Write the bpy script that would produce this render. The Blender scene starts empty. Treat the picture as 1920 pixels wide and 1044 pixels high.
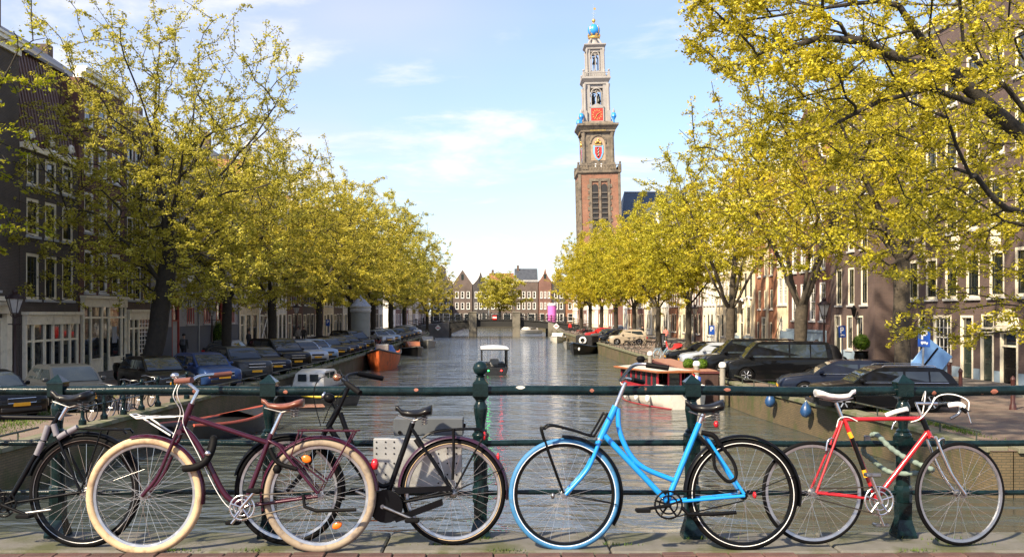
import bpy, math, random
import numpy as np
from mathutils import Vector, Matrix
sc = bpy.context.scene
C = sc.collection
PI = math.pi
RAD = math.radians
# ---------------------------------------------------------------- camera
F, U0, V0, ZC = 1850.0, 935.0, 588.0, 3.2      # focal length in px of a 1920 px wide frame, vanishing point, eye height above the quay
cd = bpy.data.cameras.new('camera'); cam = bpy.data.objects.new('camera', cd); C.objects.link(cam)
cam.location = (0, 0, ZC); cam.rotation_euler = (RAD(90), 0, 0)
cd.sensor_fit = 'HORIZONTAL'; cd.sensor_width = 36; cd.lens = 36 * F / 1920
cd.shift_x = 25 / 1920; cd.shift_y = 66 / 1920
cd.clip_start = 0.1; cd.clip_end = 6000
sc.camera = cam
# ---------------------------------------------------------------- sky and sun
SUN_AZ, SUN_EL = RAD(-138), RAD(41)             # azimuth clockwise from +Y: from behind the viewer's left shoulder
sunvec = Vector((math.sin(SUN_AZ) * math.cos(SUN_EL), math.cos(SUN_AZ) * math.cos(SUN_EL), math.sin(SUN_EL)))
wd = bpy.data.worlds.new('World'); sc.world = wd; wd.use_nodes = True
wt = wd.node_tree; wt.nodes.clear()
def wn(t, **k):
    n = wt.nodes.new(t)
    for a, b in k.items(): setattr(n, a, b)
    return n
sky = wn('ShaderNodeTexSky', sky_type='NISHITA', sun_disc=False, sun_elevation=SUN_EL, sun_rotation=SUN_AZ,
         air_density=1.0, dust_density=.3, ozone_density=6, altitude=0)
tc = wn('ShaderNodeTexCoord'); sp = wn('ShaderNodeSeparateXYZ')
wt.links.new(tc.outputs['Generated'], sp.inputs[0])
def wmath(op, a, b=None, clamp=False):
    n = wn('ShaderNodeMath', operation=op); n.use_clamp = clamp
    for i, v in enumerate((a, b)):
        if v is None: continue
        if isinstance(v, (int, float)): n.inputs[i].default_value = v
        else: wt.links.new(v, n.inputs[i])
    return n.outputs[0]
zz = wmath('ADD', wmath('MAXIMUM', sp.outputs[2], 0.0), 0.16)
px, py = wmath('DIVIDE', sp.outputs[0], zz), wmath('DIVIDE', sp.outputs[1], zz)
cb = wn('ShaderNodeCombineXYZ'); wt.links.new(px, cb.inputs[0]); wt.links.new(py, cb.inputs[1])
def cloud(scale, off, lo, hi, detail=7, rough=.55, stretch=(1, 1.25, 1)):
    mp = wn('ShaderNodeMapping'); mp.inputs['Location'].default_value = off; mp.inputs['Scale'].default_value = stretch
    wt.links.new(cb.outputs[0], mp.inputs[0])
    nz = wn('ShaderNodeTexNoise'); nz.inputs['Scale'].default_value = scale; nz.inputs['Detail'].default_value = detail; nz.inputs['Roughness'].default_value = rough
    nz.inputs['Distortion'].default_value = .25
    wt.links.new(mp.outputs[0], nz.inputs[0])
    mr = wn('ShaderNodeMapRange', interpolation_type='SMOOTHSTEP'); mr.inputs[1].default_value = lo; mr.inputs[2].default_value = hi
    wt.links.new(nz.outputs[0], mr.inputs[0])
    return mr.outputs[0]
def wmix(f, a, b):
    n = wn('ShaderNodeMix', data_type='RGBA')
    for i, v in ((0, f), (6, a), (7, b)):
        if isinstance(v, (int, float)): n.inputs[i].default_value = v
        elif isinstance(v, tuple): n.inputs[i].default_value = (*v, 1)
        else: wt.links.new(v, n.inputs[i])
    return n.outputs[2]
CLOUD_OFF = (7.3, 2.2, 0)
veil = cloud(.55, (CLOUD_OFF[0], CLOUD_OFF[1], 2), .42, .74, 4, .5)
puff = cloud(1.5, (CLOUD_OFF[0] + 4, CLOUD_OFF[1], 5), .50, .66, 9, .58)
hz = wmath('POWER', wmath('SUBTRACT', 1.0, wmath('MAXIMUM', sp.outputs[2], 0.0)), 7.0)      # pale haze low over the horizon, all round
c1 = wmix(wmath('ADD', wmath('MULTIPLY', veil, .5), .18), sky.outputs[0], (3.9, 3.7, 4.4))
c2 = wmix(wmath('MULTIPLY', puff, .75), c1, (5.0, 4.8, 4.9))
c3 = wmix(wmath('MULTIPLY', hz, .62), c2, (3.9, 4.0, 3.95))
bg = wn('ShaderNodeBackground'); bg.inputs[1].default_value = .076
wo = wn('ShaderNodeOutputWorld'); wt.links.new(c3, bg.inputs[0]); wt.links.new(bg.outputs[0], wo.inputs[0])
sl = bpy.data.lights.new('sun', 'SUN'); sl.energy = 3.3; sl.angle = RAD(2.0); sl.color = (1.0, .84, .61)
so = bpy.data.objects.new('sun', sl); C.objects.link(so); so.rotation_euler = sunvec.to_track_quat('Z', 'Y').to_euler()
vs = sc.view_settings; vs.view_transform = 'Standard'; vs.look = 'None'; vs.gamma = 1; vs.use_curve_mapping = False
vs.exposure = 1.72
cy = sc.cycles; cy.use_denoising = True; cy.max_bounces = 6; cy.diffuse_bounces = 3; cy.glossy_bounces = 3; cy.transmission_bounces = 4
cy.transparent_max_bounces = 6; cy.caustics_reflective = False; cy.caustics_refractive = False; cy.sample_clamp_indirect = 6
# ---------------------------------------------------------------- helpers: objects
def at(u, v, d): return Vector(((u - U0) / F * d, d, ZC - (v - V0) / F * d))
def gd(v, z=0.0): return (ZC - z) * F / (v - V0)          # distance of a ground point of height z seen at row v
def tag(o, label=None, cat=None, group=None, kind=None):
    if label: o['label'] = label
    if cat: o['category'] = cat
    if group: o['group'] = group
    if kind: o['kind'] = kind
    return o
def thing(name, label, cat, loc=(0, 0, 0), rz=0, group=None):
    o = bpy.data.objects.new(name, None); C.objects.link(o); o.empty_display_size = .2
    o.location = loc; o.rotation_euler = (0, 0, rz)
    return tag(o, label, cat, group)
def inst(name, me, parent=None, loc=(0, 0, 0), rot=(0, 0, 0), mat=None, scale=None):
    o = bpy.data.objects.new(name, me); C.objects.link(o); o.parent = parent; o.location = loc; o.rotation_euler = rot
    if scale: o.scale = scale
    if mat is not None:
        o.material_slots[0].link = 'OBJECT'; o.material_slots[0].material = mat
    return o
def copy_tree(o, parent=None):
    c = o.copy(); C.objects.link(c); c.parent = parent
    for ch in list(o.children): copy_tree(ch, c)
    return c
class MB:
    def __init__(s): s.v = []; s.f = []; s.mi = []; s.cur = 0
    def add(s, vs, fs):
        b = len(s.v); s.v.extend(tuple(x) for x in vs)
        for f in fs: s.f.append(tuple(i + b for i in f)); s.mi.append(s.cur)
        return s
    def bx(s, x0, x1, y0, y1, z0, z1):
        return s.add([(x0,y0,z0),(x1,y0,z0),(x1,y1,z0),(x0,y1,z0),(x0,y0,z1),(x1,y0,z1),(x1,y1,z1),(x0,y1,z1)],
                     [(0,3,2,1),(4,5,6,7),(0,1,5,4),(1,2,6,5),(2,3,7,6),(3,0,4,7)])
    def cbx(s, x0, x1, y0, y1, z0, z1, b):                 # box with chamfered edges
        X, Y, Z = (x0, x1), (y0, y1), (z0, z1); vs = []; idx = {}
        for i in (0, 1):
            for j in (0, 1):
                for k in (0, 1):
                    sx, sy, sz = (b if i == 0 else -b), (b if j == 0 else -b), (b if k == 0 else -b)
                    for a, p in enumerate(((X[i], Y[j] + sy, Z[k] + sz), (X[i] + sx, Y[j], Z[k] + sz), (X[i] + sx, Y[j] + sy, Z[k]))):
                        idx[i, j, k, a] = len(vs); vs.append(p)
        fs = []
        for a in range(3):
            for t in (0, 1):
                q = []
                for (m, n) in ((0, 0), (1, 0), (1, 1), (0, 1)):
                    c = [m, n]; c.insert(a, t); q.append(idx[c[0], c[1], c[2], a])
                fs.append(tuple(q))
        for a in range(3):
            o1, o2 = [i for i in range(3) if i != a]
            for m in (0, 1):
                for n in (0, 1):
                    q = []
                    for (t, fa) in ((0, o1), (1, o1), (1, o2), (0, o2)):
                        c = [0, 0, 0]; c[a] = t; c[o1] = m; c[o2] = n; q.append(idx[c[0], c[1], c[2], fa])
                    fs.append(tuple(q))
        for i in (0, 1):
            for j in (0, 1):
                for k in (0, 1): fs.append((idx[i,j,k,0], idx[i,j,k,1], idx[i,j,k,2]))
        return s.add(vs, fs)
    def tube(s, pts, r, n=8, cap=True, closed=False, flat=None):
        P = [Vector(p) for p in pts]; m = len(P)
        rr = r if isinstance(r, (list, tuple)) else [r] * m
        T = []
        for i in range(m):
            a = P[(i - 1) % m] if (closed or i > 0) else P[i]; b = P[(i + 1) % m] if (closed or i < m - 1) else P[i]
            t = b - a; T.append(t.normalized() if t.length > 1e-9 else Vector((0, 0, 1)))
        up = Vector((0, 0, 1)) if abs(T[0].z) < .9 else Vector((0, 1, 0))
        nrm = (up - T[0] * up.dot(T[0])).normalized(); vs = []; fs = []
        for i in range(m):
            nrm = nrm - T[i] * nrm.dot(T[i])
            if nrm.length < 1e-6: nrm = T[i].orthogonal()
            nrm.normalize(); bn = T[i].cross(nrm)
            for k in range(n):
                a = 2 * PI * (k + .5) / n
                vs.append(P[i] + (nrm * math.cos(a) + bn * math.sin(a) * (flat or 1)) * rr[i])
        e = m if closed else m - 1
        for i in range(e):
            for k in range(n):
                a, b = i * n, ((i + 1) % m) * n; k2 = (k + 1) % n
                fs.append((a + k, a + k2, b + k2, b + k))
        if cap and not closed:
            fs.append(tuple(range(n - 1, -1, -1))); fs.append(tuple(range((m - 1) * n, m * n)))
        return s.add(vs, fs)
    def lathe(s, prof, n=16, c=(0, 0, 0), axis='z', sx=1, sy=1, a0=0):
        vs = []; fs = []; m = len(prof)
        for (r, z) in prof:
            for k in range(n):
                a = 2 * PI * k / n + a0; x, y = r * math.cos(a) * sx, r * math.sin(a) * sy
                p = (x, y, z) if axis == 'z' else ((x, z, y) if axis == 'y' else (z, x, y))
                vs.append((c[0] + p[0], c[1] + p[1], c[2] + p[2]))
        for i in range(m - 1):
            for k in range(n):
                k2 = (k + 1) % n; fs.append((i*n + k, i*n + k2, (i+1)*n + k2, (i+1)*n + k))
        if prof[0][0] > 1e-6: fs.append(tuple(range(n - 1, -1, -1)))
        if prof[-1][0] > 1e-6: fs.append(tuple(range((m - 1)*n, m*n)))
        return s.add(vs, fs)
    def ball(s, c, r, n=12, m=8, sz=1.0):
        return s.lathe([(r * math.sin(PI * i / m), -r * sz * math.cos(PI * i / m)) for i in range(m + 1)], n, c)
    def torus(s, c, R, r, N=48, n=8, axis='y', a0=0, a1=2 * PI, sy=1.0):
        pts = []; full = abs(a1 - a0) > 6.28; K = N if full else N + 1
        vs = []; fs = []
        for i in range(K):
            a = a0 + (a1 - a0) * i / N
            for k in range(n):
                b = 2 * PI * k / n; rr = R + r * math.cos(b); h = r * math.sin(b) * sy
                p = (rr * math.cos(a), h, rr * math.sin(a)) if axis == 'y' else (rr * math.cos(a), rr * math.sin(a), h)
                vs.append((c[0] + p[0], c[1] + p[1], c[2] + p[2]))
        for i in range(K if full else K - 1):
            for k in range(n):
                j = (i + 1) % K; k2 = (k + 1) % n; fs.append((i*n + k, j*n + k, j*n + k2, i*n + k2))
        return s.add(vs, fs)
    def prism(s, poly, y0, y1, ax='y'):                    # polygon in (x,z) extruded along y
        n = len(poly); g = (lambda p, y: (p[0], y, p[1])) if ax == 'y' else ((lambda p, y: (y, p[0], p[1])) if ax == 'x' else (lambda p, y: (p[0], p[1], y)))
        vs = [g(p, y0) for p in poly] + [g(p, y1) for p in poly]
        return s.add(vs, [tuple(range(n)), tuple(range(2*n - 1, n - 1, -1))] + [(i, i + n, (i + 1) % n + n, (i + 1) % n) for i in range(n)])
    def loft(s, rings, closed=True, cap=True):
        n = len(rings[0]); vs = [p for r in rings for p in r]; fs = []
        for i in range(len(rings) - 1):
            for k in range(n if closed else n - 1):
                k2 = (k + 1) % n; fs.append((i*n + k, i*n + k2, (i+1)*n + k2, (i+1)*n + k))
        if cap: fs.append(tuple(range(n - 1, -1, -1))); fs.append(tuple(range((len(rings) - 1)*n, len(rings)*n)))
        return s.add(vs, fs)
    def mesh(s, name, mats, smooth=None):
        me = bpy.data.meshes.new(name); me.from_pydata(s.v, [], s.f)
        for m in (mats if isinstance(mats, (list, tuple)) else [mats]): me.materials.append(m)
        if any(s.mi): me.polygons.foreach_set('material_index', s.mi)
        import bmesh
        b = bmesh.new(); b.from_mesh(me); bmesh.ops.recalc_face_normals(b, faces=b.faces); b.to_mesh(me); b.free()
        if smooth:
            me.polygons.foreach_set('use_smooth', [True] * len(me.polygons)); me.set_sharp_from_angle(angle=RAD(smooth))
        me.update(); return me
    def build(s, name, mats, parent=None, loc=(0, 0, 0), rot=(0, 0, 0), smooth=None):
        return inst(name, s.mesh(name, mats, smooth), parent, loc, rot)
# ---------------------------------------------------------------- helpers: materials
MAT = {}
def nodes(name):
    m = bpy.data.materials.new(name); m.use_nodes = True; t = m.node_tree
    return m, t, t.nodes['Principled BSDF']
def nd(t, typ, ins=None, **k):
    n = t.nodes.new(typ)
    for a, b in k.items(): setattr(n, a, b)
    for a, b in (ins or {}).items():
        if hasattr(b, 'links'): t.links.new(b, n.inputs[a])
        else: n.inputs[a].default_value = b
    return n
def c4(c): return (c[0], c[1], c[2], 1)
def M(name, col, rough=.6, metal=0, var=.12, vs=6, bump=0, bs=30, coat=0, spec=.5, rnd=0, col2=None, dirt=None, dscale=2.0, dlo=.5, dhi=.62, coord='Object'):
    """procedural paint, metal, stone, cloth: noise-varied colour, optional second colour in patches, optional fine relief, per-object shade"""
    if name in MAT: return MAT[name]
    m, t, b = nodes(name); MAT[name] = m
    tcn = nd(t, 'ShaderNodeTexCoord'); cs = tcn.outputs[coord]
    n1 = nd(t, 'ShaderNodeTexNoise', {0: cs, 'Scale': vs, 'Detail': 5, 'Roughness': .6})
    lo = tuple(max(0, c * (1 - var)) for c in col); hi = tuple(min(1, c * (1 + var)) for c in (col2 or col))
    mr = nd(t, 'ShaderNodeMapRange', {0: n1.outputs[0], 1: .3, 2: .7})
    mx = nd(t, 'ShaderNodeMix', {0: mr.outputs[0], 6: c4(lo), 7: c4(hi)}, data_type='RGBA'); out = mx.outputs[2]
    if dirt:
        n2 = nd(t, 'ShaderNodeTexNoise', {0: cs, 'Scale': dscale, 'Detail': 6, 'Roughness': .65})
        m2 = nd(t, 'ShaderNodeMapRange', {0: n2.outputs[0], 1: dlo, 2: dhi})
        out = nd(t, 'ShaderNodeMix', {0: m2.outputs[0], 6: out, 7: c4(dirt)}, data_type='RGBA').outputs[2]
    if rnd:
        oi = nd(t, 'ShaderNodeObjectInfo'); m3 = nd(t, 'ShaderNodeMapRange', {0: oi.outputs['Random'], 3: 1 - rnd, 4: 1 + rnd})
        out = nd(t, 'ShaderNodeVectorMath', {0: out, 3: m3.outputs[0]}, operation='SCALE').outputs[0]
    t.links.new(out, b.inputs['Base Color'])
    r2 = nd(t, 'ShaderNodeMapRange', {0: n1.outputs[0], 1: .25, 2: .75, 3: max(.02, rough - .08), 4: min(1, rough + .08)})
    t.links.new(r2.outputs[0], b.inputs['Roughness'])
    b.inputs['Metallic'].default_value = metal; b.inputs['Coat Weight'].default_value = coat; b.inputs['Coat Roughness'].default_value = .04
    b.inputs['Specular IOR Level'].default_value = spec
    if bump:
        n3 = nd(t, 'ShaderNodeTexNoise', {0: cs, 'Scale': bs, 'Detail': 4, 'Roughness': .6})
        bp = nd(t, 'ShaderNodeBump', {'Height': n3.outputs[0], 'Strength': .8, 'Distance': bump})
        t.links.new(bp.outputs[0], b.inputs['Normal'])
    return m
def Brick(name, c1, c2, mortar, bw=.21, bh=.065, ms=.010, stain=None, flat=False, bump=.006, rough=.85):
    if name in MAT: return MAT[name]
    m, t, b = nodes(name); MAT[name] = m
    g = nd(t, 'ShaderNodeNewGeometry'); s = nd(t, 'ShaderNodeSeparateXYZ', {0: g.outputs['Position']})
    a = nd(t, 'ShaderNodeMath', {0: s.outputs[0], 1: s.outputs[1]}, operation='ADD')
    cbn = nd(t, 'ShaderNodeCombineXYZ', {0: s.outputs[0] if flat else a.outputs[0], 1: s.outputs[1] if flat else s.outputs[2]})
    bt = nd(t, 'ShaderNodeTexBrick', {0: cbn.outputs[0], 'Color1': c4(c1), 'Color2': c4(c2), 'Mortar': c4(mortar), 'Scale': 1.0,
                                      'Mortar Size': ms, 'Mortar Smooth': .2, 'Bias': 0, 'Brick Width': bw, 'Row Height': bh})
    out = bt.outputs[0]
    n = nd(t, 'ShaderNodeTexNoise', {0: g.outputs['Position'], 'Scale': .45, 'Detail': 6, 'Roughness': .65})
    v = nd(t, 'ShaderNodeMapRange', {0: n.outputs[0], 1: .3, 2: .7, 3: .72, 4: 1.25})
    out = nd(t, 'ShaderNodeVectorMath', {0: out, 3: v.outputs[0]}, operation='SCALE').outputs[0]
    if stain:
        n2 = nd(t, 'ShaderNodeTexNoise', {0: g.outputs['Position'], 'Scale': .8, 'Detail': 7, 'Roughness': .7})
        m2 = nd(t, 'ShaderNodeMapRange', {0: n2.outputs[0], 1: .47, 2: .62})
        out = nd(t, 'ShaderNodeMix', {0: m2.outputs[0], 6: out, 7: c4(stain)}, data_type='RGBA').outputs[2]
    t.links.new(out, b.inputs['Base Color']); b.inputs['Roughness'].default_value = rough
    bp = nd(t, 'ShaderNodeBump', {'Height': bt.outputs['Fac'], 'Strength': .6, 'Distance': -bump}); t.links.new(bp.outputs[0], b.inputs['Normal'])
    return m
def Leaf(name, a, b_, c_, tr=.35):
    if name in MAT: return MAT[name]
    m, t, b = nodes(name); MAT[name] = m
    g = nd(t, 'ShaderNodeNewGeometry')
    rp = nd(t, 'ShaderNodeValToRGB', {0: g.outputs['Random Per Island']}); e = rp.color_ramp.elements
    e[0].color = c4(a); e[1].color = c4(c_); k = e.new(.5); k.color = c4(b_)
    n = nd(t, 'ShaderNodeTexNoise', {0: g.outputs['Position'], 'Scale': .5, 'Detail': 2})
    v = nd(t, 'ShaderNodeMapRange', {0: n.outputs[0], 1: .3, 2: .7, 3: .75, 4: 1.2})
    o = nd(t, 'ShaderNodeVectorMath', {0: rp.outputs[0], 3: v.outputs[0]}, operation='SCALE').outputs[0]
    oi = nd(t, 'ShaderNodeObjectInfo'); o2 = nd(t, 'ShaderNodeVectorMath', {0: o, 1: (.89, .98, 1.12)}, operation='MULTIPLY').outputs[0]      # each tree its own stage of spring
    o = nd(t, 'ShaderNodeMix', {0: oi.outputs['Random'], 6: o, 7: o2}, data_type='RGBA').outputs[2]
    t.links.new(o, b.inputs['Base Color']); b.inputs['Roughness'].default_value = .55; b.inputs['Specular IOR Level'].default_value = .25
    tl = nd(t, 'ShaderNodeBsdfTranslucent', {0: o}); ms = nd(t, 'ShaderNodeMixShader', {0: tr, 1: b.outputs[0], 2: tl.outputs[0]})
    t.links.new(ms.outputs[0], t.nodes['Material Output'].inputs[0])
    return m
def Glass(name, col=(.012, .016, .02), col2=(.10, .10, .09), rough=.04):
    """window glass over a dark room; per pane a little lighter where a blind or curtain hangs behind it"""
    if name in MAT: return MAT[name]
    m, t, b = nodes(name); MAT[name] = m
    oi = nd(t, 'ShaderNodeObjectInfo'); r = nd(t, 'ShaderNodeMapRange', {0: oi.outputs['Random'], 1: .45, 2: 1.0})
    tcn = nd(t, 'ShaderNodeTexCoord'); w = nd(t, 'ShaderNodeTexNoise', {0: tcn.outputs['Object'], 'Scale': 2.2, 'Detail': 2})
    wr = nd(t, 'ShaderNodeMapRange', {0: w.outputs[0], 1: .35, 2: .65})
    mu = nd(t, 'ShaderNodeMath', {0: r.outputs[0], 1: wr.outputs[0]}, operation='MULTIPLY')
    mx = nd(t, 'ShaderNodeMix', {0: mu.outputs[0], 6: c4(col), 7: c4(col2)}, data_type='RGBA')
    t.links.new(mx.outputs[2], b.inputs['Base Color']); b.inputs['Roughness'].default_value = rough
    b.inputs['Specular IOR Level'].default_value = .9
    nb = nd(t, 'ShaderNodeTexNoise', {0: tcn.outputs['Object'], 'Scale': 1.4, 'Detail': 1})
    bp = nd(t, 'ShaderNodeBump', {'Height': nb.outputs[0], 'Strength': .25, 'Distance': .02}); t.links.new(bp.outputs[0], b.inputs['Normal'])
    return m
CREAM = M('cream_paint', (.86, .79, .63), .5, var=.08, dirt=(.55, .48, .36), dlo=.55, dhi=.75)
WHITE = M('white_paint', (.82, .81, .78), .45, var=.06, dirt=(.5, .48, .44), dlo=.57, dhi=.75)
BLACKP = M('black_paint', (.004, .0042, .0046), .3, var=.3, coat=.12, spec=.1)
DARKSASH = M('dark_green_sash', (.015, .022, .02), .35, var=.3)
GLASS = Glass('window_glass')
CARGLASS = Glass('car_glass', (.02, .028, .035), (.035, .045, .05), .02)
RUBBER = M('black_rubber', (.005, .005, .0055), .6, spec=.08, var=.25, bump=.0008, bs=220)
CHROME = M('brushed_chrome', (.58, .58, .58), .22, 1, var=.1, vs=30, dirt=(.30, .24, .18), dscale=9, dlo=.62, dhi=.75)
STEEL = M('dull_steel', (.30, .30, .30), .38, 1, var=.15, vs=20, dirt=(.16, .10, .06), dscale=14, dlo=.58, dhi=.72)
PLATE = M('yellow_plate', (.75, .36, .012), .45, var=.05)
SLATE = M('slate_roof', (.055, .062, .075), .5, var=.25, vs=1.5, bump=.01, bs=14)
TILE = Brick('orange_roof_tile', (.30, .12, .06), (.22, .09, .05), (.10, .05, .03), .25, .18, .02, rough=.8)
STONE = M('grey_stone', (.30, .29, .26), .8, var=.2, vs=3, bump=.006, bs=22, dirt=(.16, .17, .11), dscale=1.6, dlo=.5, dhi=.66)
ZINC = M('zinc', (.33, .35, .38), .45, .6, var=.18, vs=3)
# ================================================================ the setting
XL = lambda y: -11.9 + min(1, max(0, (y - 15) / 45)) * 1.5 - (max(0, min(1, (y - 138) / 44)) ** 2 * 3.4 if y < 188 else 0)      # left quay wall line
XRf = lambda y: 11.5 - min(1, max(0, (y - 28) / 14)) * .8          # right quay wall line
XR = 11.6
FL, FR = -21.3, 22.5                                             # facade planes left and right
PAVE = Brick('street_brick', (.23, .155, .12), (.175, .125, .10), (.11, .09, .075), .21, .075, .012, flat=True, bump=.004, stain=(.19, .155, .12))
SIDEW = Brick('sidewalk_slab', (.19, .165, .145), (.155, .14, .125), (.09, .08, .07), .3, .3, .012, flat=True, bump=.003)
def struct(name, mb, mats, parent=None, smooth=None, kind='structure'):
    o = mb.build(name, mats, parent, smooth=smooth)
    if parent is None: o['kind'] = kind
    return o
def water_mat():
    m, t, b = nodes('canal_water'); g = nd(t, 'ShaderNodeNewGeometry')
    def nz(sc3, scale, detail, rough=.5):
        mp = nd(t, 'ShaderNodeMapping', {0: g.outputs['Position']}); mp.inputs['Scale'].default_value = sc3
        return nd(t, 'ShaderNodeTexNoise', {0: mp.outputs[0], 'Scale': scale, 'Detail': detail, 'Roughness': rough, 'Distortion': .4})
    big = nz((.45, 1, 1), .55, 2); mid_ = nz((.5, 1, 1), 1.5, 3, .55); sm = nz((.5, 1.0, 1), 4.0, 4, .6); calm = nz((1, .5, 1), .10, 3)
    cm = nd(t, 'ShaderNodeMapRange', {0: calm.outputs[0], 1: .35, 2: .65, 3: .45, 4: 1.0})
    b0 = nd(t, 'ShaderNodeBump', {'Height': big.outputs[0], 'Strength': .9, 'Distance': .55})
    b1 = nd(t, 'ShaderNodeBump', {'Height': mid_.outputs[0], 'Strength': cm.outputs[0], 'Distance': .34, 'Normal': b0.outputs[0]})
    b2 = nd(t, 'ShaderNodeBump', {'Height': sm.outputs[0], 'Strength': cm.outputs[0], 'Distance': .09, 'Normal': b1.outputs[0]})
    t.links.new(b2.outputs[0], b.inputs['Normal'])
    v = nd(t, 'ShaderNodeMix', {0: calm.outputs[0], 6: (.040, .054, .058, 1), 7: (.060, .068, .056, 1)}, data_type='RGBA')
    t.links.new(v.outputs[2], b.inputs['Base Color']); b.inputs['Roughness'].default_value = .05; b.inputs['IOR'].default_value = 2.7
    return m
WATER = water_mat()
wb = MB(); wb.add([(-14, -12, -1.1), (36, -12, -1.1), (36, 300, -1.1), (-14, 300, -1.1)], [(0, 1, 2, 3)])
struct('canal_water', wb, WATER)
gb = MB(); ys = [-60, 15, 30, 45, 60, 138, 149, 160, 171, 182, 190, 300]
gb.add([(-900, -60, 0)] + [(XL(y), y, 0) for y in ys] + [(-900, 300, 0)], [tuple(range(14))])
struct('street_left', gb, PAVE)
gb = MB(); gb.add([(900, 300, 0), (900, 23, 0)] + [(XRf(y), y, 0) for y in (23, 28, 42, 300)], [tuple(range(6))]); struct('street_right', gb, PAVE)
gb = MB(); gb.add([(-900, 300, .004), (900, 300, .004), (2500, 2500, .004), (-2500, 2500, .004)], [(0, 1, 2, 3)])
gb.add([(28, -60, .004), (900, -60, .004), (900, 22.9, .004), (28, 22.9, .004)], [(0, 1, 2, 3)])
struct('ground', gb, M('far_ground', (.13, .11, .09), .9, var=.2, vs=.2))
# sidewalks with kerbs
gb = MB(); gb.bx(FL - .3, -18.9, 8, 182, -.2, .12); struct('pavement_left', gb, SIDEW)
gb = MB(); gb.bx(20.1, FR + .3, 24, 182, -.2, .12); struct('pavement_right', gb, SIDEW)
gb = MB()
for (x0, x1) in ((-18.9, -18.74), (19.94, 20.1)): gb.bx(x0, x1, 24 if x0 > 0 else 8, 182, -.2, .125)
struct('kerb', gb, STONE)
# quay walls: mossy brick with stone coping slabs
QB = Brick('quay_brick', (.145, .105, .055), (.11, .082, .045), (.07, .06, .035), stain=(.055, .065, .018), rough=.9)
COPE = M('coping_stone', (.17, .165, .115), .85, var=.22, vs=2.5, bump=.006, bs=18, dirt=(.07, .09, .025), dscale=1.3, dlo=.47, dhi=.60)
def wall_strip(name, pts, th):
    mb = MB(); lo = -3.0; hi = -.03
    for (a, b) in zip(pts[:-1], pts[1:]):
        a, b = Vector((*a, 0)), Vector((*b, 0)); n = (b - a).cross(Vector((0, 0, 1))).normalized() * th
        mb.add([(*(a).xy, lo), (*(b).xy, lo), (*(b + n).xy, lo), (*(a + n).xy, lo), (*a.xy, hi), (*b.xy, hi), (*(b + n).xy, hi), (*(a + n).xy, hi)],
               [(0,3,2,1),(4,5,6,7),(0,1,5,4),(1,2,6,5),(2,3,7,6),(3,0,4,7)])
    o = mb.build(name, QB); o['kind'] = 'structure'; return o
wl = wall_strip('quay_wall_left', [(XL(y) - .02, y) for y in (60, 138, 149, 160, 171, 182, 188.5, 300)], -.5)
wl2 = MB()
for y0, y1 in ((-20, 15), (15, 30), (30, 45), (45, 60)):
    a, b = XL(y0) - .02, XL(y1) - .02
    wl2.add([(a - .5, y0, -3), (a, y0, -3), (b, y1, -3), (b - .5, y1, -3), (a - .5, y0, -.03), (a, y0, -.03), (b, y1, -.03), (b - .5, y1, -.03)],
            [(0,3,2,1),(4,5,6,7),(0,1,5,4),(1,2,6,5),(2,3,7,6),(3,0,4,7)])
o = wl2.build('quay_wall_left', QB); o['kind'] = 'structure'
wr = MB(); wr.bx(XRf(20) + .5, 30, 23.02, 23.5, -3, -.03)
for y0, y1 in ((23.02, 28), (28, 42), (42, 300)):
    a, b = XRf(y0) + .02, XRf(y1) + .02
    wr.add([(a, y0, -3), (a + .5, y0, -3), (b + .5, y1, -3), (b, y1, -3), (a, y0, -.03), (a + .5, y0, -.03), (b + .5, y1, -.03), (b, y1, -.03)],
            [(0,3,2,1),(4,5,6,7),(0,1,5,4),(1,2,6,5),(2,3,7,6),(3,0,4,7)])
o_wr = struct('quay_wall_right', wr, QB)
def cope_mesh(L, seed):
    r = random.Random(seed); mb = MB(); mb.cbx(-.44, .06, .008, L - .008, -.05, .075 + r.uniform(-.006, .006), .012); return mb.mesh('coping_stone', COPE)
cms = [cope_mesh(1.5, i) for i in range(3)]
def lay_coping(parent, x_of, y0, y1, flip):
    y = y0; k = 0
    while y < y1:
        L = 1.5; a = math.atan2(x_of(y + L) - x_of(y), L)
        inst('coping_stone', cms[k % 3], parent, (x_of(y), y, 0), (0, 0, -a), scale=(-1 if flip else 1, 1, 1)); y += L; k += 1
lay_coping(o, XL, 17, 60, False); lay_coping(wl, XL, 60.5, 182, False)
lay_coping(o_wr, XRf, 23.1, 112, True)
for k in range(7): inst('coping_stone', cms[k % 3], o_wr, (XR + .5 + 1.5 * k, 23.0, 0), (0, 0, -PI / 2))
mb = MB(); mb.bx(-.44, .05, 0, 70, -.05, .07); fc = mb.mesh('coping', COPE)
for par, x, sx in ((o_wr, XRf(120), -1),): inst('coping', fc, par, (x, 112.6, 0), scale=(sx, 1, 1))
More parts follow.
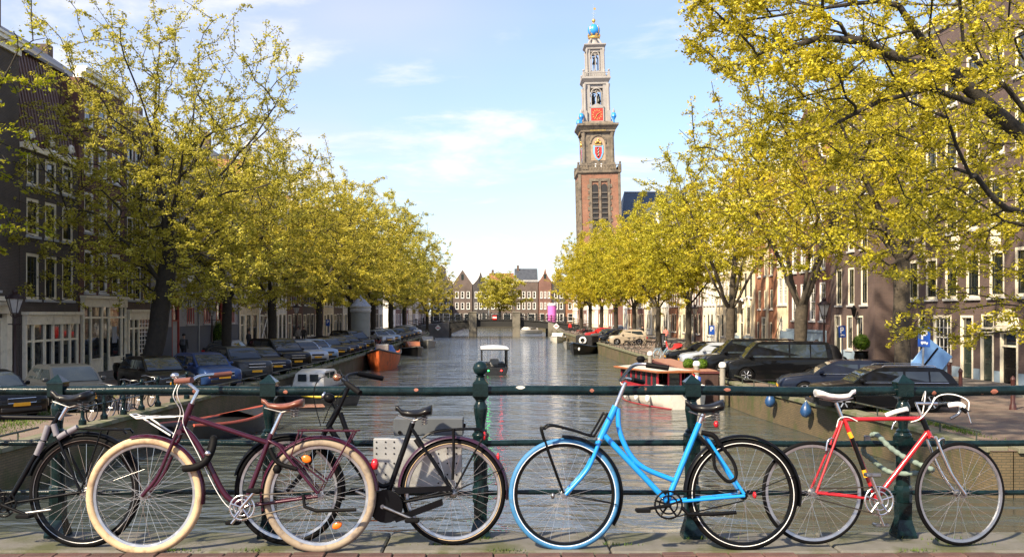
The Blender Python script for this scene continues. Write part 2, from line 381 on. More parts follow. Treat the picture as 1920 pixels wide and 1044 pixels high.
# low tubular rails on the quay edges
RAILP = M('rail_iron', (.045, .06, .05), .6, .3, var=.3, dirt=(.12, .09, .05), dscale=6)
def low_rail(x_of, y0, y1, label, zr=.34, step=2.0):
    t = thing('quay_rail', label, 'rail', (x_of(y0), y0, 0)); px_, py_ = x_of(y0), y0
    mb = MB(); n = int((y1 - y0) / 6)
    mb.tube([(x_of(y0 + (y1 - y0) * i / n) - px_, (y1 - y0) * i / n, zr) for i in range(n + 1)], .028, 6); mb.build('rail', RAILP, t, smooth=40)
    p = MB(); p.tube([(0, 0, .05), (0, 0, zr - .01)], .022, 6); pm = p.mesh('post', RAILP)
    y = y0 + .2
    while y < y1: inst('post', pm, t, (x_of(y) - px_, y - py_, 0)); y += step
    return t
low_rail(lambda y: XL(y) - .2, 37, 172, 'low rusty rail along the left quay edge beyond the tall fence')
low_rail(lambda y: XL(y) - .2, 18, 25.2, 'short low rail on the left quay edge before the fence', .3)
low_rail(lambda y: XRf(y) + .22, 24, 62, 'low iron rail on the mossy right quay edge beside the dark estate cars')
low_rail(lambda y: XRf(y) + .22, 67, 172, 'low iron rail along the right quay edge beside the beige car and bikes')
# ---- the bridge the viewer stands on
KERB = M('kerb_granite', (.125, .12, .105), .82, var=.18, vs=5, bump=.004, bs=60, dirt=(.06, .065, .025), dscale=2.2, dlo=.46, dhi=.63)
CLINK = M('clinker_brick', (.085, .042, .036), .8, var=.25, vs=9, bump=.003, bs=70, rnd=.28, dirt=(.09, .06, .05), dscale=7)
bd = MB(); bd.bx(-30, 30, -8, 6.76, .75, 1.63)
deck = struct('bridge_deck', bd, M('deck_mortar', (.11, .10, .085), .95, var=.3, vs=20, bump=.004, bs=90))
pm_ = [MB().cbx(.004, .206, .004, .100, 0, .066 + .003 * i, .006).mesh('paver', CLINK) for i in range(3)]
rr = random.Random(3)
for r_ in range(4):
    for k in range(36):
        inst('paver', rr.choice(pm_), deck, (-3.6 + .21 * k + (.105 if r_ % 2 else 0), 6.098 - .104 * r_, 1.632 + rr.uniform(-.003, .003)), (rr.uniform(-.01, .01), rr.uniform(-.01, .01), rr.uniform(-.012, .012)))
bd = MB(); bd.bx(-30, 30, -8, 5.78, 1.635, 1.694); struct('bridge_road', bd, Brick('road_clinker', (.25, .115, .085), (.18, .09, .07), (.08, .07, .06), .21, .104, .008, flat=True))
for k in range(7):
    b = MB(); b.cbx(.006, 1.434, 0, .54, 0, .078 + .004 * (k % 2), .012); b.build('kerb_stone', KERB, deck, (-5.05 + 1.44 * k, 6.205, 1.63), (rr.uniform(-.006, .006), 0, 0))
# moss and weeds in the kerb joints
GRASS = Leaf('grass_blades', (.05, .10, .01), (.09, .16, .015), (.16, .19, .03), .3)
def blades(name, label, spots, n, h, seed, w=.012):
    r = np.random.default_rng(seed); idx = r.integers(0, len(spots), n); sp_ = np.array(spots)[idx]
    base = np.c_[sp_[:, 0] + r.normal(0, 1, n) * sp_[:, 2], sp_[:, 1] + r.normal(0, 1, n) * sp_[:, 3], sp_[:, 4]]
    a = r.uniform(0, 2 * PI, n); hh = h * r.uniform(.4, 1.2, n); ww = w
    d = np.c_[np.cos(a), np.sin(a), np.zeros(n)]; ln = np.c_[r.normal(0, .4, n) * hh, r.normal(0, .4, n) * hh, hh]
    v = np.stack([base - d * ww, base + d * ww, base + ln], 1).reshape(-1, 3)
    mb = MB(); me = bpy.data.meshes.new(name); me.from_pydata(v.tolist(), [], np.arange(3 * n).reshape(-1, 3).tolist()); me.materials.append(GRASS)
    o = inst(name, me); return tag(o, label, 'grass', kind='stuff')
blades('weeds', 'small green weeds in the joints of the bridge kerb', [(x, 6.2 + (i % 3) * .16, .07, .008, 1.712) for i, x in enumerate((-1.55, -.35, -.12, .05, .75, 1.4, 2.62, 3.0, -2.6, -2.0))] + [(-.2, 6.5, .07, .02, 1.712), (2.95, 6.5, .1, .02, 1.712)], 520, .024, 4, .003)
blades('grass', 'grass along both quay edges', [(-12.9 - .2 * i, 20 + 1.5 * i, .35, 1.2, .0) for i in range(14)] + [(13.3 + .8 * i, 23.8, .5, .12, .0) for i in range(8)] + [(12.6, 27 + 2 * i, .12, .8, .0) for i in range(10)] + [(-11.3, 42 + 5 * i, .15, 2.5, 0.) for i in range(14)] , 16000, .09, 5)
# ---- iron railing of the near bridge
IRON = M('railing_paint', (.0035, .013, .0145), .26, 0, var=.5, vs=14, bump=.0022, bs=60, coat=.3, spec=.15, dirt=(.16, .075, .05), dscale=9, dlo=.68, dhi=.71)
rail = thing('bridge_railing', 'dark green iron railing with turned posts along the near bridge edge', 'railing', (0, 6.6, 1.7))
def sq(mb, w0, w1, z0, z1):
    a, b = w0 / 2, w1 / 2
    mb.add([(-a,-a,z0),(a,-a,z0),(a,a,z0),(-a,a,z0),(-b,-b,z1),(b,-b,z1),(b,b,z1),(-b,b,z1)], [(0,3,2,1),(4,5,6,7),(0,1,5,4),(1,2,6,5),(2,3,7,6),(3,0,4,7)])
def post_mesh(ball):
    m = MB(); sq(m, .135, .135, 0, .03); sq(m, .135, .085, .03, .13); sq(m, .085, .088, .13, .245)
    m.lathe([(.05, .24), (.056, .25), (.058, .34), (.05, .355)], 8, a0=PI / 8)
    m.lathe([(.046, .35), (.047, .58)], 12)
    sq(m, .098, .098, .575, .68); m.lathe([(.055, .68), (.058, .69), (.054, .70), (.042, .71), (.046, .72), (.03, .735), (.031, .76), (.040, .82), (.046, .86), (.045, .885), (.034, .905), (.031, .915), (.036, .925), (.030, .935)], 14)
    sq(m, .07, .104, .93, .95); sq(m, .104, .104, .95, 1.035)
    if ball:
        sq(m, .104, .06, 1.035, 1.06); m.lathe([(.036, 1.055), (.026, 1.075), (.034, 1.09)], 12); m.ball((0, 0, 1.135), .05, 16, 12)
    else:
        sq(m, .112, .108, 1.035, 1.045); sq(m, .108, .004, 1.045, 1.095)
    return m.mesh('post', IRON, 38)
pmesh, bmesh_ = post_mesh(False), post_mesh(True)
for k in range(-3, 5):
    o = inst('post', bmesh_ if k == 0 else pmesh, rail, ((-34 / F) * 6.6 + 1.413 * k, 0, 0))
    if k == 0: o['label'] = 'post with a ball finial'
for z, r_ in ((.985, .033), (.635, .021), (.305, .017)):
    m = MB(); m.tube([(x, .004 * math.sin(x * 1.7 + z * 9), z + .004 * math.sin(x * 2) + .0025 * math.sin(x * 5.3 + z * 20)) for x in np.linspace(-5.2, 6, 60)], r_, 12); ro = m.build('rail', IRON, rail, smooth=50)
    if z > .9:                                                # droppings and bare primer where the paint has come off
        for k, (xc_, L_, a0, a1) in enumerate(((.145, .06, 20, 80), (-2.02, .035, 60, 140), (-1.42, .03, 70, 120), (.62, .03, 60, 110), (1.52, .045, 50, 100), (2.9, .03, 80, 140), (-.55, .03, 40, 90), (3.3, .05, 60, 130), (-2.7, .04, 90, 150))):
            q = MB(); rg_ = random.Random(k); na, nx_ = 7, 7; vs_ = []
            for i in range(nx_):
                x = xc_ + L_ * (i / (nx_ - 1) - .5); sh = math.sin(PI * (i + .4) / nx_) * rg_.uniform(.75, 1)
                for j in range(na):
                    a = RAD((a0 + a1) / 2 + (a1 - a0) * (j / (na - 1) - .5) * sh); vs_.append((x, -math.cos(PI - a) * .0345 * -1 if False else -.0347 * math.sin(a) + .004 * math.sin(x * 1.7 + z * 9), z + .004 * math.sin(x * 2) + .0025 * math.sin(x * 5.3 + z * 20) + .0347 * math.cos(a)))
            q.add(vs_, [(i * na + j, i * na + j + 1, (i + 1) * na + j + 1, (i + 1) * na + j) for i in range(nx_ - 1) for j in range(na - 1)])
            q.build('bird_dropping' if k == 0 else 'primer_patch', M('dropping_white', (.38, .37, .35), .8, var=.2, vs=40) if k == 0 else M('primer_red', (.24, .085, .055), .7, var=.3, vs=30), ro)
# ---- the far bridge
CONC = M('bridge_stone', (.17, .155, .125), .8, var=.2, vs=1.2, bump=.01, bs=8, dirt=(.08, .075, .06), dscale=.6)
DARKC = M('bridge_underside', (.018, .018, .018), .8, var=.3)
fb = thing('canal_bridge', 'low three-span bridge with stone piers crossing the canal ahead', 'bridge', (0, 184, 0))
top = lambda x: 2.15 - .0052 * x * x
m = MB(); xs = np.linspace(-17, 17, 35)
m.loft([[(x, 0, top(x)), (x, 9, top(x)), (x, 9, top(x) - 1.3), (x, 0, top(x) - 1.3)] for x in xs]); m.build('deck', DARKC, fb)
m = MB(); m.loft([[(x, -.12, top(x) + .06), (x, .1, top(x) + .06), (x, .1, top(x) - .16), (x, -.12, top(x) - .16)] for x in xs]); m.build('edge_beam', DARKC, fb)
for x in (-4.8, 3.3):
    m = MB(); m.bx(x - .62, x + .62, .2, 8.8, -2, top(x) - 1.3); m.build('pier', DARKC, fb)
    m = MB(); m.cbx(x - .72, x + .72, -.85, .18, -2, 3.35, .06); m.cbx(x - .8, x + .8, -.93, .26, 3.35, 3.6, .05); m.build('pillar', CONC, fb)
for s in (-1, 1):
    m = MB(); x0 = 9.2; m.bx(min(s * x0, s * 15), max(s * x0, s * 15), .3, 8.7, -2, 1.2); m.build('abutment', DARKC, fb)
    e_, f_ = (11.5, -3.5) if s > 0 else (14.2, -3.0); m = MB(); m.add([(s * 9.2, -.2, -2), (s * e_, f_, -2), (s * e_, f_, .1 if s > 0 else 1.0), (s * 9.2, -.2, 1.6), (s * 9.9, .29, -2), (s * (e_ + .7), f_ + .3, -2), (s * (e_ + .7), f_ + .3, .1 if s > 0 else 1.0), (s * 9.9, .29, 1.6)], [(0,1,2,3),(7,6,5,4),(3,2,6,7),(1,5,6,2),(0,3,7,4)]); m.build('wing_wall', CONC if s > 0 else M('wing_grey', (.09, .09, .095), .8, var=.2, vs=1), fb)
    m = MB(); x0, x1 = 17, 30; m.loft([[(s * x0, 0, top(17)), (s * x0, 9, top(17)), (s * x0, 9, -.2), (s * x0, 0, -.2)], [(s * x1, 0, .05), (s * x1, 9, .05), (s * x1, 9, -.2), (s * x1, 0, -.2)]]); m.build('ramp', PAVE, fb)
FIRON = M('far_rail_iron', (.008, .012, .013), .5, var=.2)
p = MB(); p.bx(-.09, .09, -.06, .06, 0, 1.12); p.bx(-.12, .12, -.09, .09, 1.12, 1.28); fp = p.mesh('railing_post', FIRON)
for k in range(23):
    x = -15.4 + 1.4 * k; inst('railing_post', fp, fb, (x, .0, top(x) + .06))
for z in (.12, .38, .72, 1.05):
    m = MB(); m.tube([(x, 0, top(x) + z + .06) for x in xs], .065, 6); m.build('railing_bar', FIRON, fb)
RED = M('sign_red', (.55, .02, .015), .5, var=.05); SWHITE = M('sign_white', (.8, .8, .78), .5, var=.03)
s = thing('no_entry_board', 'red and white striped board on the railing of the far bridge', 'sign', (-.75, 183.78, 2.5))
m = MB(); m.bx(-.38, .38, 0, .04, -.4, .4); m.build('board', RED, s); m = MB(); m.bx(-.36, .36, -.006, .002, -.12, .12); m.build('stripe', SWHITE, s)
for lab, x in (('white diamond board with a red mark on the far bridge left abutment', -11.2), ('white diamond board with a red mark on the far bridge right abutment', 10.6)):
    s = thing('waterway_sign', lab, 'sign', (x, 182.0 if x < 0 else 181.5, .6 if x < 0 else .9)); m = MB(); m.bx(-.4, .4, 0, .04, -.4, .4); m.build('board', SWHITE, s, rot=(0, PI / 4, 0))
    m = MB(); m.bx(-.3, .3, -.008, 0, -.08, .08); m.build('mark', RED, s)
# far embankment where the canal bends
BR_FARW = Brick('far_wall_brick', (.05, .045, .035), (.04, .035, .03), (.05, .05, .04))
mb = MB(); mb.bx(-60, 60, 299, 300.2, -3, .2); struct('far_embankment', mb, BR_FARW)
# ================================================================ trees
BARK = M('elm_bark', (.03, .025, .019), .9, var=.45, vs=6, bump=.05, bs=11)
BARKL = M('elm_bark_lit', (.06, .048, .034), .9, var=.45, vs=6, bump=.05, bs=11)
YEL = Leaf('spring_leaves_yellow', (.28, .24, .010), (.60, .495, .022), (.80, .675, .09), .48)
YGR = Leaf('spring_leaves_olive', (.26, .235, .016), (.585, .49, .05), (.785, .66, .13), .49)
GRN = Leaf('spring_leaves_green', (.26, .32, .010), (.42, .42, .015), (.60, .54, .05), .48)
def grow(seeds, targets, rng, seg=.55, wpath=.22, lift=.10):
    """branch skeleton: seed limbs, then every target point is reached from the cheapest node"""
    pos = []; par = []; plen = []
    for line, attach in seeds:
        prev = -1
        if attach is not None and pos:
            prev = int(np.argmin(np.linalg.norm(np.array(pos) - np.array(line[0]), axis=1)))
        pts = [np.array(p, float) for p in line]
        first = True
        for a, b in zip(pts[:-1], pts[1:]):
            n = max(1, int(np.linalg.norm(b - a) / seg))
            for i in range(n + 1):
                if i == 0 and (not first or prev >= 0): continue
                p = a + (b - a) * i / n; L = 0 if prev < 0 else plen[prev] + np.linalg.norm(p - pos[prev])
                pos.append(p + rng.normal(0, .02, 3)); par.append(prev); plen.append(L); prev = len(pos) - 1
            first = False
    root = pos[0]; fixed = len(pos)
    minz = root[2] + (max(p[2] for p in pos[:fixed]) - root[2]) * .2
    order = np.argsort(np.linalg.norm(targets - pos[fixed - 1], axis=1))
    cap = len(pos) + len(targets) * 14; A = np.zeros((cap, 3)); PL = np.zeros(cap); n = len(pos); A[:n] = pos; PL[:n] = plen
    ok = np.ones(cap, bool); ok[:n] = A[:n, 2] > minz
    for ti in order:
        t = targets[ti]; d = np.linalg.norm(A[:n] - t, axis=1)
        cost = d + wpath * PL[:n] + np.maximum(0, A[:n, 2] - t[2] - .3) * .25 + np.where(ok[:n], 0, 50)
        j = int(np.argmin(cost)); a = A[j].copy(); L = d[j]; k = max(1, int(L / seg))
        up = np.array([0, 0, 1.0]) * L * lift
        for i in range(1, k + 1):
            f = i / k; p = a + (t - a) * f + up * math.sin(PI * f) + rng.normal(0, .03, 3) * (1 if i < k else 0)
            if n >= cap: break
            A[n] = p; par.append(j); PL[n] = PL[j] + np.linalg.norm(p - A[j]); j = n; n += 1
    return A[:n], np.array(par), fixed
def tree_mesh(name, seeds, targets, trunk_r, rng, bark, leafmat, clumps, per, lsize, csig, tip=.008, expo=.62, droop=.0, leaf_keep=None, thin=.05):
    A, par, fixed = grow(seeds, targets, rng)
    n = len(A); cnt = np.zeros(n); has = np.zeros(n, bool)
    for i in range(n): 
        if par[i] >= 0: has[par[i]] = True
    cnt[~has] = 1
    for i in range(n - 1, 0, -1):
        if par[i] >= 0: cnt[par[i]] += cnt[i]
    rad = tip + (trunk_r - tip) * (cnt / cnt[0]) ** expo
    z0 = A[0, 2]; fl = np.clip(1 - (A[:, 2] - z0) / 1.2, 0, 1); isT = np.arange(n) < fixed
    rad = np.where(isT, rad * (1 + .45 * fl ** 2), rad)
    best = {}
    for i in range(1, n):
        p = par[i]
        if p >= 0 and (p not in best or cnt[i] > cnt[best[p]]): best[p] = i
    mb = MB(); started = [i for i in range(n) if par[i] < 0 or best.get(par[i]) != i]
    for s_ in started:
        ch = [s_]
        while ch[-1] in best: ch.append(best[ch[-1]])
        pts = [A[i] for i in ch]; rs = [float(rad[i]) for i in ch]
        if par[s_] >= 0: pts = [A[par[s_]]] + pts; rs = [min(float(rad[par[s_]]), rs[0] * 1.25)] + rs
        if len(pts) < 2: continue
        k = 10 if rs[0] > .16 else (6 if rs[0] > .05 else (4 if rs[0] > .02 else 3))
        mb.tube(pts, rs, k, cap=False)
    tm = bpy.data.meshes.new(name + '_trunk'); tm.from_pydata(mb.v, [], mb.f); tm.materials.append(bark)
    tm.polygons.foreach_set('use_smooth', [True] * len(tm.polygons)); tm.update()
    # leaf clumps on the thin twigs
    cand = np.where((rad < thin) & (np.arange(n) >= fixed))[0]
    w = 1.0 / (rad[cand] + .004); w /= w.sum()
    ci = rng.choice(cand, clumps, p=w)
    f = rng.random(clumps)[:, None]; pi_ = par[ci]; cen = A[ci] * f + A[pi_] * (1 - f) + rng.normal(0, csig * .7, (clumps, 3)); cen[:, 2] -= droop * rng.random(clumps)
    if leaf_keep is not None: cen = cen[leaf_keep(cen)]
    m = len(cen); nl = m * per
    off = rng.normal(0, csig, (nl, 3)); off[:, 2] *= .6
    c = np.repeat(cen, per, 0) + off
    ax = rng.normal(0, 1, (nl, 3)); ax[:, 2] *= .6; ax /= np.linalg.norm(ax, axis=1)[:, None]
    nn = rng.normal(0, 1, (nl, 3)); nn[:, 2] += .8; bx_ = np.cross(ax, nn); bx_ /= np.linalg.norm(bx_, axis=1)[:, None] + 1e-9
    sz = (lsize * rng.uniform(.45, 1.6, nl))[:, None]
    V = np.stack([c - ax * sz, c + bx_ * sz * .55 + ax * sz * .1, c + ax * sz, c - bx_ * sz * .55 + ax * sz * .1], 1).reshape(-1, 3)
    lm = bpy.data.meshes.new(name + '_crown'); lm.vertices.add(4 * nl); lm.loops.add(4 * nl); lm.polygons.add(nl)
    lm.vertices.foreach_set('co', V.ravel()); lm.loops.foreach_set('vertex_index', np.arange(4 * nl)); lm.polygons.foreach_set('loop_start', np.arange(nl) * 4)
    lm.materials.append(leafmat); lm.update(); lm.validate()
    return tm, lm
def blob(rng, n, c, r, shell=.55, zmin=None, flatb=.6):
    """points in an ellipsoid, denser to the outside, lower half squashed, outline made lumpy"""
    d = rng.normal(0, 1, (n, 3)); d /= np.linalg.norm(d, axis=1)[:, None]
    ph = rng.uniform(0, 6.28, 4); az = np.arctan2(d[:, 1], d[:, 0])
    lump = 1 + .13 * np.sin(3 * az + ph[0]) + .10 * np.sin(5 * az + 4 * d[:, 2] + ph[1]) + .08 * np.sin(7 * d[:, 2] + ph[2])
    q = d * (rng.random(n) ** (shell))[:, None] * lump[:, None] * np.array(r); q[:, 2] = np.where(q[:, 2] < 0, q[:, 2] * flatb, q[:, 2])
    p = q + np.array(c)
    return p if zmin is None else p[p[:, 2] > zmin]
def put_tree(meshes, label, loc, rz=0, scale=1, group=None, name='elm_tree'):
    t = thing(name, label, 'tree', loc, rz, group); t.scale = (scale, scale, scale)
    inst('trunk', meshes[0], t); inst('crown', meshes[1], t); return t
def vase(rng, H, fork, lean=(0, 0), limbs=5, spread=.55, top=.72):
    """trunk that forks into rising limbs"""
    lx, ly = lean; s = [([(0, 0, -.1), (lx * .4, ly * .4, fork * .5), (lx, ly, fork)], None)]
    for k in range(limbs):
        a = 2 * PI * (k + rng.uniform(-.25, .25)) / limbs; q = rng.uniform(.7, 1.15); h = H * top * rng.uniform(.8, 1.05)
        ex, ey = math.cos(a) * spread * H * .5 * q, math.sin(a) * spread * H * .5 * q
        s.append(([(lx, ly, fork - .2), (lx + ex * .35, ly + ey * .35, fork + (h - fork) * .36), (lx + ex * .75, ly + ey * .75, fork + (h - fork) * .72), (lx + ex, ly + ey, h)], 1))
    return s
def std_tree(name, seed, H, R_, leafmat, clumps, per, lsize, csig, fork=4.2, tr=.30, n=420, bark=BARK, zc=.60, low=.62, lean=(0, 0), thin=.05, cx=(0, 0), bare=-.6):
    g = np.random.default_rng(seed); s = vase(g, H, fork, lean)
    t = blob(g, n, (lean[0] + cx[0], lean[1] + cx[1], H * zc), (R_, R_, H * (1 - zc)), .5, fork + bare, low)
    return tree_mesh(name, s, t, tr, g, bark, leafmat, clumps, per, lsize, csig, thin=thin)
# left quay
g = np.random.default_rng(21); bx0, by0 = -16.6, 46.5
L = lambda u, v, d: tuple(at(u, v, 46.5 + d) - Vector((bx0, by0, 0)))
seeds = [([(0, 0, -.1), L(290, 640, 0), L(303, 560, 0), L(316, 480, 0), L(312, 420, 0)], None),
         ([L(312, 420, 0), L(300, 350, .3), L(298, 260, .6), L(300, 170, .8), L(312, 80, 1)], 1), ([L(298, 290, .3), L(262, 200, -.6), L(232, 140, -1.2), L(205, 80, -1.8)], 1),
         ([L(302, 340, .1), L(262, 262, 1.0), L(205, 250, 2.0), L(150, 262, 2.6)], 1), ([L(316, 470, 0), L(352, 380, -.6), L(395, 318, -1.4), L(450, 240, -2), L(480, 180, -2.4)], 1),
         ([L(316, 450, 0), L(345, 350, 1.4), L(385, 240, 2.4), L(400, 140, 3.2)], 1), ([L(310, 520, 0), L(395, 440, .8), L(480, 400, 1.8), L(545, 380, 2.4)], 1), ([L(306, 540, 0), L(250, 470, -.8), L(195, 440, -1.8)], 1), ([L(312, 430, 0), L(305, 330, -2.2), L(290, 240, -4)], 1), ([L(312, 480, 0), L(340, 410, 3), L(350, 330, 5)], 1)]
tg = np.vstack([blob(g, 1500, (.9, 0, 11.2), (7.0, 6.4, 7.3), .45, 4.4, .85), blob(g, 620, (.6, 0, 5.9), (6.8, 5.8, 2.9), .5, 3.3, .9)])
tL1 = tree_mesh('elm_a', seeds, tg, .44, g, BARK, YGR, 12500, 7, .054, .085, tip=.005, expo=.60, thin=.03)
put_tree(tL1, 'tall elm with a thick dark trunk before the grey house with red windows', (-16.6, 46.5, 0), 0.3, group='elms along the left quay')
tL0 = std_tree('elm_g', 5, 17, 5.6, GRN, 3600, 7, .07, .10, fork=4.5, tr=.34, n=900, zc=.52, low=.85)
put_tree(tL0, 'greener elm at the left edge of the view, hanging before the brown metal-clad house', (-22.3, 35.5, 0), 1.2, group='elms along the left quay')
tA = std_tree('elm_b', 33, 16.5, 7.0, YGR, 9200, 7, .064, .105, tr=.32, n=1100, zc=.55, low=.85)
tB = std_tree('elm_c', 34, 17.0, 7.2, YGR, 8600, 7, .073, .12, tr=.30, n=900, zc=.55, low=.85)
tC = std_tree('elm_d', 35, 16.0, 5.5, YEL, 8600, 7, .073, .115, tr=.27, n=900, zc=.55, low=.66)
tD = std_tree('elm_j', 38, 15.6, 5.8, YEL, 8600, 7, .073, .115, tr=.27, n=900, zc=.56, low=.66)
ORD = ['second', 'third', 'fourth', 'fifth', 'sixth', 'seventh', 'eighth', 'ninth', 'tenth', 'eleventh', 'twelfth']
for k, (d, x, tm, sc_, rz) in enumerate(((58, -16.0, tA, .92, 0), (71, -16.3, tA, .98, 2.1), (88, -16.0, tB, .98, .7), (104, -15.6, tB, 1.06, 2.9), (121, -15.4, tB, 1.14, 4.4), (139, -15.2, tA, 1.15, 5.1), (157, -15.0, tB, 1.02, 1.9), (174, -12.6, tA, .78, 3.4))):
    put_tree(tm, ORD[k - 1] + ' elm beyond the thick dark trunk, in the left quay row' if k else 'first elm behind the thick dark trunk, beside the compact dark-grey off-roader', (x, d, 0), rz, sc_, 'elms along the left quay')
# right quay
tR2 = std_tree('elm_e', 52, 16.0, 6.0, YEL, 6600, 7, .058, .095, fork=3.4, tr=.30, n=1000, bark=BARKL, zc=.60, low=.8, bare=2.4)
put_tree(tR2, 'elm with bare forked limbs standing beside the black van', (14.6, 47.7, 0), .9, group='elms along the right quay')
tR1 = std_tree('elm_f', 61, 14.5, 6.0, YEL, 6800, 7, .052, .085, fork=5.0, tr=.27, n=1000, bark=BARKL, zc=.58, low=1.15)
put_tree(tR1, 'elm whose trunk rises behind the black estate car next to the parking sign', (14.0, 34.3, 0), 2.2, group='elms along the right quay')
for k, (d, x, tm, sc_, rz) in enumerate(((63, 14.8, tR2, 1.0, 2.6), (78, 15.0, tC, .93, 2.0), (92, 14.9, tD, .88, 3.9), (107, 14.7, tC, .9, 5.2), (122, 14.5, tD, .97, 1.1), (137, 14.3, tC, 1.0, 2.7), (152, 14.1, tD, 1.02, 4.5), (166, 13.9, tC, .95, .4))):
    put_tree(tm, ORD[k + 1] + ' elm from the black estate car in the right quay row' if k else 'elm rising behind the second black van, third in the right quay row', (x, d, 0), rz, sc_, 'elms along the right quay')
# the great elm at the right edge, its trunk outside the frame, a thick limb reaching over the canal
g = np.random.default_rng(77); bx0, by0 = 14.2, 23.0
L = lambda u, v, d: tuple(at(u, v, d) - Vector((bx0, by0, 0)))
seeds = [([(0, 0, -.1), (.1, 0, 3.2), L(2040, 345, 22.6)], None),
         ([L(2040, 345, 22.6), L(1945, 275, 22.3), L(1855, 205, 22.0), L(1775, 130, 21.8), L(1715, 55, 21.6), L(1660, -40, 21.5), L(1600, -150, 21.5)], 1),
         ([L(1845, 195, 22), L(1740, 165, 21.6), L(1650, 190, 21.2), L(1560, 240, 20.8), L(1480, 262, 20.6)], 1),
         ([L(1780, 132, 21.8), L(1690, 115, 21.4), L(1620, 78, 21.1), L(1540, 75, 20.8), L(1470, 95, 20.6)], 1),
         ([L(1690, 10, 21.5), L(1600, 5, 21.2), L(1500, 22, 21), L(1400, 40, 20.8)], 1),
         ([L(2040, 345, 22.6), L(1990, 100, 23.5), L(1930, -160, 24)], 1), ([L(2040, 345, 22.6), L(2150, 100, 23), L(2250, -150, 23.5)], 1)]
def screen_blob(n, u0, u1, v0, v1, d0, d1):
    return np.array([L(g.uniform(u0, u1), g.uniform(v0, v1), g.uniform(d0, d1)) for _ in range(n)])
tg = np.vstack([screen_blob(560, 1340, 1960, -140, 160, 18.5, 25), screen_blob(200, 1275, 1560, -20, 140, 19.5, 22.5), screen_blob(220, 1400, 1780, 100, 330, 19.5, 23), screen_blob(260, 1680, 2060, 120, 440, 20, 25), screen_blob(200, 1660, 2010, 380, 650, 22, 27), screen_blob(90, 1960, 2400, -200, 300, 20, 27)])
tR0 = tree_mesh('elm_h', seeds, tg, .30, g, BARK, YEL, 11500, 7, .035, .060, tip=.0035, expo=.62, thin=.02)
put_tree(tR0, 'great elm at the right edge, its thick black limb reaching over the canal', (bx0, by0, 0), group='elms along the right quay')
# small elm on the far quay, in front of the end houses
tF = std_tree('elm_i', 91, 15.5, 8.0, YGR, 2600, 7, .2, .3, fork=4, tr=.35, n=260, zc=.55, low=.8)
put_tree(tF, 'lone elm beyond the far bridge before the gabled end houses', (0.4, 285, 0), 0, 1.0)
# ================================================================ houses
BR_DARK = Brick('brick_dark_brown', (.085, .062, .055), (.062, .047, .044), (.10, .09, .08), ms=.012)
BR_RED = Brick('brick_wine_red', (.17, .058, .045), (.12, .045, .04), (.10, .075, .065), ms=.012)
BR_BRN = Brick('brick_brown', (.15, .09, .065), (.11, .07, .055), (.10, .085, .07), ms=.012)
BR_PUR = Brick('brick_purple_brown', (.118, .074, .066), (.085, .055, .052), (.12, .095, .088), ms=.012)
BR_ORG = Brick('brick_orange', (.36, .125, .055), (.28, .10, .05), (.22, .15, .10), ms=.012)
BR_ROSE = Brick('brick_rose', (.22, .095, .075), (.17, .075, .06), (.16, .11, .09), ms=.012)
PL_GREY = M('plaster_grey', (.33, .32, .325), .85, var=.08, vs=1.2, bump=.003, bs=40, dirt=(.25, .24, .24), dscale=.7)
PL_DGREY = M('plaster_dark_grey', (.10, .11, .135), .8, var=.12, vs=2, bump=.003, bs=40)
PL_CREAM = M('plaster_cream', (.76, .65, .46), .8, var=.08, vs=1, dirt=(.42, .35, .25), dscale=.8, dlo=.52, dhi=.72)
PL_WHITE = M('plaster_white', (.78, .75, .69), .8, var=.06, vs=1, dirt=(.45, .44, .42), dscale=.8, dlo=.52, dhi=.72)
BLUEG = M('blue_grey_paint', (.27, .36, .45), .6, var=.1)
REDP = M('red_paint', (.30, .035, .03), .45, var=.15)
PINKP = M('rose_red_paint', (.36, .06, .07), .5, var=.15)
DOORG = M('dark_green_door', (.012, .03, .024), .3, var=.2, coat=.3)
METALB = M('brown_metal_cladding', (.14, .082, .072), .5, .25, var=.12, vs=1)
SILL = M('sill_stone', (.45, .46, .48), .7, var=.1)
IRONB = M('balcony_iron', (.015, .016, .018), .5)
WCACHE = {}
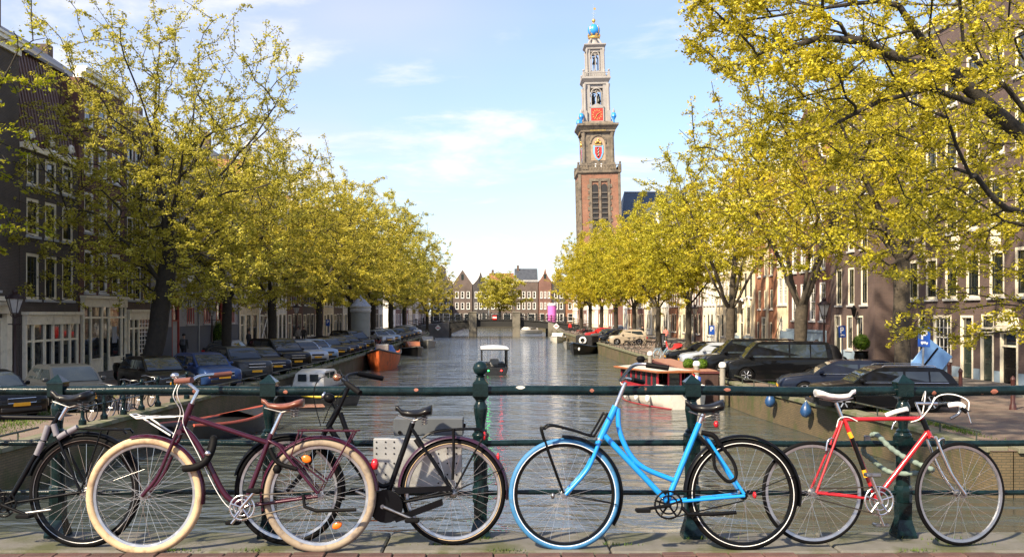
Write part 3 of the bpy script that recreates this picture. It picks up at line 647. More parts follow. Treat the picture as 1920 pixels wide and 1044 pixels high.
def win_meshes(w, h, nx, ny, fm, sm, ft, mid):
    k = (round(w, 2), round(h, 2), nx, ny, fm.name, sm.name, ft, mid)
    if k in WCACHE: return WCACHE[k]
    f = MB(); f.bx(0, ft, .015, .15, 0, h); f.bx(w - ft, w, .015, .15, 0, h); f.bx(ft, w - ft, .02, .15, 0, ft * .8); f.bx(ft, w - ft, .02, .15, h - ft, h)
    s = MB(); a = .05; x0, x1, z0, z1 = ft, w - ft, ft * .8, h - ft
    s.bx(x0, x0 + a, .06, .13, z0, z1); s.bx(x1 - a, x1, .06, .13, z0, z1); s.bx(x0 + a, x1 - a, .062, .13, z0, z0 + a); s.bx(x0 + a, x1 - a, .062, .13, z1 - a, z1)
    zm = z0 + (z1 - z0) * mid
    if mid > 0: s.bx(x0 + a, x1 - a, .05, .13, zm - a * .6, zm + a * .6)
    b = .022 if nx * ny > 6 else .03
    for i in range(1, nx):
        xx = x0 + (x1 - x0) * i / nx; s.bx(xx - b / 2, xx + b / 2, .07, .12, z0 + a, z1 - a)
    for i in range(1, ny):
        zi = z0 + (z1 - z0) * i / ny
        if mid > 0 and abs(zi - zm) < .12: continue
        s.bx(x0 + a, x1 - a, .072, .12, zi - b / 2, zi + b / 2)
    p = MB(); p.bx(x0 + .01, x1 - .01, .10, .115, z0 + .01, zm - .005 if mid > 0 else z1 - .01)
    q = MB(); q.bx(x0 + .01, x1 - .01, .095, .11, zm + .005, z1 - .01)
    l = MB(); l.bx(-.08, w + .08, -.10, .05, -.11, -.003)
    WCACHE[k] = (f.mesh('window', fm), s.mesh('sash', sm), p.mesh('pane', GLASS), q.mesh('pane', GLASS) if mid > 0 else None, l.mesh('sill', SILL))
    return WCACHE[k]
def window(root, x, z, w, h, nx=1, ny=2, fm=None, sm=None, ft=.10, mid=.55, sill=True, y=0):
    m = win_meshes(w, h, nx, ny, fm or CREAM, sm or DARKSASH, ft, mid)
    o = inst('window', m[0], root, (x, y, z)); inst('sash', m[1], o); inst('pane', m[2], o)
    if m[3]: inst('pane', m[3], o)
    if sill: inst('sill', m[4], o)
    return o
def door(root, x, z, w, h, dm=None, fm=None, light=.5, ft=.11):
    f = MB(); f.bx(0, ft, -.03, .15, 0, h); f.bx(w - ft, w, -.03, .15, 0, h); f.bx(ft, w - ft, -.025, .15, h - ft, h)
    zt = h - ft - light
    if light > 0: f.bx(ft, w - ft, 0, .15, zt - .08, zt)
    o = f.build('door', fm or CREAM, root, (x, 0, z))
    d = MB(); d.bx(ft, w - ft, .08, .14, .02, zt - (.08 if light > 0 else 0))
    for (a, b) in ((.12, .42), (.5, .92)):
        hh = zt - .1; d.cbx(ft + .1, w - ft - .1, .055, .085, hh * a, hh * b, .012)
    d.build('leaf', dm or DOORG, o)
    k = MB(); k.ball((w - ft - .12, .05, zt * .46), .03, 8, 6); k.build('knob', CHROME, o)
    if light > 0: p = MB(); p.bx(ft, w - ft, .09, .10, zt, h - ft); p.build('pane', GLASS, o)
    return o
def wall_front(mb, W, z0, H, holes, dep=.16):
    xs = sorted({0, W, *[a for h in holes for a in h[:2]]}); zs = sorted({z0, H, *[a for h in holes for a in h[2:4]]})
    for i in range(len(xs) - 1):
        j = 0
        while j < len(zs) - 1:
            cx = (xs[i] + xs[i + 1]) / 2
            def hole(jj):
                cz = (zs[jj] + zs[jj + 1]) / 2; return any(h[0] < cx < h[1] and h[2] < cz < h[3] for h in holes)
            if hole(j): j += 1; continue
            k = j
            while k < len(zs) - 1 and not hole(k): k += 1
            mb.add([(xs[i], 0, zs[j]), (xs[i + 1], 0, zs[j]), (xs[i + 1], 0, zs[k]), (xs[i], 0, zs[k])], [(0, 1, 2, 3)]); j = k
    for (a, b, c, d) in [h[:4] for h in holes]:
        mb.add([(a, 0, c), (b, 0, c), (b, 0, d), (a, 0, d), (a, dep, c), (b, dep, c), (b, dep, d), (a, dep, d)], [(0, 4, 5, 1), (1, 5, 6, 2), (2, 6, 7, 3), (3, 7, 4, 0)])
def house(label, side, y0, y1, H, wm, floors, ground=None, roof='cornice', depth=11, X=None, name='canal_house', gapfix=.02, hm=3.5, trim=None, plinth=None, gable='neck', roofmat=None, skip=()):
    W = y1 - y0 - gapfix
    if side == 'L': loc, rz = (X if X is not None else FL, y0, 0), PI / 2
    elif side == 'R': loc, rz = (X if X is not None else FR, y1, 0), -PI / 2
    else: loc, rz = (y0, X, 0), 0
    t = thing(name, label, 'house', loc, rz); holes = []; wins = []
    trim = trim or CREAM
    for fl in floors:
        z0, z1, n, ww = fl[:4]; o = dict(fl[4]) if len(fl) > 4 else {}
        mg = o.pop('mg', None)
        gap = (W - n * ww) / (n + 1) if mg is None else None
        for k in range(n):
            x = gap + k * (ww + gap) if mg is None else mg + k * (W - 2 * mg - ww) / max(1, n - 1)
            holes.append((x, x + ww, z0, z1)); wins.append((x, z0, ww, z1 - z0, o))
    doors = []
    for g_ in (ground or []):
        kind, x, z0, w, h, o = g_; holes.append((x, x + w, z0, z0 + h)); (doors if kind == 'door' else wins).append((x, z0, w, h, o))
    mb = MB(); wall_front(mb, W, 0, H, holes)
    mb.add([(0, 0, 0), (0, depth, 0), (0, depth, H), (0, 0, H)], [(0, 1, 2, 3)]); mb.add([(W, 0, 0), (W, depth, 0), (W, depth, H), (W, 0, H)], [(0, 1, 2, 3)])
    mb.add([(0, depth, 0), (W, depth, 0), (W, depth, H), (0, depth, H)], [(0, 1, 2, 3)]); mb.add([(0, .155, 0), (W, .155, 0), (W, .155, H), (0, .155, H)], [(0, 1, 2, 3)])
    mb.build('wall', wm, t)
    for (x, z, w, h, o) in wins: window(t, x, z, w, h, **o)
    for (x, z, w, h, o) in doors: door(t, x, z, w, h, **o)
    if plinth: m = MB(); m.bx(0, W, -.035, -.002, 0, plinth[0]); 
    if roof == 'cornice':
        m = MB(); m.bx(-.0, W, -.12, .3, H, H + .28); m.bx(-.0, W, -.34, .32, H + .28, H + .46); m.bx(0, W, -.42, .34, H + .46, H + .56); m.build('cornice', trim, t)
        r_ = MB(); r_.loft([[(0, .36, H + .02), (0, depth / 2, H + hm), (0, depth, H + .02)], [(W, .36, H + .02), (W, depth / 2, H + hm), (W, depth, H + .02)]]); rf = r_.build('roof', roofmat or SLATE, t)
        c = MB(); c.bx(W * .1, W * .1 + .7, depth * .42, depth * .42 + .9, H + hm * .6, H + hm + 1.0); c.build('chimney', BR_BRN, rf)
    elif roof == 'mansard':
        m = MB(); m.add([(0, .0, H), (W, .0, H), (W, .9, H + hm), (0, .9, H + hm), (0, depth, H), (W, depth, H), (W, depth, H + hm), (0, depth, H + hm)], [(0, 1, 2, 3), (3, 2, 6, 7), (0, 3, 7, 4), (1, 5, 6, 2), (4, 7, 6, 5)])
        rf = m.build('roof', roofmat or METALB, t)
        rb = MB(); rb.add([(-.02, -.05, 0), (.02, -.05, 0), (.02, .0, 0), (-.02, .0, 0), (-.02, .85, hm), (.02, .85, hm), (.02, .9, hm), (-.02, .9, hm)], [(0,1,5,4),(1,2,6,5),(3,0,4,7),(4,5,6,7)]); rbm = rb.mesh('rib', roofmat or METALB)
        for k in range(int(W / .32)): inst('rib', rbm, rf, (.16 + .32 * k, 0, H))
        e = MB(); e.bx(0, W, .7, 1.1, H + hm, H + hm + .14); e.build('ridge_cap', M('dark_cap', (.05, .04, .04), .5), rf)
    elif roof == 'gable':
        if gable == 'neck': poly = [(0, H), (W, H), (W, H + .35), (W * .80, H + .7), (W * .72, H + hm * .55), (W * .70, H + hm * .86), (W * .74, H + hm * .9), (W * .5, H + hm * 1.22), (W * .26, H + hm * .9), (W * .30, H + hm * .86), (W * .28, H + hm * .55), (W * .2, H + .7), (0, H + .35)]
        elif gable == 'bell': poly = [(0, H), (W, H), (W, H + .3)] + [(W * (.5 + .5 * (1 - f) ** 1.8 * .9 + .05), H + .3 + hm * f) for f in (.15, .3, .45, .6, .75, .9)] + [(W * .5, H + hm * 1.25)] + [(W * (.5 - .5 * (1 - f) ** 1.8 * .9 - .05), H + .3 + hm * f) for f in (.9, .75, .6, .45, .3, .15)] + [(0, H + .3)]
        else: poly = [(0, H), (W, H), (W * .5, H + hm)]
        m = MB(); m.prism(poly, .0, .28); gb_ = m.build('gable', wm, t)
        e = MB(); pp = poly[2:] if gable != 'tri' else [(W, H), (W * .5, H + hm), (0, H)]
        e.tube([(p[0], .1, p[1] + .05) for p in pp], .11, 6); e.build('gable_coping', trim, gb_)
        wn_ = MB(); wn_.cbx(W * .5 - .4, W * .5 + .4, -.03, .02, H + hm * .28, H + hm * .68, .02); wn_.build('hatch', DARKSASH, gb_)
        r_ = MB(); r_.loft([[(0, .29, H), (W / 2, .29, H + hm * .82), (W, .29, H)], [(0, depth, H), (W / 2, depth, H + hm * .82), (W, depth, H)]]); r_.build('roof', roofmat or TILE, t)
    if roof != 'gable' and roof != 'cornice':
        m = MB(); m.bx(0, W, -.14, .1, H - .14, H + .1); m.build('cornice', trim, t)
    return t
def part(t, name, mat, fn, **k):
    m = MB(); fn(m); return m.build(name, mat, t, **k)
dL = lambda u: -FL * F / (U0 - u)
dR = lambda u: FR * F / (u - U0)
STD = dict(nx=2, ny=2, mid=.6)
# ---- left row
hA = house('dark brick house with white stone portals at the left edge of the street', 'L', 33, dL(36), 14.6, BR_DARK,
     [(4.2, 6.1, 3, 1.3, STD), (7.0, 8.9, 3, 1.3, STD), (9.8, 11.6, 3, 1.3, STD), (12.3, 13.7, 3, 1.2, STD)],
     [('door', 7.8, .12, 1.5, 2.9, dict(light=.7)), ('w', 4.2, .6, 2.0, 2.4, STD), ('w', .9, .6, 2.0, 2.4, STD)], trim=WHITE)
part(hA, 'portal', CREAM, lambda m: (m.bx(7.35, 7.78, -.22, -.002, 0, 3.2), m.bx(9.32, 9.75, -.22, -.002, 0, 3.2), m.bx(7.2, 9.9, -.34, -.002, 3.2, 3.55), m.bx(7.0, 10.0, -.45, -.002, 3.55, 3.7)))
part(hA, 'stone_course', CREAM, lambda m: m.bx(0, 10.7, -.05, -.002, 3.75, 3.95))
def shopfront(t, W, x0, x1, zt, bays, doors=(), stall=.75, transom=2.4, lattice=(), fm=None, parts_=True):
    """cream timber shopfront: posts, rails, fascia; panes and doors are pieces of it"""
    fm = fm or CREAM; m = MB(); y0, y1 = -.16, -.004
    xs = [x0 + (x1 - x0) * b for b in bays]
    for x in xs: m.bx(x - .08, x + .08, y0, y1, .12, zt - .45)
    m.bx(x0 - .08, x1 + .08, y0 - .07, y1, zt - .45, zt); m.bx(x0 - .16, x1 + .16, y0 - .2, y1, zt, zt + .14)
    for a, b in zip(xs[:-1], xs[1:]): m.bx(a + .08, b - .08, y0 + .03, y1, transom - .05, transom + .05)
    s = m.build('shopfront', fm, t)
    for i, (a, b) in enumerate(zip(xs[:-1], xs[1:])):
        d = i in doors; z0 = .14 if d else stall
        g_ = MB(); g_.bx(a + .08, b - .08, -.075, -.06, transom + .05, zt - .45); g_.build('pane', GLASS, s)
        if i in lattice:
            q = MB(); n = 4
            for k in range(1, n): xx = a + .08 + (b - a - .16) * k / n; q.bx(xx - .02, xx + .02, -.12, -.08, stall, zt - .46)
            for k in range(1, 8): z = stall + (zt - .46 - stall) * k / 8; q.bx(a + .08, b - .08, -.118, -.082, z - .02, z + .02)
            q.build('lattice', WHITE, s)
        if d:
            q = MB(); q.bx(a + .08, b - .08, -.09, -.05, .14, transom - .05); q.cbx(a + .2, b - .2, -.105, -.085, .3, .95, .01); q.build('shop_door', DOORG, s)
            q = MB(); q.bx(a + .22, b - .22, -.098, -.088, 1.1, transom - .25); q.build('pane', GLASS, s)
        else:
            q = MB(); q.bx(a + .08, b - .08, -.075, -.06, stall, transom - .05); q.build('pane', GLASS, s)
            q = MB(); q.bx(a + .08, b - .08, -.10, -.02, .12, stall - .02); q.build('stall_riser', BLACKP if (i % 2 == 0) else fm, s)
            q = MB(); q.bx(a + .06, b - .06, -.18, -.02, stall - .06, stall); q.build('shop_sill', fm, s)
    return s
hB = house('dark brown brick house with ribbed brown metal top and a cream shopfront', 'L', dL(37), dL(147), 10.75, BR_DARK,
     [(3.85, 5.95, 3, 1.25, dict(nx=2, ny=2, mid=.62, ft=.14)), (6.75, 8.45, 3, 1.2, dict(nx=1, ny=2, ft=.14)), (9.05, 10.45, 3, 1.15, dict(nx=1, ny=2, ft=.13))], roof='mansard', hm=4.6, trim=CREAM)
shopfront(hB, 6, .3, 5.7, 3.15, (0, .13, .34, .50, .68, .84, 1), doors=(0, 4), stall=.7, transom=1.95)
for x in (.9, 3.0, 5.1):
    m = MB(); sp_ = [(x + (.30 - .045 * k) * math.cos(k * .8), -.06, 11.25 + (.34 - .05 * k) * math.sin(k * .8)) for k in range(7)]; m.tube(sp_, .09, 6); m.ball((x, -.06, 11.25), .12, 8, 6); m.tube([(x - .45, -.06, 10.95), (x, -.07, 10.85), (x + .45, -.06, 10.95)], .10, 6); m.build('scroll_ornament', WHITE, hB, smooth=50)
hC = house('wine red brick house with tall white windows above a cream shopfront', 'L', dL(148), dL(234), 15.2, BR_RED,
     [(4.3, 6.5, 3, 1.15, dict(nx=1, ny=2, fm=WHITE, sm=WHITE)), (7.4, 9.5, 3, 1.15, dict(nx=1, ny=2, fm=WHITE, sm=WHITE)), (10.4, 12.1, 3, 1.15, dict(nx=1, ny=2, fm=WHITE, sm=WHITE)), (12.9, 14.4, 3, 1.1, dict(nx=1, ny=2, fm=WHITE, sm=WHITE))], trim=WHITE)
shopfront(hC, 6, .25, 5.9, 4.0, (0, .16, .42, .58, .9, 1), doors=(0, 2), stall=.85, transom=3.0)
part(hC, 'poster', M('poster_print', (.55, .58, .62), .6, var=.5, vs=3, col2=(.15, .2, .3)), lambda m: m.bx(4.1, 4.75, -.088, -.079, 1.6, 2.5))
hD = house('brown brick house with a white lattice shop window', 'L', dL(235), dL(282), 14.2, BR_BRN,
     [(4.0, 6.0, 3, .95, dict(nx=1, ny=2, fm=WHITE)), (6.8, 8.8, 3, .95, dict(nx=1, ny=2, fm=WHITE)), (9.6, 11.4, 3, .95, dict(nx=1, ny=2, fm=WHITE)), (12.0, 13.4, 3, .9, dict(nx=1, ny=2, fm=WHITE))], trim=WHITE)
shopfront(hD, 4, .2, 3.9, 3.3, (0, .2, .42, 1), doors=(0, 1), stall=.9, transom=2.35, lattice=(2,))
def red_house(label, y0, y1):
    W = y1 - y0; n = 2
    t = house(label, 'L', y0, y1, 13.6, PL_GREY, [(6.6, 8.8, 4, 1.1, dict(nx=2, ny=1, mid=0, fm=WHITE, sm=WHITE)), (9.8, 12.0, 4, 1.1, dict(nx=2, ny=1, mid=0, fm=WHITE, sm=WHITE))],
              [('door', W * .40, .12, 1.5, 4.3, dict(dm=M('grey_door', (.3, .31, .33), .5), fm=REDP, light=1.5, ft=.14))] + [('w', x, 2.5, 1.5, 2.9, dict(nx=3, ny=1, mid=0, fm=WHITE, sm=WHITE)) for x in (W * .10, W * .72)], trim=WHITE, roofmat=SLATE)
    part(t, 'plinth', PL_DGREY, lambda m: (m.bx(0, W * .40 - .02, -.03, -.003, .12, 2.35), m.bx(W * .40 + 1.52, W - .02, -.03, -.003, .12, 2.35)))
    for x in (W * .10, W * .72):
        part(t, 'window_guard', PINKP, lambda m: [m.bx(x + .05, x + 1.45, -.06, -.02, z, z + .06) for z in (2.45, 3.55)] + [m.bx(x + .05 + q * .225, x + .05 + q * .225 + .16, -.05, -.025, 2.5, 3.55) for q in (0, 2, 4, 6)])
        part(t, 'awning', WHITE, lambda m: m.add([(x - .1, -.02, 5.9), (x + 1.6, -.02, 5.9), (x + 1.6, -.25, 5.2), (x - .1, -.25, 5.2)], [(0, 1, 2, 3)]))
    part(t, 'drain_pipe', ZINC, lambda m: m.tube([(W - .15, -.08, .12), (W - .15, -.08, 13.5)], .06, 8))
    return t
red_house('grey plastered house with red door beside the thick elm trunk', dL(283), dL(372))
red_house('grey plastered house with red door behind the dark off-roader', dL(373), dL(447))
LMATS = [(PL_CREAM, 'cream plastered'), (BR_BRN, 'brown brick'), (PL_WHITE, 'white plastered'), (BR_RED, 'wine red brick'), (BR_DARK, 'dark brick'), (BR_ROSE, 'rose brick')]
y = dL(448); rh = random.Random(9); k = 0
while y < 178:
    w = rh.uniform(5.6, 8.2); mt, nm = LMATS[k % 6]; H = rh.uniform(12.5, 15.5); n = 3
    house('%s house with %s roof, %s past the grey plastered pair on the left' % (nm, ('gabled', 'slate', 'cornice-edged')[k % 3], ['first'] [0] if k == 0 else ORD[min(k - 1, 10)]) if k < 12 else '%s house at the far end of the left row' % nm, 'L', y, y + w, H, mt,
          [(4.1, 6.2, n, w * .17, dict(nx=1, ny=2, fm=WHITE)), (7.2, 9.2, n, w * .17, dict(nx=1, ny=2, fm=WHITE)), (10.0, 11.8, n, w * .16, dict(nx=1, ny=2, fm=WHITE))],
          [('door', w * .06, .12, w * .2, 3.0, dict(light=.7)), ('w', w * .36, .7, w * .24, 2.5, dict(nx=2, ny=2)), ('w', w * .68, .7, w * .24, 2.5, dict(nx=2, ny=2))],
          roof=('gable', 'cornice', 'cornice')[k % 3], gable=('neck', 'bell')[k % 2], hm=3.4, trim=WHITE if k % 2 else CREAM)
    y += w; k += 1
# ---- right row
hRA = house('large purple brown brick house with cream door surrounds at the right', 'R', 38.5, dR(1690), 17.6, BR_PUR,
      [(3.95, 6.1, 7, 1.35, dict(nx=2, ny=2, ft=.16, mid=.6)), (7.2, 9.4, 7, 1.35, dict(nx=2, ny=2, ft=.16, mid=.6)), (10.4, 12.5, 7, 1.35, dict(nx=2, ny=2, ft=.16, mid=.6)), (13.5, 15.5, 7, 1.3, dict(nx=2, ny=2, ft=.16, mid=.6))],
      [('w', 2.2, .95, .9, 2.2, dict(nx=1, ny=2)), ('w', 4.0, .9, 2.1, 2.25, dict(nx=4, ny=4, fm=CREAM, sm=WHITE, mid=.5, ft=.16)), ('door', 7.1, .12, 1.25, 3.0, dict(light=1.1)), ('door', 9.1, .12, 1.2, 2.2, dict(light=0)), ('w', 9.1, 2.5, 1.2, .7, dict(nx=1, ny=1, mid=0)), ('door', 10.9, .12, 1.5, 2.3, dict(light=.5, dm=BLACKP)), ('w', 13.4, .95, 1.4, 2.2, dict(nx=2, ny=2))], trim=CREAM)
part(hRA, 'stone_plinth', BLUEG, lambda m: [m.bx(a, b, -.05, -.003, .12, .62) for a, b in ((0, 3.9), (6.25, 7.0), (8.45, 9.0), (10.4, 10.85), (12.5, 16.5))])
def fan(m):
    m.lathe([(1.12, 0), (1.1, .12), (.9, .3), (.55, .42), (0, .46)], 24, (14.55, -.02, 3.3), 'y', 1, 1)
m = MB(); m.prism([(11.65 + .86 * math.cos(a), 2.66 + .74 * math.sin(a)) for a in np.linspace(0, PI, 14)], -.16, -.004); m.bx(10.65, 12.65, -.26, -.003, 2.44, 2.64); m.build('fanlight_hood', CREAM, hRA, smooth=30)
part(hRA, 'cream_band', CREAM, lambda m: m.bx(8.9, 10.5, -.1, -.003, 2.33, 2.47))
for x in (2.7, 6.6, 10.5, 14.4): part(hRA, 'stone_panel', CREAM, lambda m: m.cbx(x - .45, x + .45, -.05, -.002, 6.25, 7.0, .02))
hRB = house('narrow dark brick house with three close-set cream windows beside the alley', 'R', dR(1640), dR(1557), 16.2, BR_PUR,
      [(3.75, 6.15, 3, 1.12, dict(nx=1, ny=2, ft=.13)), (7.2, 9.6, 3, 1.12, dict(nx=1, ny=2, ft=.13)), (10.6, 12.7, 3, 1.12, dict(nx=1, ny=2, ft=.13)), (13.5, 15.2, 3, 1.1, dict(nx=1, ny=2, ft=.13))],
      [('w', 3.1, .9, 1.1, 2.2, dict(nx=1, ny=2, ft=.13)), ('w', 4.9, .9, 1.1, 2.2, dict(nx=1, ny=2, ft=.13)), ('door', .9, .12, 1.2, 3.0, dict(light=.6))], trim=CREAM)
part(hRB, 'stone_plinth', BLUEG, lambda m: m.bx(2.2, 6.6, -.05, -.003, .12, .85))
wRB = dR(1557) - dR(1640); m = MB(); m.bx(wRB + .03, wRB + 3.85, 3.0, 9, 0, 14.5); g_ = m.build('alley_infill', BR_DARK, hRB)
m = MB(); m.bx(wRB + .9, wRB + 2.6, 2.9, 2.98, .12, 2.9); m.build('alley_door', BLACKP, hRB)
hRC = house('red brick gabled house with tall white windows above a pale blue stoop', 'R', dR(1556), dR(1478), 13.4, BR_RED,
      [(2.7, 5.4, 4, 1.25, dict(nx=2, ny=4, fm=WHITE, sm=WHITE, mid=.5)), (6.3, 8.8, 4, 1.2, dict(nx=2, ny=4, fm=WHITE, sm=WHITE, mid=.5)), (9.7, 11.8, 4, 1.2, dict(nx=2, ny=3, fm=WHITE, sm=WHITE, mid=.5))], roof='gable', gable='neck', hm=4.2, trim=WHITE)
part(hRC, 'stone_base', BLUEG, lambda m: (m.bx(0, 9, -.12, -.003, .12, 1.9), m.bx(0, 9, -.2, -.003, 1.9, 2.05)))
for k in range(6): part(hRC, 'stoop_step', BLUEG, lambda m: m.bx(1.2 + .3 * k, 1.5 + .3 * k, -1.4, -.205, .12, .12 + .3 * (k + 1)))
part(hRC, 'stoop_railing', IRONB, lambda m: (m.tube([(1.2, -1.38, 1.3), (3.0, -1.38, 3.0)], .03, 6), [m.tube([(1.3 + .42 * k, -1.38, .12), (1.3 + .42 * k, -1.38, 1.4 + .4 * k)], .02, 6) for k in range(5)]))
hRD = house('cream plastered house with white sash windows left of the red gabled one', 'R', dR(1477), dR(1457), 14.2, PL_CREAM,
      [(3.9, 6.1, 2, 1.1, dict(nx=2, ny=3, fm=WHITE, sm=WHITE)), (7.0, 9.2, 2, 1.1, dict(nx=2, ny=3, fm=WHITE, sm=WHITE)), (10.0, 12, 2, 1.1, dict(nx=2, ny=3, fm=WHITE, sm=WHITE))], [('w', .5, .9, 1.1, 1.9, dict(nx=2, ny=3, fm=WHITE, sm=WHITE))])
hRE = house('bright orange brick house with cream bands', 'R', dR(1456), dR(1416), 15.0, BR_ORG,
      [(3.6, 5.2, 3, .8, dict(nx=1, ny=2)), (6.4, 8.2, 3, .8, dict(nx=1, ny=2)), (9.4, 11.2, 3, .8, dict(nx=1, ny=2)), (12.2, 13.8, 3, .8, dict(nx=1, ny=2))], [('door', 2.2, .12, 1.2, 2.8, dict(light=.5)), ('w', .6, .9, .7, 1.6, dict(nx=1, ny=2)), ('w', 4.6, .9, .7, 1.6, dict(nx=1, ny=2))])
part(hRE, 'cream_pilaster', PL_CREAM, lambda m: m.bx(3.55, 4.3, -.04, -.003, .12, 14.9))
hRF = house('cream stuccoed house with round-arched ground floor and blue-grey base', 'R', dR(1415), dR(1372), 14.6, PL_CREAM,
      [(4.6, 7.0, 4, 1.1, dict(nx=2, ny=2)), (8.0, 10.2, 4, 1.1, dict(nx=2, ny=2)), (11.2, 13, 4, 1.1, dict(nx=2, ny=2))], [('door', 3.2, .12, 1.4, 3.6, dict(light=1.2, dm=BLACKP)), ('w', .9, 1.3, 1.3, 2.6, dict(nx=2, ny=2)), ('w', 5.6, 1.3, 1.3, 2.6, dict(nx=2, ny=2))])
part(hRF, 'blue_grey_base', BLUEG, lambda m: (m.bx(0, 3.1, -.05, -.003, .12, 1.15), m.bx(4.7, 8, -.05, -.003, .12, 1.15)))
for x in (1.55, 3.9, 6.25):
    m = MB(); m.torus((x, -.05, 3.72 if x == 3.9 else 3.9), .82, .09, 16, 6, 'y', 0, PI); m.build('arch', PL_WHITE, hRF, smooth=50)
part(hRF, 'balcony', IRONB, lambda m: (m.bx(2.9, 4.9, -.8, -.004, 4.25, 4.35), [m.bx(2.92 + .2 * q, 2.95 + .2 * q, -.79, -.76, 4.35, 5.2) for q in range(10)], m.bx(2.9, 4.9, -.8, -.75, 5.2, 5.25)))
RM = [(PL_CREAM, 'cream plastered'), (PL_WHITE, 'white plastered'), (BR_ROSE, 'rose brick'), (PL_CREAM, 'pale cream plastered'), (BR_ORG, 'orange brick'), (PL_WHITE, 'white stuccoed')]
y = dR(1371); k = 0
while y < 178:
    w = rh.uniform(6.0, 8.5); mt, nm = RM[k % 6]; H = rh.uniform(13.0, 15.5)
    house('%s house with %s front, %s beyond the arched stuccoed house on the right' % (nm, ('gabled', 'cornice', 'cornice')[k % 3], 'first' if k == 0 else ORD[min(k - 1, 10)]) if k < 12 else '%s house at the far end of the right row' % nm, 'R', y, y + w, H, mt,
          [(4.1, 6.4, 4, w * .13, dict(nx=2, ny=3, fm=WHITE, sm=WHITE)), (7.2, 9.4, 4, w * .13, dict(nx=2, ny=3, fm=WHITE, sm=WHITE)), (10.2, 12, 4, w * .13, dict(nx=2, ny=3, fm=WHITE, sm=WHITE))],
          [('door', w * .06, .12, w * .18, 3.0, dict(light=.7)), ('w', w * .34, .9, w * .18, 2.3, dict(nx=2, ny=2)), ('w', w * .60, .9, w * .18, 2.3, dict(nx=2, ny=2))],
          roof=('gable', 'cornice', 'cornice')[k % 3], gable=('bell', 'neck')[k % 2], hm=3.4, trim=WHITE if k % 2 else CREAM, roofmat=TILE if k % 3 == 0 else SLATE)
    y += w; k += 1
# ---- houses closing the view where the canal bends, and the rows seen over the bridge
FW = dict(nx=1, ny=2, fm=WHITE, sm=WHITE, ft=.14)
def far_house(label, x0, x1, H, mt, n, roof, gb='neck', hm=4.0, rm=None, X=306):
    W = x1 - x0
    return house(label, 'F', x0, x1, H, mt, [(z, z + 2.1, n, W / n * .52, FW) for z in (4.6, 8.0, 11.2) if z + 2.1 < H - .3], [('w', W * .1, .9, W * .32, 2.4, FW), ('w', W * .56, .9, W * .32, 2.4, FW)], roof=roof, gable=gb, hm=hm, X=X, trim=WHITE, roofmat=rm)
BR_FAR = Brick('brick_pale_brown', (.125, .088, .075), (.10, .074, .065), (.12, .10, .09)); BR_FAR2 = Brick('brick_pale_dark', (.06, .054, .056), (.05, .046, .048), (.07, .065, .065))
far_house('brown brick end house with four window columns and slate roof beside the lone elm', 5.0, 12.2, 13.0, BR_FAR, 4, 'cornice', hm=4.4)
far_house('tall pinkish brick end house with a white necked gable', 12.4, 16.4, 13.0, BR_ROSE, 3, 'gable', 'bell', 3.6)
far_house('dark narrow end house with a black gable', 16.6, 20.6, 12.6, BR_FAR2, 2, 'gable', 'neck', 4.0)
far_house('red end house with orange tile roof and chimney', 20.8, 27, 12.4, BR_ORG, 3, 'gable', 'tri', 4.6)
far_house('grey-brown end house hidden behind the lone elm', -3.0, 4.8, 12.0, BR_FAR, 4, 'cornice', hm=4.0, rm=TILE)
far_house('dark end house with white windows left of the lone elm', -8.0, -3.2, 12.0, BR_FAR2, 3, 'gable', 'bell', 3.4)
far_house('end house with a pointed orange gable at the left of the lone elm', -14.2, -8.2, 12.4, BR_FAR, 3, 'gable', 'tri', 4.4)
far_house('tall dark end house at the left end of the closing row', -21, -14.4, 13.0, BR_FAR2, 3, 'gable', 'neck', 4.4)

for side, x_ in (('L', FL), ('R', FR)):
    y = 194; k = 0
    while y < 300:
        w = rh.uniform(8.5, 11); mt, nm = (LMATS if side == 'L' else RM)[(k + 2) % 6]; H = rh.uniform(12.5, 15)
        house('%s house, %s past the far bridge on the %s' % (nm, 'first' if k == 0 else ORD[min(k - 1, 10)], 'left' if side == 'L' else 'right'), side, y, y + w, H, mt, [(4.2, 6.4, 4, w * .13, FW), (7.8, 9.9, 4, w * .13, FW)], [('w', w * .2, .8, w * .2, 2.4, FW), ('w', w * .6, .8, w * .2, 2.4, FW)], roof=('cornice', 'gable')[k % 2], hm=3.2, trim=WHITE)
        y += w; k += 1
# ================================================================ church tower and church
TBR = Brick('tower_brick', (.31, .135, .085), (.24, .11, .072), (.20, .14, .10), .9, .35, .05, stain=(.27, .13, .085), bump=.02)
TST = M('tower_dark_stone', (.175, .145, .11), .85, var=.3, vs=.8, bump=.04, bs=2.5, dirt=(.08, .07, .06), dscale=.7)
TWH = M('tower_pale_stone', (.31, .295, .285), .7, var=.14, vs=.8, dirt=(.32, .30, .28), dscale=.9, dlo=.5, dhi=.68)
TGO = M('tower_gold', (.80, .50, .14), .3, .8, var=.1, vs=3)
TBL = M('crown_blue', (.03, .26, .72), .35, var=.1, vs=1)
LOUV = M('louvre_dark', (.02, .02, .022), .7)
TD = 267.0; TX = (1126.5 - U0) / F * TD
tw = thing('church_tower', 'tall brick and stone church tower with red clock and blue imperial crown', 'tower', (TX, TD, 0)); tw.rotation_euler = (0, RAD(-1.35), 0); tw.scale = (.96, .96, 1)
zt = lambda v: ZC + (V0 - v) / F * TD
HW = 5.6
def blk(m, w, z0, z1, w1=None): 
    a, b = w / 2, (w1 or w) / 2
    m.add([(-a,-a,z0),(a,-a,z0),(a,a,z0),(-a,a,z0),(-b,-b,z1),(b,-b,z1),(b,b,z1),(-b,b,z1)], [(0,3,2,1),(4,5,6,7),(0,1,5,4),(1,2,6,5),(2,3,7,6),(3,0,4,7)])
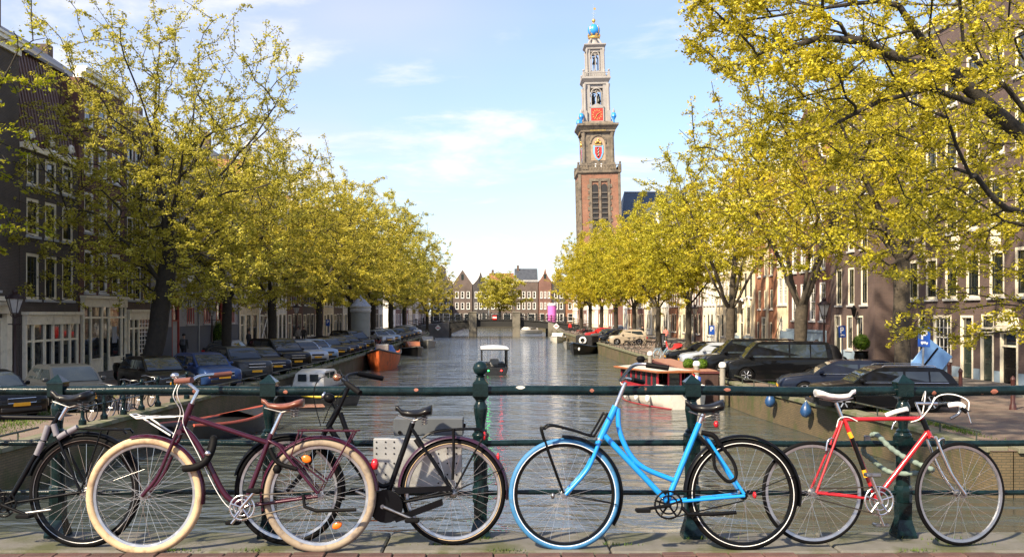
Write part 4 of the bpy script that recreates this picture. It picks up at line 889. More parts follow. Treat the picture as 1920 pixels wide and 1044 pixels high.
def part4(name, mat, fn, **k):                               # the same piece on each of the four faces
    m = MB(); fn(m); me = m.mesh(name, mat, k.get('smooth'))
    for q in range(4): inst(name, me, tw, (0, 0, 0), (0, 0, q * PI / 2))
m = MB(); blk(m, 11.2, 0, 40.2); m.build('brick_shaft', TBR, tw)
m = MB()
for sx in (-1, 1):
    for sy in (-1, 1): m.bx(sx * 5.5 - .35, sx * 5.5 + .35, sy * 5.5 - .35, sy * 5.5 + .35, 0, 40.2)
m.build('corner_pilaster', TST, tw)
def arch_poly(w, z0, z1): return [(-w, z0), (w, z0), (w, z1 - w)] + [(w * math.cos(a), z1 - w + w * math.sin(a)) for a in np.linspace(0, PI, 9)[1:-1]] + [(-w, z1 - w)]
for x in (-1.28, 1.28):
    def lv(m): m.prism([(px_ + x, pz) for px_, pz in arch_poly(.82, 24.5, 37.6)], -5.68, -5.59)
    part4('louvre_opening', LOUV, lv)
    def ls(m):
        for k in range(8): m.add([(x - .8, -5.70, 26 + 1.35 * k), (x + .8, -5.70, 26 + 1.35 * k), (x + .8, -5.95, 25.6 + 1.35 * k), (x - .8, -5.95, 25.6 + 1.35 * k), (x - .8, -5.70, 25.85 + 1.35 * k), (x + .8, -5.70, 25.85 + 1.35 * k)], [(0, 1, 2, 3), (3, 2, 5, 4)])
    part4('louvre', M('louvre_slat', (.06, .052, .045), .8, var=.2), ls)
def fr(m):
    for x in (-2.5, 0, 2.5): m.bx(x - .32, x + .32, -5.9, -5.59, 20, 38.3)
    m.bx(-2.9, 2.9, -5.92, -5.58, 38.3, 39.0); m.bx(-2.9, 2.9, -6.0, -5.58, 24.0, 24.6)
    for k in range(12): m.bx(-3.15 - .25 * (k % 2), -2.82, -5.75, -5.57, 20 + 1.5 * k, 21.0 + 1.5 * k); m.bx(2.82, 3.15 + .25 * (k % 2), -5.75, -5.57, 20 + 1.5 * k, 21.0 + 1.5 * k)
part4('window_surround', TST, fr)
m = MB(); blk(m, 11.4, 40.2, 40.6, 12.2); blk(m, 12.2, 40.6, 41.0); m.build('cornice', TST, tw)
def bal(m, w, z, h, n):
    m.bx(-w, w, -w - .12, -w + .12, z, z + .22); m.bx(-w, w, -w - .14, -w + .14, z + h - .22, z + h)
def balustrade(w, z, h, n, mat):
    part4('balustrade_rail', mat, lambda m: bal(m, w, z, h, n))
    b = MB(); b.lathe([(.10, z + .2), (.17, z + .2 + h * .3), (.08, z + h * .6), (.12, z + h - .2)], 6); bm_ = b.mesh('baluster', mat)
    for q in range(4):
        c_, s_ = math.cos(q * PI / 2), math.sin(q * PI / 2)
        for k in range(n):
            x = -w + 2 * w * (k + .5) / n; inst('baluster', bm_, tw, (x * c_ + w * s_, x * s_ - w * c_, 0))
    p = MB(); p.cbx(-.35, .35, -.35, .35, z - .05, z + h + .12, .06); p.ball((0, 0, z + h + .5), .34, 10, 8); pe = p.mesh('pedestal', mat)
    for sx in (-1, 1):
        for sy in (-1, 1): inst('pedestal', pe, tw, (sx * w, sy * w, 0))
balustrade(5.75, 41.0, 1.7, 15, TST)
# stage two: dark stone with the arms
m = MB(); blk(m, 8.2, 41.0, 51.6); m.build('dark_stage', TST, tw)
for sx in (-1, 1):
    for sy in (-1, 1):
        m = MB(); m.bx(sx * 3.9 - .75, sx * 3.9 + .75, sy * 3.9 - .75, sy * 3.9 + .75, 41, 43.4); m.lathe([(.55, 43.4), (.5, 50.2), (.72, 51.2), (.72, 51.6)], 12, (sx * 3.95, sy * 3.95, 0)); m.build('column', TST, tw, smooth=40)
m = MB(); blk(m, 9.6, 51.6, 52.2); blk(m, 9.8, 52.2, 53.2, 11.2); blk(m, 11.4, 53.2, 53.7, 11.4); blk(m, 9.6, 53.7, 54.4, 8.6); m.build('great_cornice', TST, tw)
part4('arms_niche', M('niche_stone', (.36, .27, .19), .8, var=.2, vs=1), lambda m: m.prism(arch_poly(2.0, 44.0, 50.6), -4.16, -4.08))
part4('niche_arch', TST, lambda m: m.torus((0, -4.16, 48.6), 2.1, .28, 14, 6, 'y', 0, PI), smooth=50)
shield = [(-.95, 47.6), (.95, 47.6), (.95, 46.0), (.55, 44.9), (0, 44.4), (-.55, 44.9), (-.95, 46.0)]
part4('arms_mantle', M('arms_blue', (.18, .45, .78), .5), lambda m: m.prism([(x * 1.5, 46 + (z - 46) * 1.25) for x, z in shield], -4.3, -4.17))
part4('arms_shield', M('arms_red', (.55, .04, .03), .5), lambda m: m.prism(shield, -4.38, -4.31))
part4('arms_pale', BLACKP, lambda m: m.bx(-.28, .28, -4.41, -4.385, 44.8, 47.5))
for k in range(3):
    def cr(m): 
        c_ = 47.0 - .75 * k
        for s_ in (-1, 1): m.add([(-.22, -4.43, c_ - .24 * s_ - .05), (-.14, -4.43, c_ - .24 * s_ - .1), (.22, -4.43, c_ + .24 * s_ + .05), (.14, -4.43, c_ + .24 * s_ + .1)], [(0, 1, 2, 3)])
    part4('arms_cross', SWHITE, cr)
part4('arms_crown', TGO, lambda m: (m.bx(-.9, .9, -4.42, -4.18, 47.9, 48.3), [m.ball((x, -4.35, 48.75 + .3 * (x == 0)), .38, 8, 6) for x in (-.6, 0, .6)], m.ball((0, -4.35, 49.6), .22, 8, 6)), smooth=50)
part4('gold_inscription', TGO, lambda m: [m.bx(-2.2 + .37 * k, -1.98 + .37 * k, -4.88, -4.79, 51.75, 52.08) for k in range(12)])
part4('bell_loft_light', SWHITE, lambda m: (m.bx(-1.0, -.6, -4.14, -4.09, 42.3, 43.2), m.bx(.6, 1.0, -4.14, -4.09, 42.3, 43.2)))
# stage three: pale, clock and bells
m = MB()
for sx in (-1, 1):
    for sy in (-1, 1): m.bx(sx * 2.45 - .65, sx * 2.45 + .65, sy * 2.45 - .65, sy * 2.45 + .65, 54.2, 64.6)
blk(m, 5.6, 54.2, 58.2); blk(m, 5.6, 63.6, 64.6); m.build('pale_stage', TWH, tw)
for sx in (-1, 1):
    for sy in (-1, 1):
        m = MB(); m.bx(sx * 3.25 - .5, sx * 3.25 + .5, sy * 3.25 - .5, sy * 3.25 + .5, 54.2, 57.4); m.lathe([(.42, 57.4), (.38, 63.4), (.55, 64.2), (.55, 64.6)], 12, (sx * 3.25, sy * 3.25, 0)); m.build('column', TWH, tw, smooth=40)
        m = MB(); m.lathe([(.25, 54.0), (.2, 54.6), (.75, 55.6), (.55, 56.4), (.3, 56.6)], 12, (sx * 4.5, sy * 4.5, 0)); u_ = m.build('urn', TBL, tw, smooth=40)
        m = MB(); m.lathe([(.3, 56.6), (.35, 56.9), (.12, 57.5), (0, 57.9)], 10, (sx * 4.5, sy * 4.5, 0)); m.build('finial', TWH, u_, smooth=40)
part4('clock_face', M('clock_red', (.52, .035, .02), .5, var=.1, vs=2), lambda m: m.bx(-1.65, 1.65, -3.42, -3.30, 54.7, 58.1))
part4('clock_frame', TWH, lambda m: (m.bx(-1.95, -1.66, -3.5, -2.9, 54.5, 58.4), m.bx(1.66, 1.95, -3.5, -2.9, 54.5, 58.4), m.bx(-1.95, 1.95, -3.5, -2.9, 58.12, 58.45), m.prism([(-2.1, 58.45), (2.1, 58.45), (0, 59.4)], -3.5, -2.9), m.bx(-1.95, 1.95, -3.5, -2.9, 54.4, 54.69)))
def hours(m):
    for k in range(12):
        a = k * PI / 6; r0, r1, w = .95, 1.42, .11; c_, s_ = math.sin(a), math.cos(a)
        m.add([(r0 * c_ - w * s_, -3.45, 56.4 + r0 * s_ + w * c_), (r1 * c_ - w * s_, -3.45, 56.4 + r1 * s_ + w * c_), (r1 * c_ + w * s_, -3.45, 56.4 + r1 * s_ - w * c_), (r0 * c_ + w * s_, -3.45, 56.4 + r0 * s_ - w * c_)], [(0, 1, 2, 3)])
part4('clock_numeral', TGO, hours)
part4('clock_hand', TGO, lambda m: (m.tube([(0, -3.48, 56.4), (1.15, -3.48, 57.1)], [.16, .05], 4), m.tube([(0, -3.48, 56.4), (-.6, -3.48, 55.2)], [.16, .06], 4)))
def tracery(m, w, zb, zt_, y, pr):
    for x in (-w, 0, w): m.bx(x - .13, x + .13, y, y + .3, zb, zt_ - w)
    m.torus((0, y + .15, zt_ - w), w, .16, 14, 6, 'y', 0, PI)
    for x in (-w / 2, w / 2): m.torus((x, y + .15, zt_ - w - .1), w / 2, .11, 10, 6, 'y', 0, PI)
    m.torus((0, y + .15, zt_ - w * .55), w * .2, .09, 10, 5, 'y')
part4('tracery', TWH, lambda m: tracery(m, 1.5, 58.5, 63.5, -3.0, 0), smooth=50)
BELL = M('bell_bronze', (.045, .05, .045), .45, .5)
for x in (-.8, .8):
    for y_ in (-1.2, 1.0):
        m = MB(); m.lathe([(0, 62.3), (.25, 62.3), (.32, 61.4), (.55, 60.4), (.72, 60.1)], 12, (x, y_, 0)); m.lathe([(0, 60), (.25, 60), (.3, 59.3), (.45, 58.9)], 10, (x, y_, 0)); m.build('bell', BELL, tw, smooth=40)
m = MB(); blk(m, 6.6, 64.6, 65.2); blk(m, 6.8, 65.2, 66.0, 8.0); blk(m, 8.0, 66.0, 66.4); m.build('upper_cornice', TWH, tw)
balustrade(3.5, 66.4, 1.3, 11, TWH)
m = MB()
for sx in (-1, 1):
    for sy in (-1, 1): m.bx(sx * 1.85 - .45, sx * 1.85 + .45, sy * 1.85 - .45, sy * 1.85 + .45, 66.4, 74.2)
blk(m, 4.2, 66.4, 68.4); blk(m, 4.2, 73.5, 74.2); m.build('lantern', TWH, tw)
for sx in (-1, 1):
    for sy in (-1, 1):
        m = MB(); m.lathe([(.36, 66.4), (.36, 68.4), (.26, 68.5), (.24, 73.2), (.38, 73.8), (.38, 74.2)], 10, (sx * 2.35, sy * 2.35, 0)); m.build('column', TWH, tw, smooth=40)
part4('tracery', TWH, lambda m: tracery(m, 1.1, 68.4, 73.5, -2.2, 0), smooth=50)
m = MB(); m.lathe([(0, 72.4), (.3, 72.4), (.38, 71.6), (.7, 70.6)], 10); m.build('bell', BELL, tw, smooth=40)
m = MB(); blk(m, 5.0, 74.2, 74.6); blk(m, 5.1, 74.6, 75.2, 6.1); blk(m, 6.1, 75.2, 75.5); m.build('lantern_cornice', TWH, tw)
m = MB(); m.lathe([(2.2, 75.5), (1.6, 75.9), (1.15, 76.6), (1.2, 77.2), (1.5, 77.5)], 8, a0=PI / 8)
for k in range(4):
    a = PI / 4 + k * PI / 2; m.tube([(2.6 * math.cos(a), 2.6 * math.sin(a), 75.6), (2.0 * math.cos(a), 2.0 * math.sin(a), 76.5), (1.2 * math.cos(a), 1.2 * math.sin(a), 77.3)], .28, 6)
m.build('crown_foot', TWH, tw, smooth=45)
m = MB(); m.lathe([(1.5, 77.4), (1.7, 77.6), (1.7, 78.0), (1.6, 78.1)], 20); m.build('crown_ring', TGO, tw, smooth=40)
for k in range(8):
    a = k * PI / 4 + .3; p = MB(); p.lathe([(.18, 78.0), (.3, 78.3), (.14, 78.5), (0, 78.9)], 6, (1.68 * math.cos(a), 1.68 * math.sin(a), 0)); p.build('crown_leaf', TGO, tw)
m = MB(); m.ball((0, 0, 79.7), 1.72, 20, 14, 1.05); m.build('crown_orb', TBL, tw, smooth=60)
for k in range(2):
    m = MB(); a = k * PI / 2 + PI / 4; m.torus((0, 0, 0), 1.76, .10, 24, 6, 'y'); m.build('crown_band', TGO, tw, (0, 0, 79.7), (0, 0, a), smooth=60)
m = MB(); m.ball((0, 0, 82.4), .55, 12, 10); m.tube([(0, 0, 81.3), (0, 0, 82)], .2, 8); m.build('gold_ball', TGO, tw, smooth=60)
m = MB(); m.tube([(0, 0, 82.8), (0, 0, 87)], [.12, .05], 6); m.bx(-.5, .5, -.05, .05, 84.3, 84.5); m.build('spire', BLUEG, tw)
m = MB(); m.prism([(-.1, 85.4), (.5, 85.2), (.8, 85.7), (.4, 86.0), (0, 85.8)], -.04, .04); m.build('weathervane', TGO, tw)
# church nave beside the tower
ch = thing('church', 'church with steep blue-grey slate roof beside the tower', 'church', (TX, TD, 0))
m = MB(); m.bx(5.8, 34, 3, 24, 0, 27); m.build('wall', TBR, ch)
m = MB(); m.loft([[(5.8, 2, 27), (8.0, 13.5, 37.6), (5.8, 25, 27)], [(34.5, 2, 27), (32.5, 13.5, 37.6), (34.5, 25, 27)]]); rf = m.build('roof', M('church_slate', (.06, .085, .12), .55, var=.2, vs=.6, bump=.05, bs=3), ch)
m = MB(); m.tube([(8, 13.5, 37.7), (32.5, 13.5, 37.7)], .22, 6); m.build('ridge', ZINC, rf)
for k in range(4):
    m = MB(); x = 9.5 + 6 * k; m.prism([(px_ + x, pz) for px_, pz in arch_poly(1.2, 12, 22)], 2.9, 2.98); m.build('window', GLASS, ch)
    m = MB(); m.tube([(px_ + x, 2.9, pz) for px_, pz in arch_poly(1.3, 12, 22.1)], .18, 5); m.build('window_frame', TST, ch)
# ================================================================ bicycles on the bridge
BD = 6.25; S = F / BD; VG = V0 + (ZC - 1.7) * S                 # px per metre and ground row at the bicycles
LEATHB = M('saddle_black', (.005, .005, .0055), .36, spec=.25, var=.3, vs=20, bump=.0006, bs=200, coat=.2)
LEATHR = M('saddle_brown', (.17, .055, .03), .38, var=.25, vs=14, bump=.0006, bs=200, coat=.25)
LEATHW = M('saddle_white', (.72, .71, .69), .45, var=.07, vs=12, dirt=(.45, .42, .38), dscale=9, dlo=.55, dhi=.7)
FBLK = M('frame_black', (.004, .0045, .006), .34, var=.3, coat=.1, spec=.08, dirt=(.03, .024, .02), dscale=22, dlo=.68, dhi=.75)
FMAR = M('frame_maroon', (.040, .004, .015), .26, .2, var=.2, coat=.4, spec=.3, dirt=(.06, .02, .02), dscale=20, dlo=.66, dhi=.75)
FBLU = M('frame_blue', (.006, .25, .70), .3, var=.06, coat=.5, dirt=(.02, .16, .36), dscale=18, dlo=.68, dhi=.78)
FRED = M('frame_red', (.38, .010, .014), .28, var=.12, coat=.6, dirt=(.22, .03, .03), dscale=18, dlo=.66, dhi=.78)
TCREAM = M('tyre_cream', (.50, .37, .22), .75, var=.15, vs=12, dirt=(.27, .19, .12), dscale=16, dlo=.50, dhi=.70, bump=.001, bs=150)
TGREY = M('tyre_greyed_cream', (.30, .24, .17), .8, var=.2, vs=14, dirt=(.15, .12, .10), dscale=14, dlo=.47, dhi=.66, bump=.001, bs=150)
TBLUE = M('tyre_blue', (.035, .17, .36), .65, var=.2, vs=14, dirt=(.04, .10, .17), dscale=14, dlo=.55, dhi=.7)
WHITEP = M('white_plastic', (.78, .78, .76), .4, var=.05)
SPOKE = M('spoke_steel', (.62, .60, .57), .28, 1, var=.1)
ORANGE = M('orange_reflector', (.85, .17, .01), .25, var=.15, coat=.5)
REDR = M('red_reflector', (.5, .012, .02), .25, var=.1, coat=.5)
GRIPB = M('grip_brown', (.13, .045, .03), .6, var=.2)
GRIPK = M('grip_black', (.005, .005, .0055), .6, var=.2, spec=.1)
RIM = M('rim_alloy', (.40, .41, .43), .35, .9, var=.12, vs=20)
def bike(name, label, uc, lean=-4.5, y=0.0, group='bicycles leaning on the bridge railing'):
    t = thing(name, label, 'bicycle', ((uc - U0) / S, BD + y, 1.7096), 0, group); t.rotation_euler = (RAD(lean), 0, 0); t['_uc'] = uc; return t
def P(t, u, v, dy=0.0): return Vector(((u - t['_uc']) / S, dy, (VG - v) / S))
def tb(t, name, mat, r, pts, dy=0.0, n=10, parent=None, smooth_path=False):
    q = [P(t, p[0], p[1], (p[2] if len(p) > 2 else 0) + dy) for p in pts]
    if smooth_path and len(q) > 2: q = spline(q)
    m = MB(); m.tube(q, r if not isinstance(r, tuple) else list(np.linspace(r[0], r[1], len(q))), n); return m.build(name, mat, parent or t, smooth=50)
def spline(q, k=6):
    out = []; q = [q[0] * 2 - q[1]] + list(q) + [q[-1] * 2 - q[-2]]
    for i in range(1, len(q) - 2):
        for j in range(k):
            f = j / k; a, b, c, d = q[i - 1], q[i], q[i + 1], q[i + 2]
            out.append(.5 * ((2 * b) + (c - a) * f + (2 * a - 5 * b + 4 * c - d) * f * f + (3 * b - a - 3 * c + d) * f ** 3))
    out.append(q[-2]); return out
def wheel(t, u, v, r, tyre, tw_=.02, rim=RIM, nsp=32, steer=0, wall=None, seed=0, rimw=.013, hubm=STEEL, dy=0):
    """r in px; wheel = hub, with tyre, rim and spokes below it"""
    R_ = r / S; c = P(t, u, v, dy); rg = random.Random(seed)
    h = MB(); h.lathe([(.009, -.055), (.009, -.035), (.024, -.034), (.024, -.028), (.015, -.024), (.015, .024), (.024, .028), (.024, .034), (.009, .035), (.009, .055)], 14, axis='y')
    w = h.build('wheel', hubm, t, c, (0, 0, steer), smooth=40)
    m = MB(); m.torus((0, 0, 0), R_ - tw_, tw_, 64, 10); m.build('tyre', tyre, w, smooth=60)
    if wall:
        m = MB(); [m.torus((0, s * tw_ * .82, 0), R_ - tw_ * 1.55, .0028, 64, 5) for s in (-1, 1)]; m.build('tyre_wall_stripe', wall, w, smooth=60)
    m = MB(); ri = R_ - 2 * tw_ + .004; prof = [(ri, -rimw), (ri, rimw), (ri - .016, rimw * .8), (ri - .020, 0), (ri - .016, -rimw * .8)]
    vs = []; fs = []; N = 64
    for i in range(N):
        a = 2 * PI * i / N
        for (rr_, yy) in prof: vs.append((rr_ * math.cos(a), yy, rr_ * math.sin(a)))
    for i in range(N):
        for k in range(5): j = (i + 1) % N; k2 = (k + 1) % 5; fs.append((i*5 + k, j*5 + k, j*5 + k2, i*5 + k2))
    m.add(vs, fs); m.build('rim', rim, w, smooth=50)
    m = MB()
    for k in range(nsp):
        a = 2 * PI * k / nsp; s = 1 if k % 2 else -1; b = a + (1.25 if (k // 2) % 2 else -1.25) * .9 + rg.uniform(-.03, .03)
        m.tube([(.022 * math.cos(b), s * .031, .022 * math.sin(b)), ((ri - .012) * math.cos(a), s * .004, (ri - .012) * math.sin(a))], .0011, 4, cap=False)
    m.build('spokes', SPOKE, w); return w
def fender(t, u, v, r, a0, a1, mat, wd=.026, name='mudguard', N=40):
    R_ = r / S; c = P(t, u, v); m = MB(); rings = []
    for i in range(N + 1):
        a = RAD(a0 + (a1 - a0) * i / N); ca, sa = math.cos(a), math.sin(a)
        ring = []
        for (yy, dr) in ((-wd, -.016), (-wd * .75, -.003), (0, .003), (wd * .75, -.003), (wd, -.016), (wd * .7, -.007), (0, -.001), (-wd * .7, -.007)): ring.append(c + Vector(((R_ + dr) * ca, yy, (R_ + dr) * sa)))
        rings.append(ring)
    m.loft(rings); return m.build(name, mat, t, smooth=60)
def saddle(t, u0, u1, v, mat, nose=-1, h=.05, w=.085, tilt=0, sprung=True):
    """u0..u1 px span, v top row; nose -1: points left"""
    L_ = (u1 - u0) / S; c = P(t, (u0 + u1) / 2, v); m = MB(); rings = []
    for i in range(13):
        f = i / 12; hw = .022 + (w - .022) * (1 / (1 + math.exp(-(f - .55) * 11))); hw *= (.35 if i == 0 else (.8 if i == 1 else 1)) * (.6 if i == 12 else 1)
        x = (f - .5) * L_ * (-nose); dip = .014 * math.sin(PI * min(1, f * 1.25)) - (.020 * max(0, f - .72) / .28 if True else 0) - (.018 if f < .12 else 0); dip = dip
        ztop = -dip + tilt * (f - .5); th = h * (.55 + .45 * f)
        rings.append([c + Vector((x, hw * math.cos(a), ztop - th * .5 + (th * .5) * math.sin(a) * (1 if math.sin(a) > 0 else 1.0))) for a in np.linspace(0, 2 * PI, 14)[:-1]])
    m.loft(rings); s = m.build('saddle', mat, t, smooth=70)
    m = MB()
    for sy in (-1, 1):
        m.tube([c + Vector((nose * L_ * .42, sy * .012, -h * .75)), c + Vector((0, sy * .022, -h * 1.25)), c + Vector((-nose * L_ * .36, sy * .04, -h * .9))], .004, 6)
        if sprung:
            pts = [c + Vector((-nose * L_ * .30 + .016 * math.cos(k * .9), sy * .05 + .016 * math.sin(k * .9), -h * .8 - .0022 * k)) for k in range(26)]; m.tube(pts, .003, 5)
    m.build('saddle_rails', STEEL, s); return s
def crankset(t, u, v, r, mat, ang, arm=58, ringmat=None, front=-1, pedal=GRIPK, arm_mat=CHROME, holes=5):
    c = P(t, u, v, front * .05); R_ = r / S; m = MB(); N = 40
    m.torus((0, 0, 0), R_ - .006, .006, N, 6, sy=.6); m.torus((0, 0, 0), R_ * .62, .005, 24, 6, sy=.6)
    for k in range(holes):
        a = 2 * PI * k / holes + .3; m.tube([(.012 * math.cos(a), 0, .012 * math.sin(a)), ((R_ - .008) * math.cos(a), 0, (R_ - .008) * math.sin(a))], .007, 6)
    for k in range(36):
        a = 2 * PI * k / 36; m.bx(R_ * math.cos(a) - .002, R_ * math.cos(a) + .002, -.0015, .0015, R_ * math.sin(a) - .002, R_ * math.sin(a) + .002)
    cr = m.build('chainring', ringmat or mat, t, c, smooth=50)
    for s, a in ((front, ang), (-front, ang + PI)):
        L_ = arm / S; e = Vector((L_ * math.cos(a), 0, L_ * math.sin(a))); o = Vector((0, s * .028 if s == front else s * .11, 0))
        m = MB(); m.tube([o, o + e * .5 + Vector((0, s * .006, 0)), o + e + Vector((0, s * .012, 0))], [.013, .010, .011], 8); m.lathe([(.014, -.008), (.014, .008)], 12, tuple(o), 'y'); m.build('crank', arm_mat, cr, smooth=50)
        m = MB(); q = o + e + Vector((0, s * .055, 0)); m.cbx(q.x - .045, q.x + .045, q.y - .035, q.y + .035, q.z - .012, q.z + .012, .006); m.build('pedal', pedal, cr)
    return cr
CHAINM = M('chain_dark', (.05, .042, .035), .5, .6, var=.3, vs=60)
def chain(t, u0, v0, r0, u1, v1, r1, mat=CHAINM, front=-1):
    a, b = P(t, u0, v0, front * .05), P(t, u1, v1, front * .05); m = MB()
    for s in (-1, 1): m.tube([a + Vector((0, 0, s * r0 / S)), b + Vector((0, 0, s * r1 / S))], .0045, 6)
    return m.build('chain', mat, t)
def pair(t, name, mat, r, pts, w0, w1, n=8, sm=False):
    for s in (-1, 1):
        k = len(pts); q = [(p[0], p[1], s * (w0 + (w1 - w0) * i / (k - 1))) for i, p in enumerate(pts)]; tb(t, name, mat, r, q, n=n, smooth_path=sm)
def small(t, name, mat, u, v, sx, sy, sz, dy=-.03, ry=0):
    m = MB(); m.lathe([(0, -1), (.6, -.85), (1, 0), (.6, .85), (0, 1)], 10); return inst(name, m.mesh(name, mat, 60), t, P(t, u, v, dy), (0, ry, 0), scale=(sx, sy, sz))
# ---- maroon bicycle with cream tyres
b = bike('bicycle', 'maroon bicycle with cream tyres, brown saddle and white front carrier', 450, y=-.04)
wheel(b, 273, 930, 110, TCREAM, .027, seed=1, nsp=36); wheel(b, 600, 930, 106, TGREY, .026, seed=2, nsp=36)
tb(b, 'head_tube', FMAR, .021, [(357, 759), (336, 815)]); tb(b, 'top_tube', FMAR, .0165, [(352, 784), (500, 832)])
tb(b, 'curved_down_tube', FMAR, .019, [(343, 806), (364, 827), (389, 868), (416, 918), (434, 938), (459, 948)], smooth_path=True)
tb(b, 'seat_tube', FMAR, .0165, [(508, 815), (459, 950)]); pair(b, 'seat_stay', FMAR, .010, [(504, 828), (525, 838), (600, 925)], .018, .062)
pair(b, 'chain_stay', FMAR, .010, [(459, 950), (600, 930)], .03, .062); pair(b, 'fork_blade', FMAR, .0125, [(334, 815), (322, 845), (300, 896), (273, 930)], .05, .055, sm=True)
tb(b, 'fork_crown', FMAR, .018, [(338, 812, -.05), (338, 812, .05)])
fender(b, 273, 930, 113, 105, -8, FMAR, .03); fender(b, 600, 930, 111, 195, 5, FMAR, .03)
tb(b, 'seat_post', CHROME, .0145, [(527, 775), (506, 822)]); saddle(b, 488, 567, 755, LEATHR, -1, .055, .09)
tb(b, 'stem', CHROME, .013, [(357, 759), (367, 735), (350, 722)]); tb(b, 'handlebar', CHROME, .0115, [(352, 720, -.24), (340, 716, -.12), (348, 722, 0), (356, 708, .12), (375, 703, .26)], smooth_path=True)
tb(b, 'grip', GRIPB, .018, [(350, 718, -.25), (386, 716, -.33)]); tb(b, 'grip', GRIPB, .018, [(368, 706, .24), (402, 701, .34)])
small(b, 'bell', CHROME, 343, 708, .03, .03, .02, -.2); tb(b, 'brake_cable', WHITEP, .0026, [(338, 722, -.1), (333, 745, -.12), (341, 772, -.06), (334, 800, -.04), (326, 822, -.04)], smooth_path=True)
tb(b, 'brake_cable', WHITEP, .0026, [(346, 716, -.1), (339, 740, -.11), (346, 775, -.05), (345, 800, -.03), (372, 850, -.03), (412, 925, -.03), (440, 955, -.03), (480, 960, -.04)], smooth_path=True)
fc_ = MB(); q = [P(b, 246, 774), P(b, 340, 781)]
for s in (-.085, .085): fc_.tube([P(b, 336, 783, s), P(b, 262, 786, s), P(b, 247, 779, s * .6)], .005, 6)
fc_.tube([P(b, 247, 779, -.05), P(b, 247, 779, .05)], .005, 6)
for u in (262, 285, 310): fc_.bx(P(b, u, 780).x - .02, P(b, u, 780).x + .02, -.085, .085, P(b, u, 783).z, P(b, u, 783).z + .004)
for s in (-.06, .06): fc_.tube([P(b, 270, 785, s), P(b, 322, 818, s * .7)], .0055, 6)
fc_.build('front_carrier', WHITEP, b, smooth=50)
rc = MB()
for s in (-.06, .06):
    rc.tube([P(b, 560, 809, s), P(b, 672, 810, s)], .006, 6); rc.tube([P(b, 563, 811, s), P(b, 549, 855, s), P(b, 612, 903, s), P(b, 600, 925, s)], .006, 6); rc.tube([P(b, 664, 812, s), P(b, 616, 900, s)], .006, 6)
for u in (575, 600, 640, 665): rc.tube([P(b, u, 809, -.06), P(b, u, 809, .06)], .005, 6)
rc.build('rear_carrier', FMAR, b, smooth=50)
crankset(b, 459, 951, 24, STEEL, RAD(50), 44, CHROME); chain(b, 459, 951, 22, 600, 930, 9)
small(b, 'spoke_reflector', ORANGE, 576, 862, .034, .012, .024, -.03, .3); small(b, 'spoke_reflector', ORANGE, 635, 984, .036, .012, .022, -.03, -.5)
small(b, 'rear_lamp', REDR, 703, 872, .026, .03, .036, 0); tb(b, 'kickstand', GRIPK, .011, [(573, 926, -.07), (577, 948, -.08), (600, 955, -.10), (674, 952, -.13)])
tb(b, 'ring_lock', GRIPK, .014, [(508, 842, -.05), (525, 868, -.06), (560, 880, -.06)], smooth_path=True); small(b, 'dynamo', GRIPK, 523, 880, .03, .03, .03, -.05)
tb(b, 'chain_lock', GRIPK, .024, [(348, 880, -.03), (372, 876, -.06), (389, 866, -.05), (398, 845, -.02), (397, 825, .03), (388, 850, .06)], smooth_path=True); small(b, 'padlock', CHROME, 394, 851, .022, .018, .018, -.06)
# ---- black bicycle behind it
b = bike('bicycle', 'black Dutch bicycle with round headlamp, wheel behind the maroon one', 690, y=.10, lean=-3)
wheel(b, 534, 927, 104, RUBBER, .020, seed=3); wheel(b, 848, 930, 101, RUBBER, .020, wall=TCREAM, seed=4)
tb(b, 'head_tube', FBLK, .020, [(630, 768), (608, 808)]); tb(b, 'down_tube', FBLK, .0185, [(609, 806), (690, 922), (716, 955)]); tb(b, 'top_tube', FBLK, .0165, [(631, 780), (645, 818), (668, 870), (706, 917), (734, 914)], smooth_path=True)
tb(b, 'seat_tube', FBLK, .0175, [(770, 800), (716, 955)]); pair(b, 'seat_stay', FBLK, .009, [(767, 808), (848, 930)], .02, .062); pair(b, 'chain_stay', FBLK, .010, [(716, 955), (848, 930)], .03, .062)
pair(b, 'fork_blade', FBLK, .012, [(606, 810), (585, 850), (560, 895), (534, 927)], .045, .055, sm=True)
tb(b, 'seat_post', STEEL, .0135, [(775, 788), (768, 806)]); saddle(b, 737, 807, 771, LEATHB, -1, .065, .10)
tb(b, 'stem', FBLK, .0135, [(630, 768), (648, 728)]); tb(b, 'handlebar', FBLK, .0115, [(682, 740, -.30), (652, 722, -.22), (640, 716, -.1), (645, 724, 0), (638, 712, .10), (655, 706, .22), (700, 716, .32)], smooth_path=True)
tb(b, 'grip', GRIPK, .018, [(653, 722, -.23), (682, 740, -.31)]); tb(b, 'grip', GRIPK, .018, [(655, 706, .22), (700, 716, .33)])
small(b, 'bell', M('bell_copper', (.45, .22, .13), .25, .9), 634, 712, .03, .03, .024, -.2); small(b, 'headlamp', FBLK, 611, 752, .042, .036, .032, -.02, .4); small(b, 'headlamp_lens', CHROME, 600, 747, .014, .028, .026, -.02, .4)
tb(b, 'lamp_bracket', FBLK, .006, [(614, 760), (624, 778)]); tb(b, 'brake_cable', FBLK, .003, [(644, 714, -.1), (600, 712, -.08), (583, 745, -.06), (596, 805, -.04)], smooth_path=True); tb(b, 'brake_cable', FBLK, .003, [(650, 728, -.1), (618, 762, -.06), (600, 800, -.03)], smooth_path=True)
fender(b, 848, 930, 106, 175, -8, M('mudguard_plum', (.035, .012, .03), .3, var=.2, coat=.5), .03); fender(b, 534, 927, 108, 165, -10, FBLK, .03)
rc = MB()
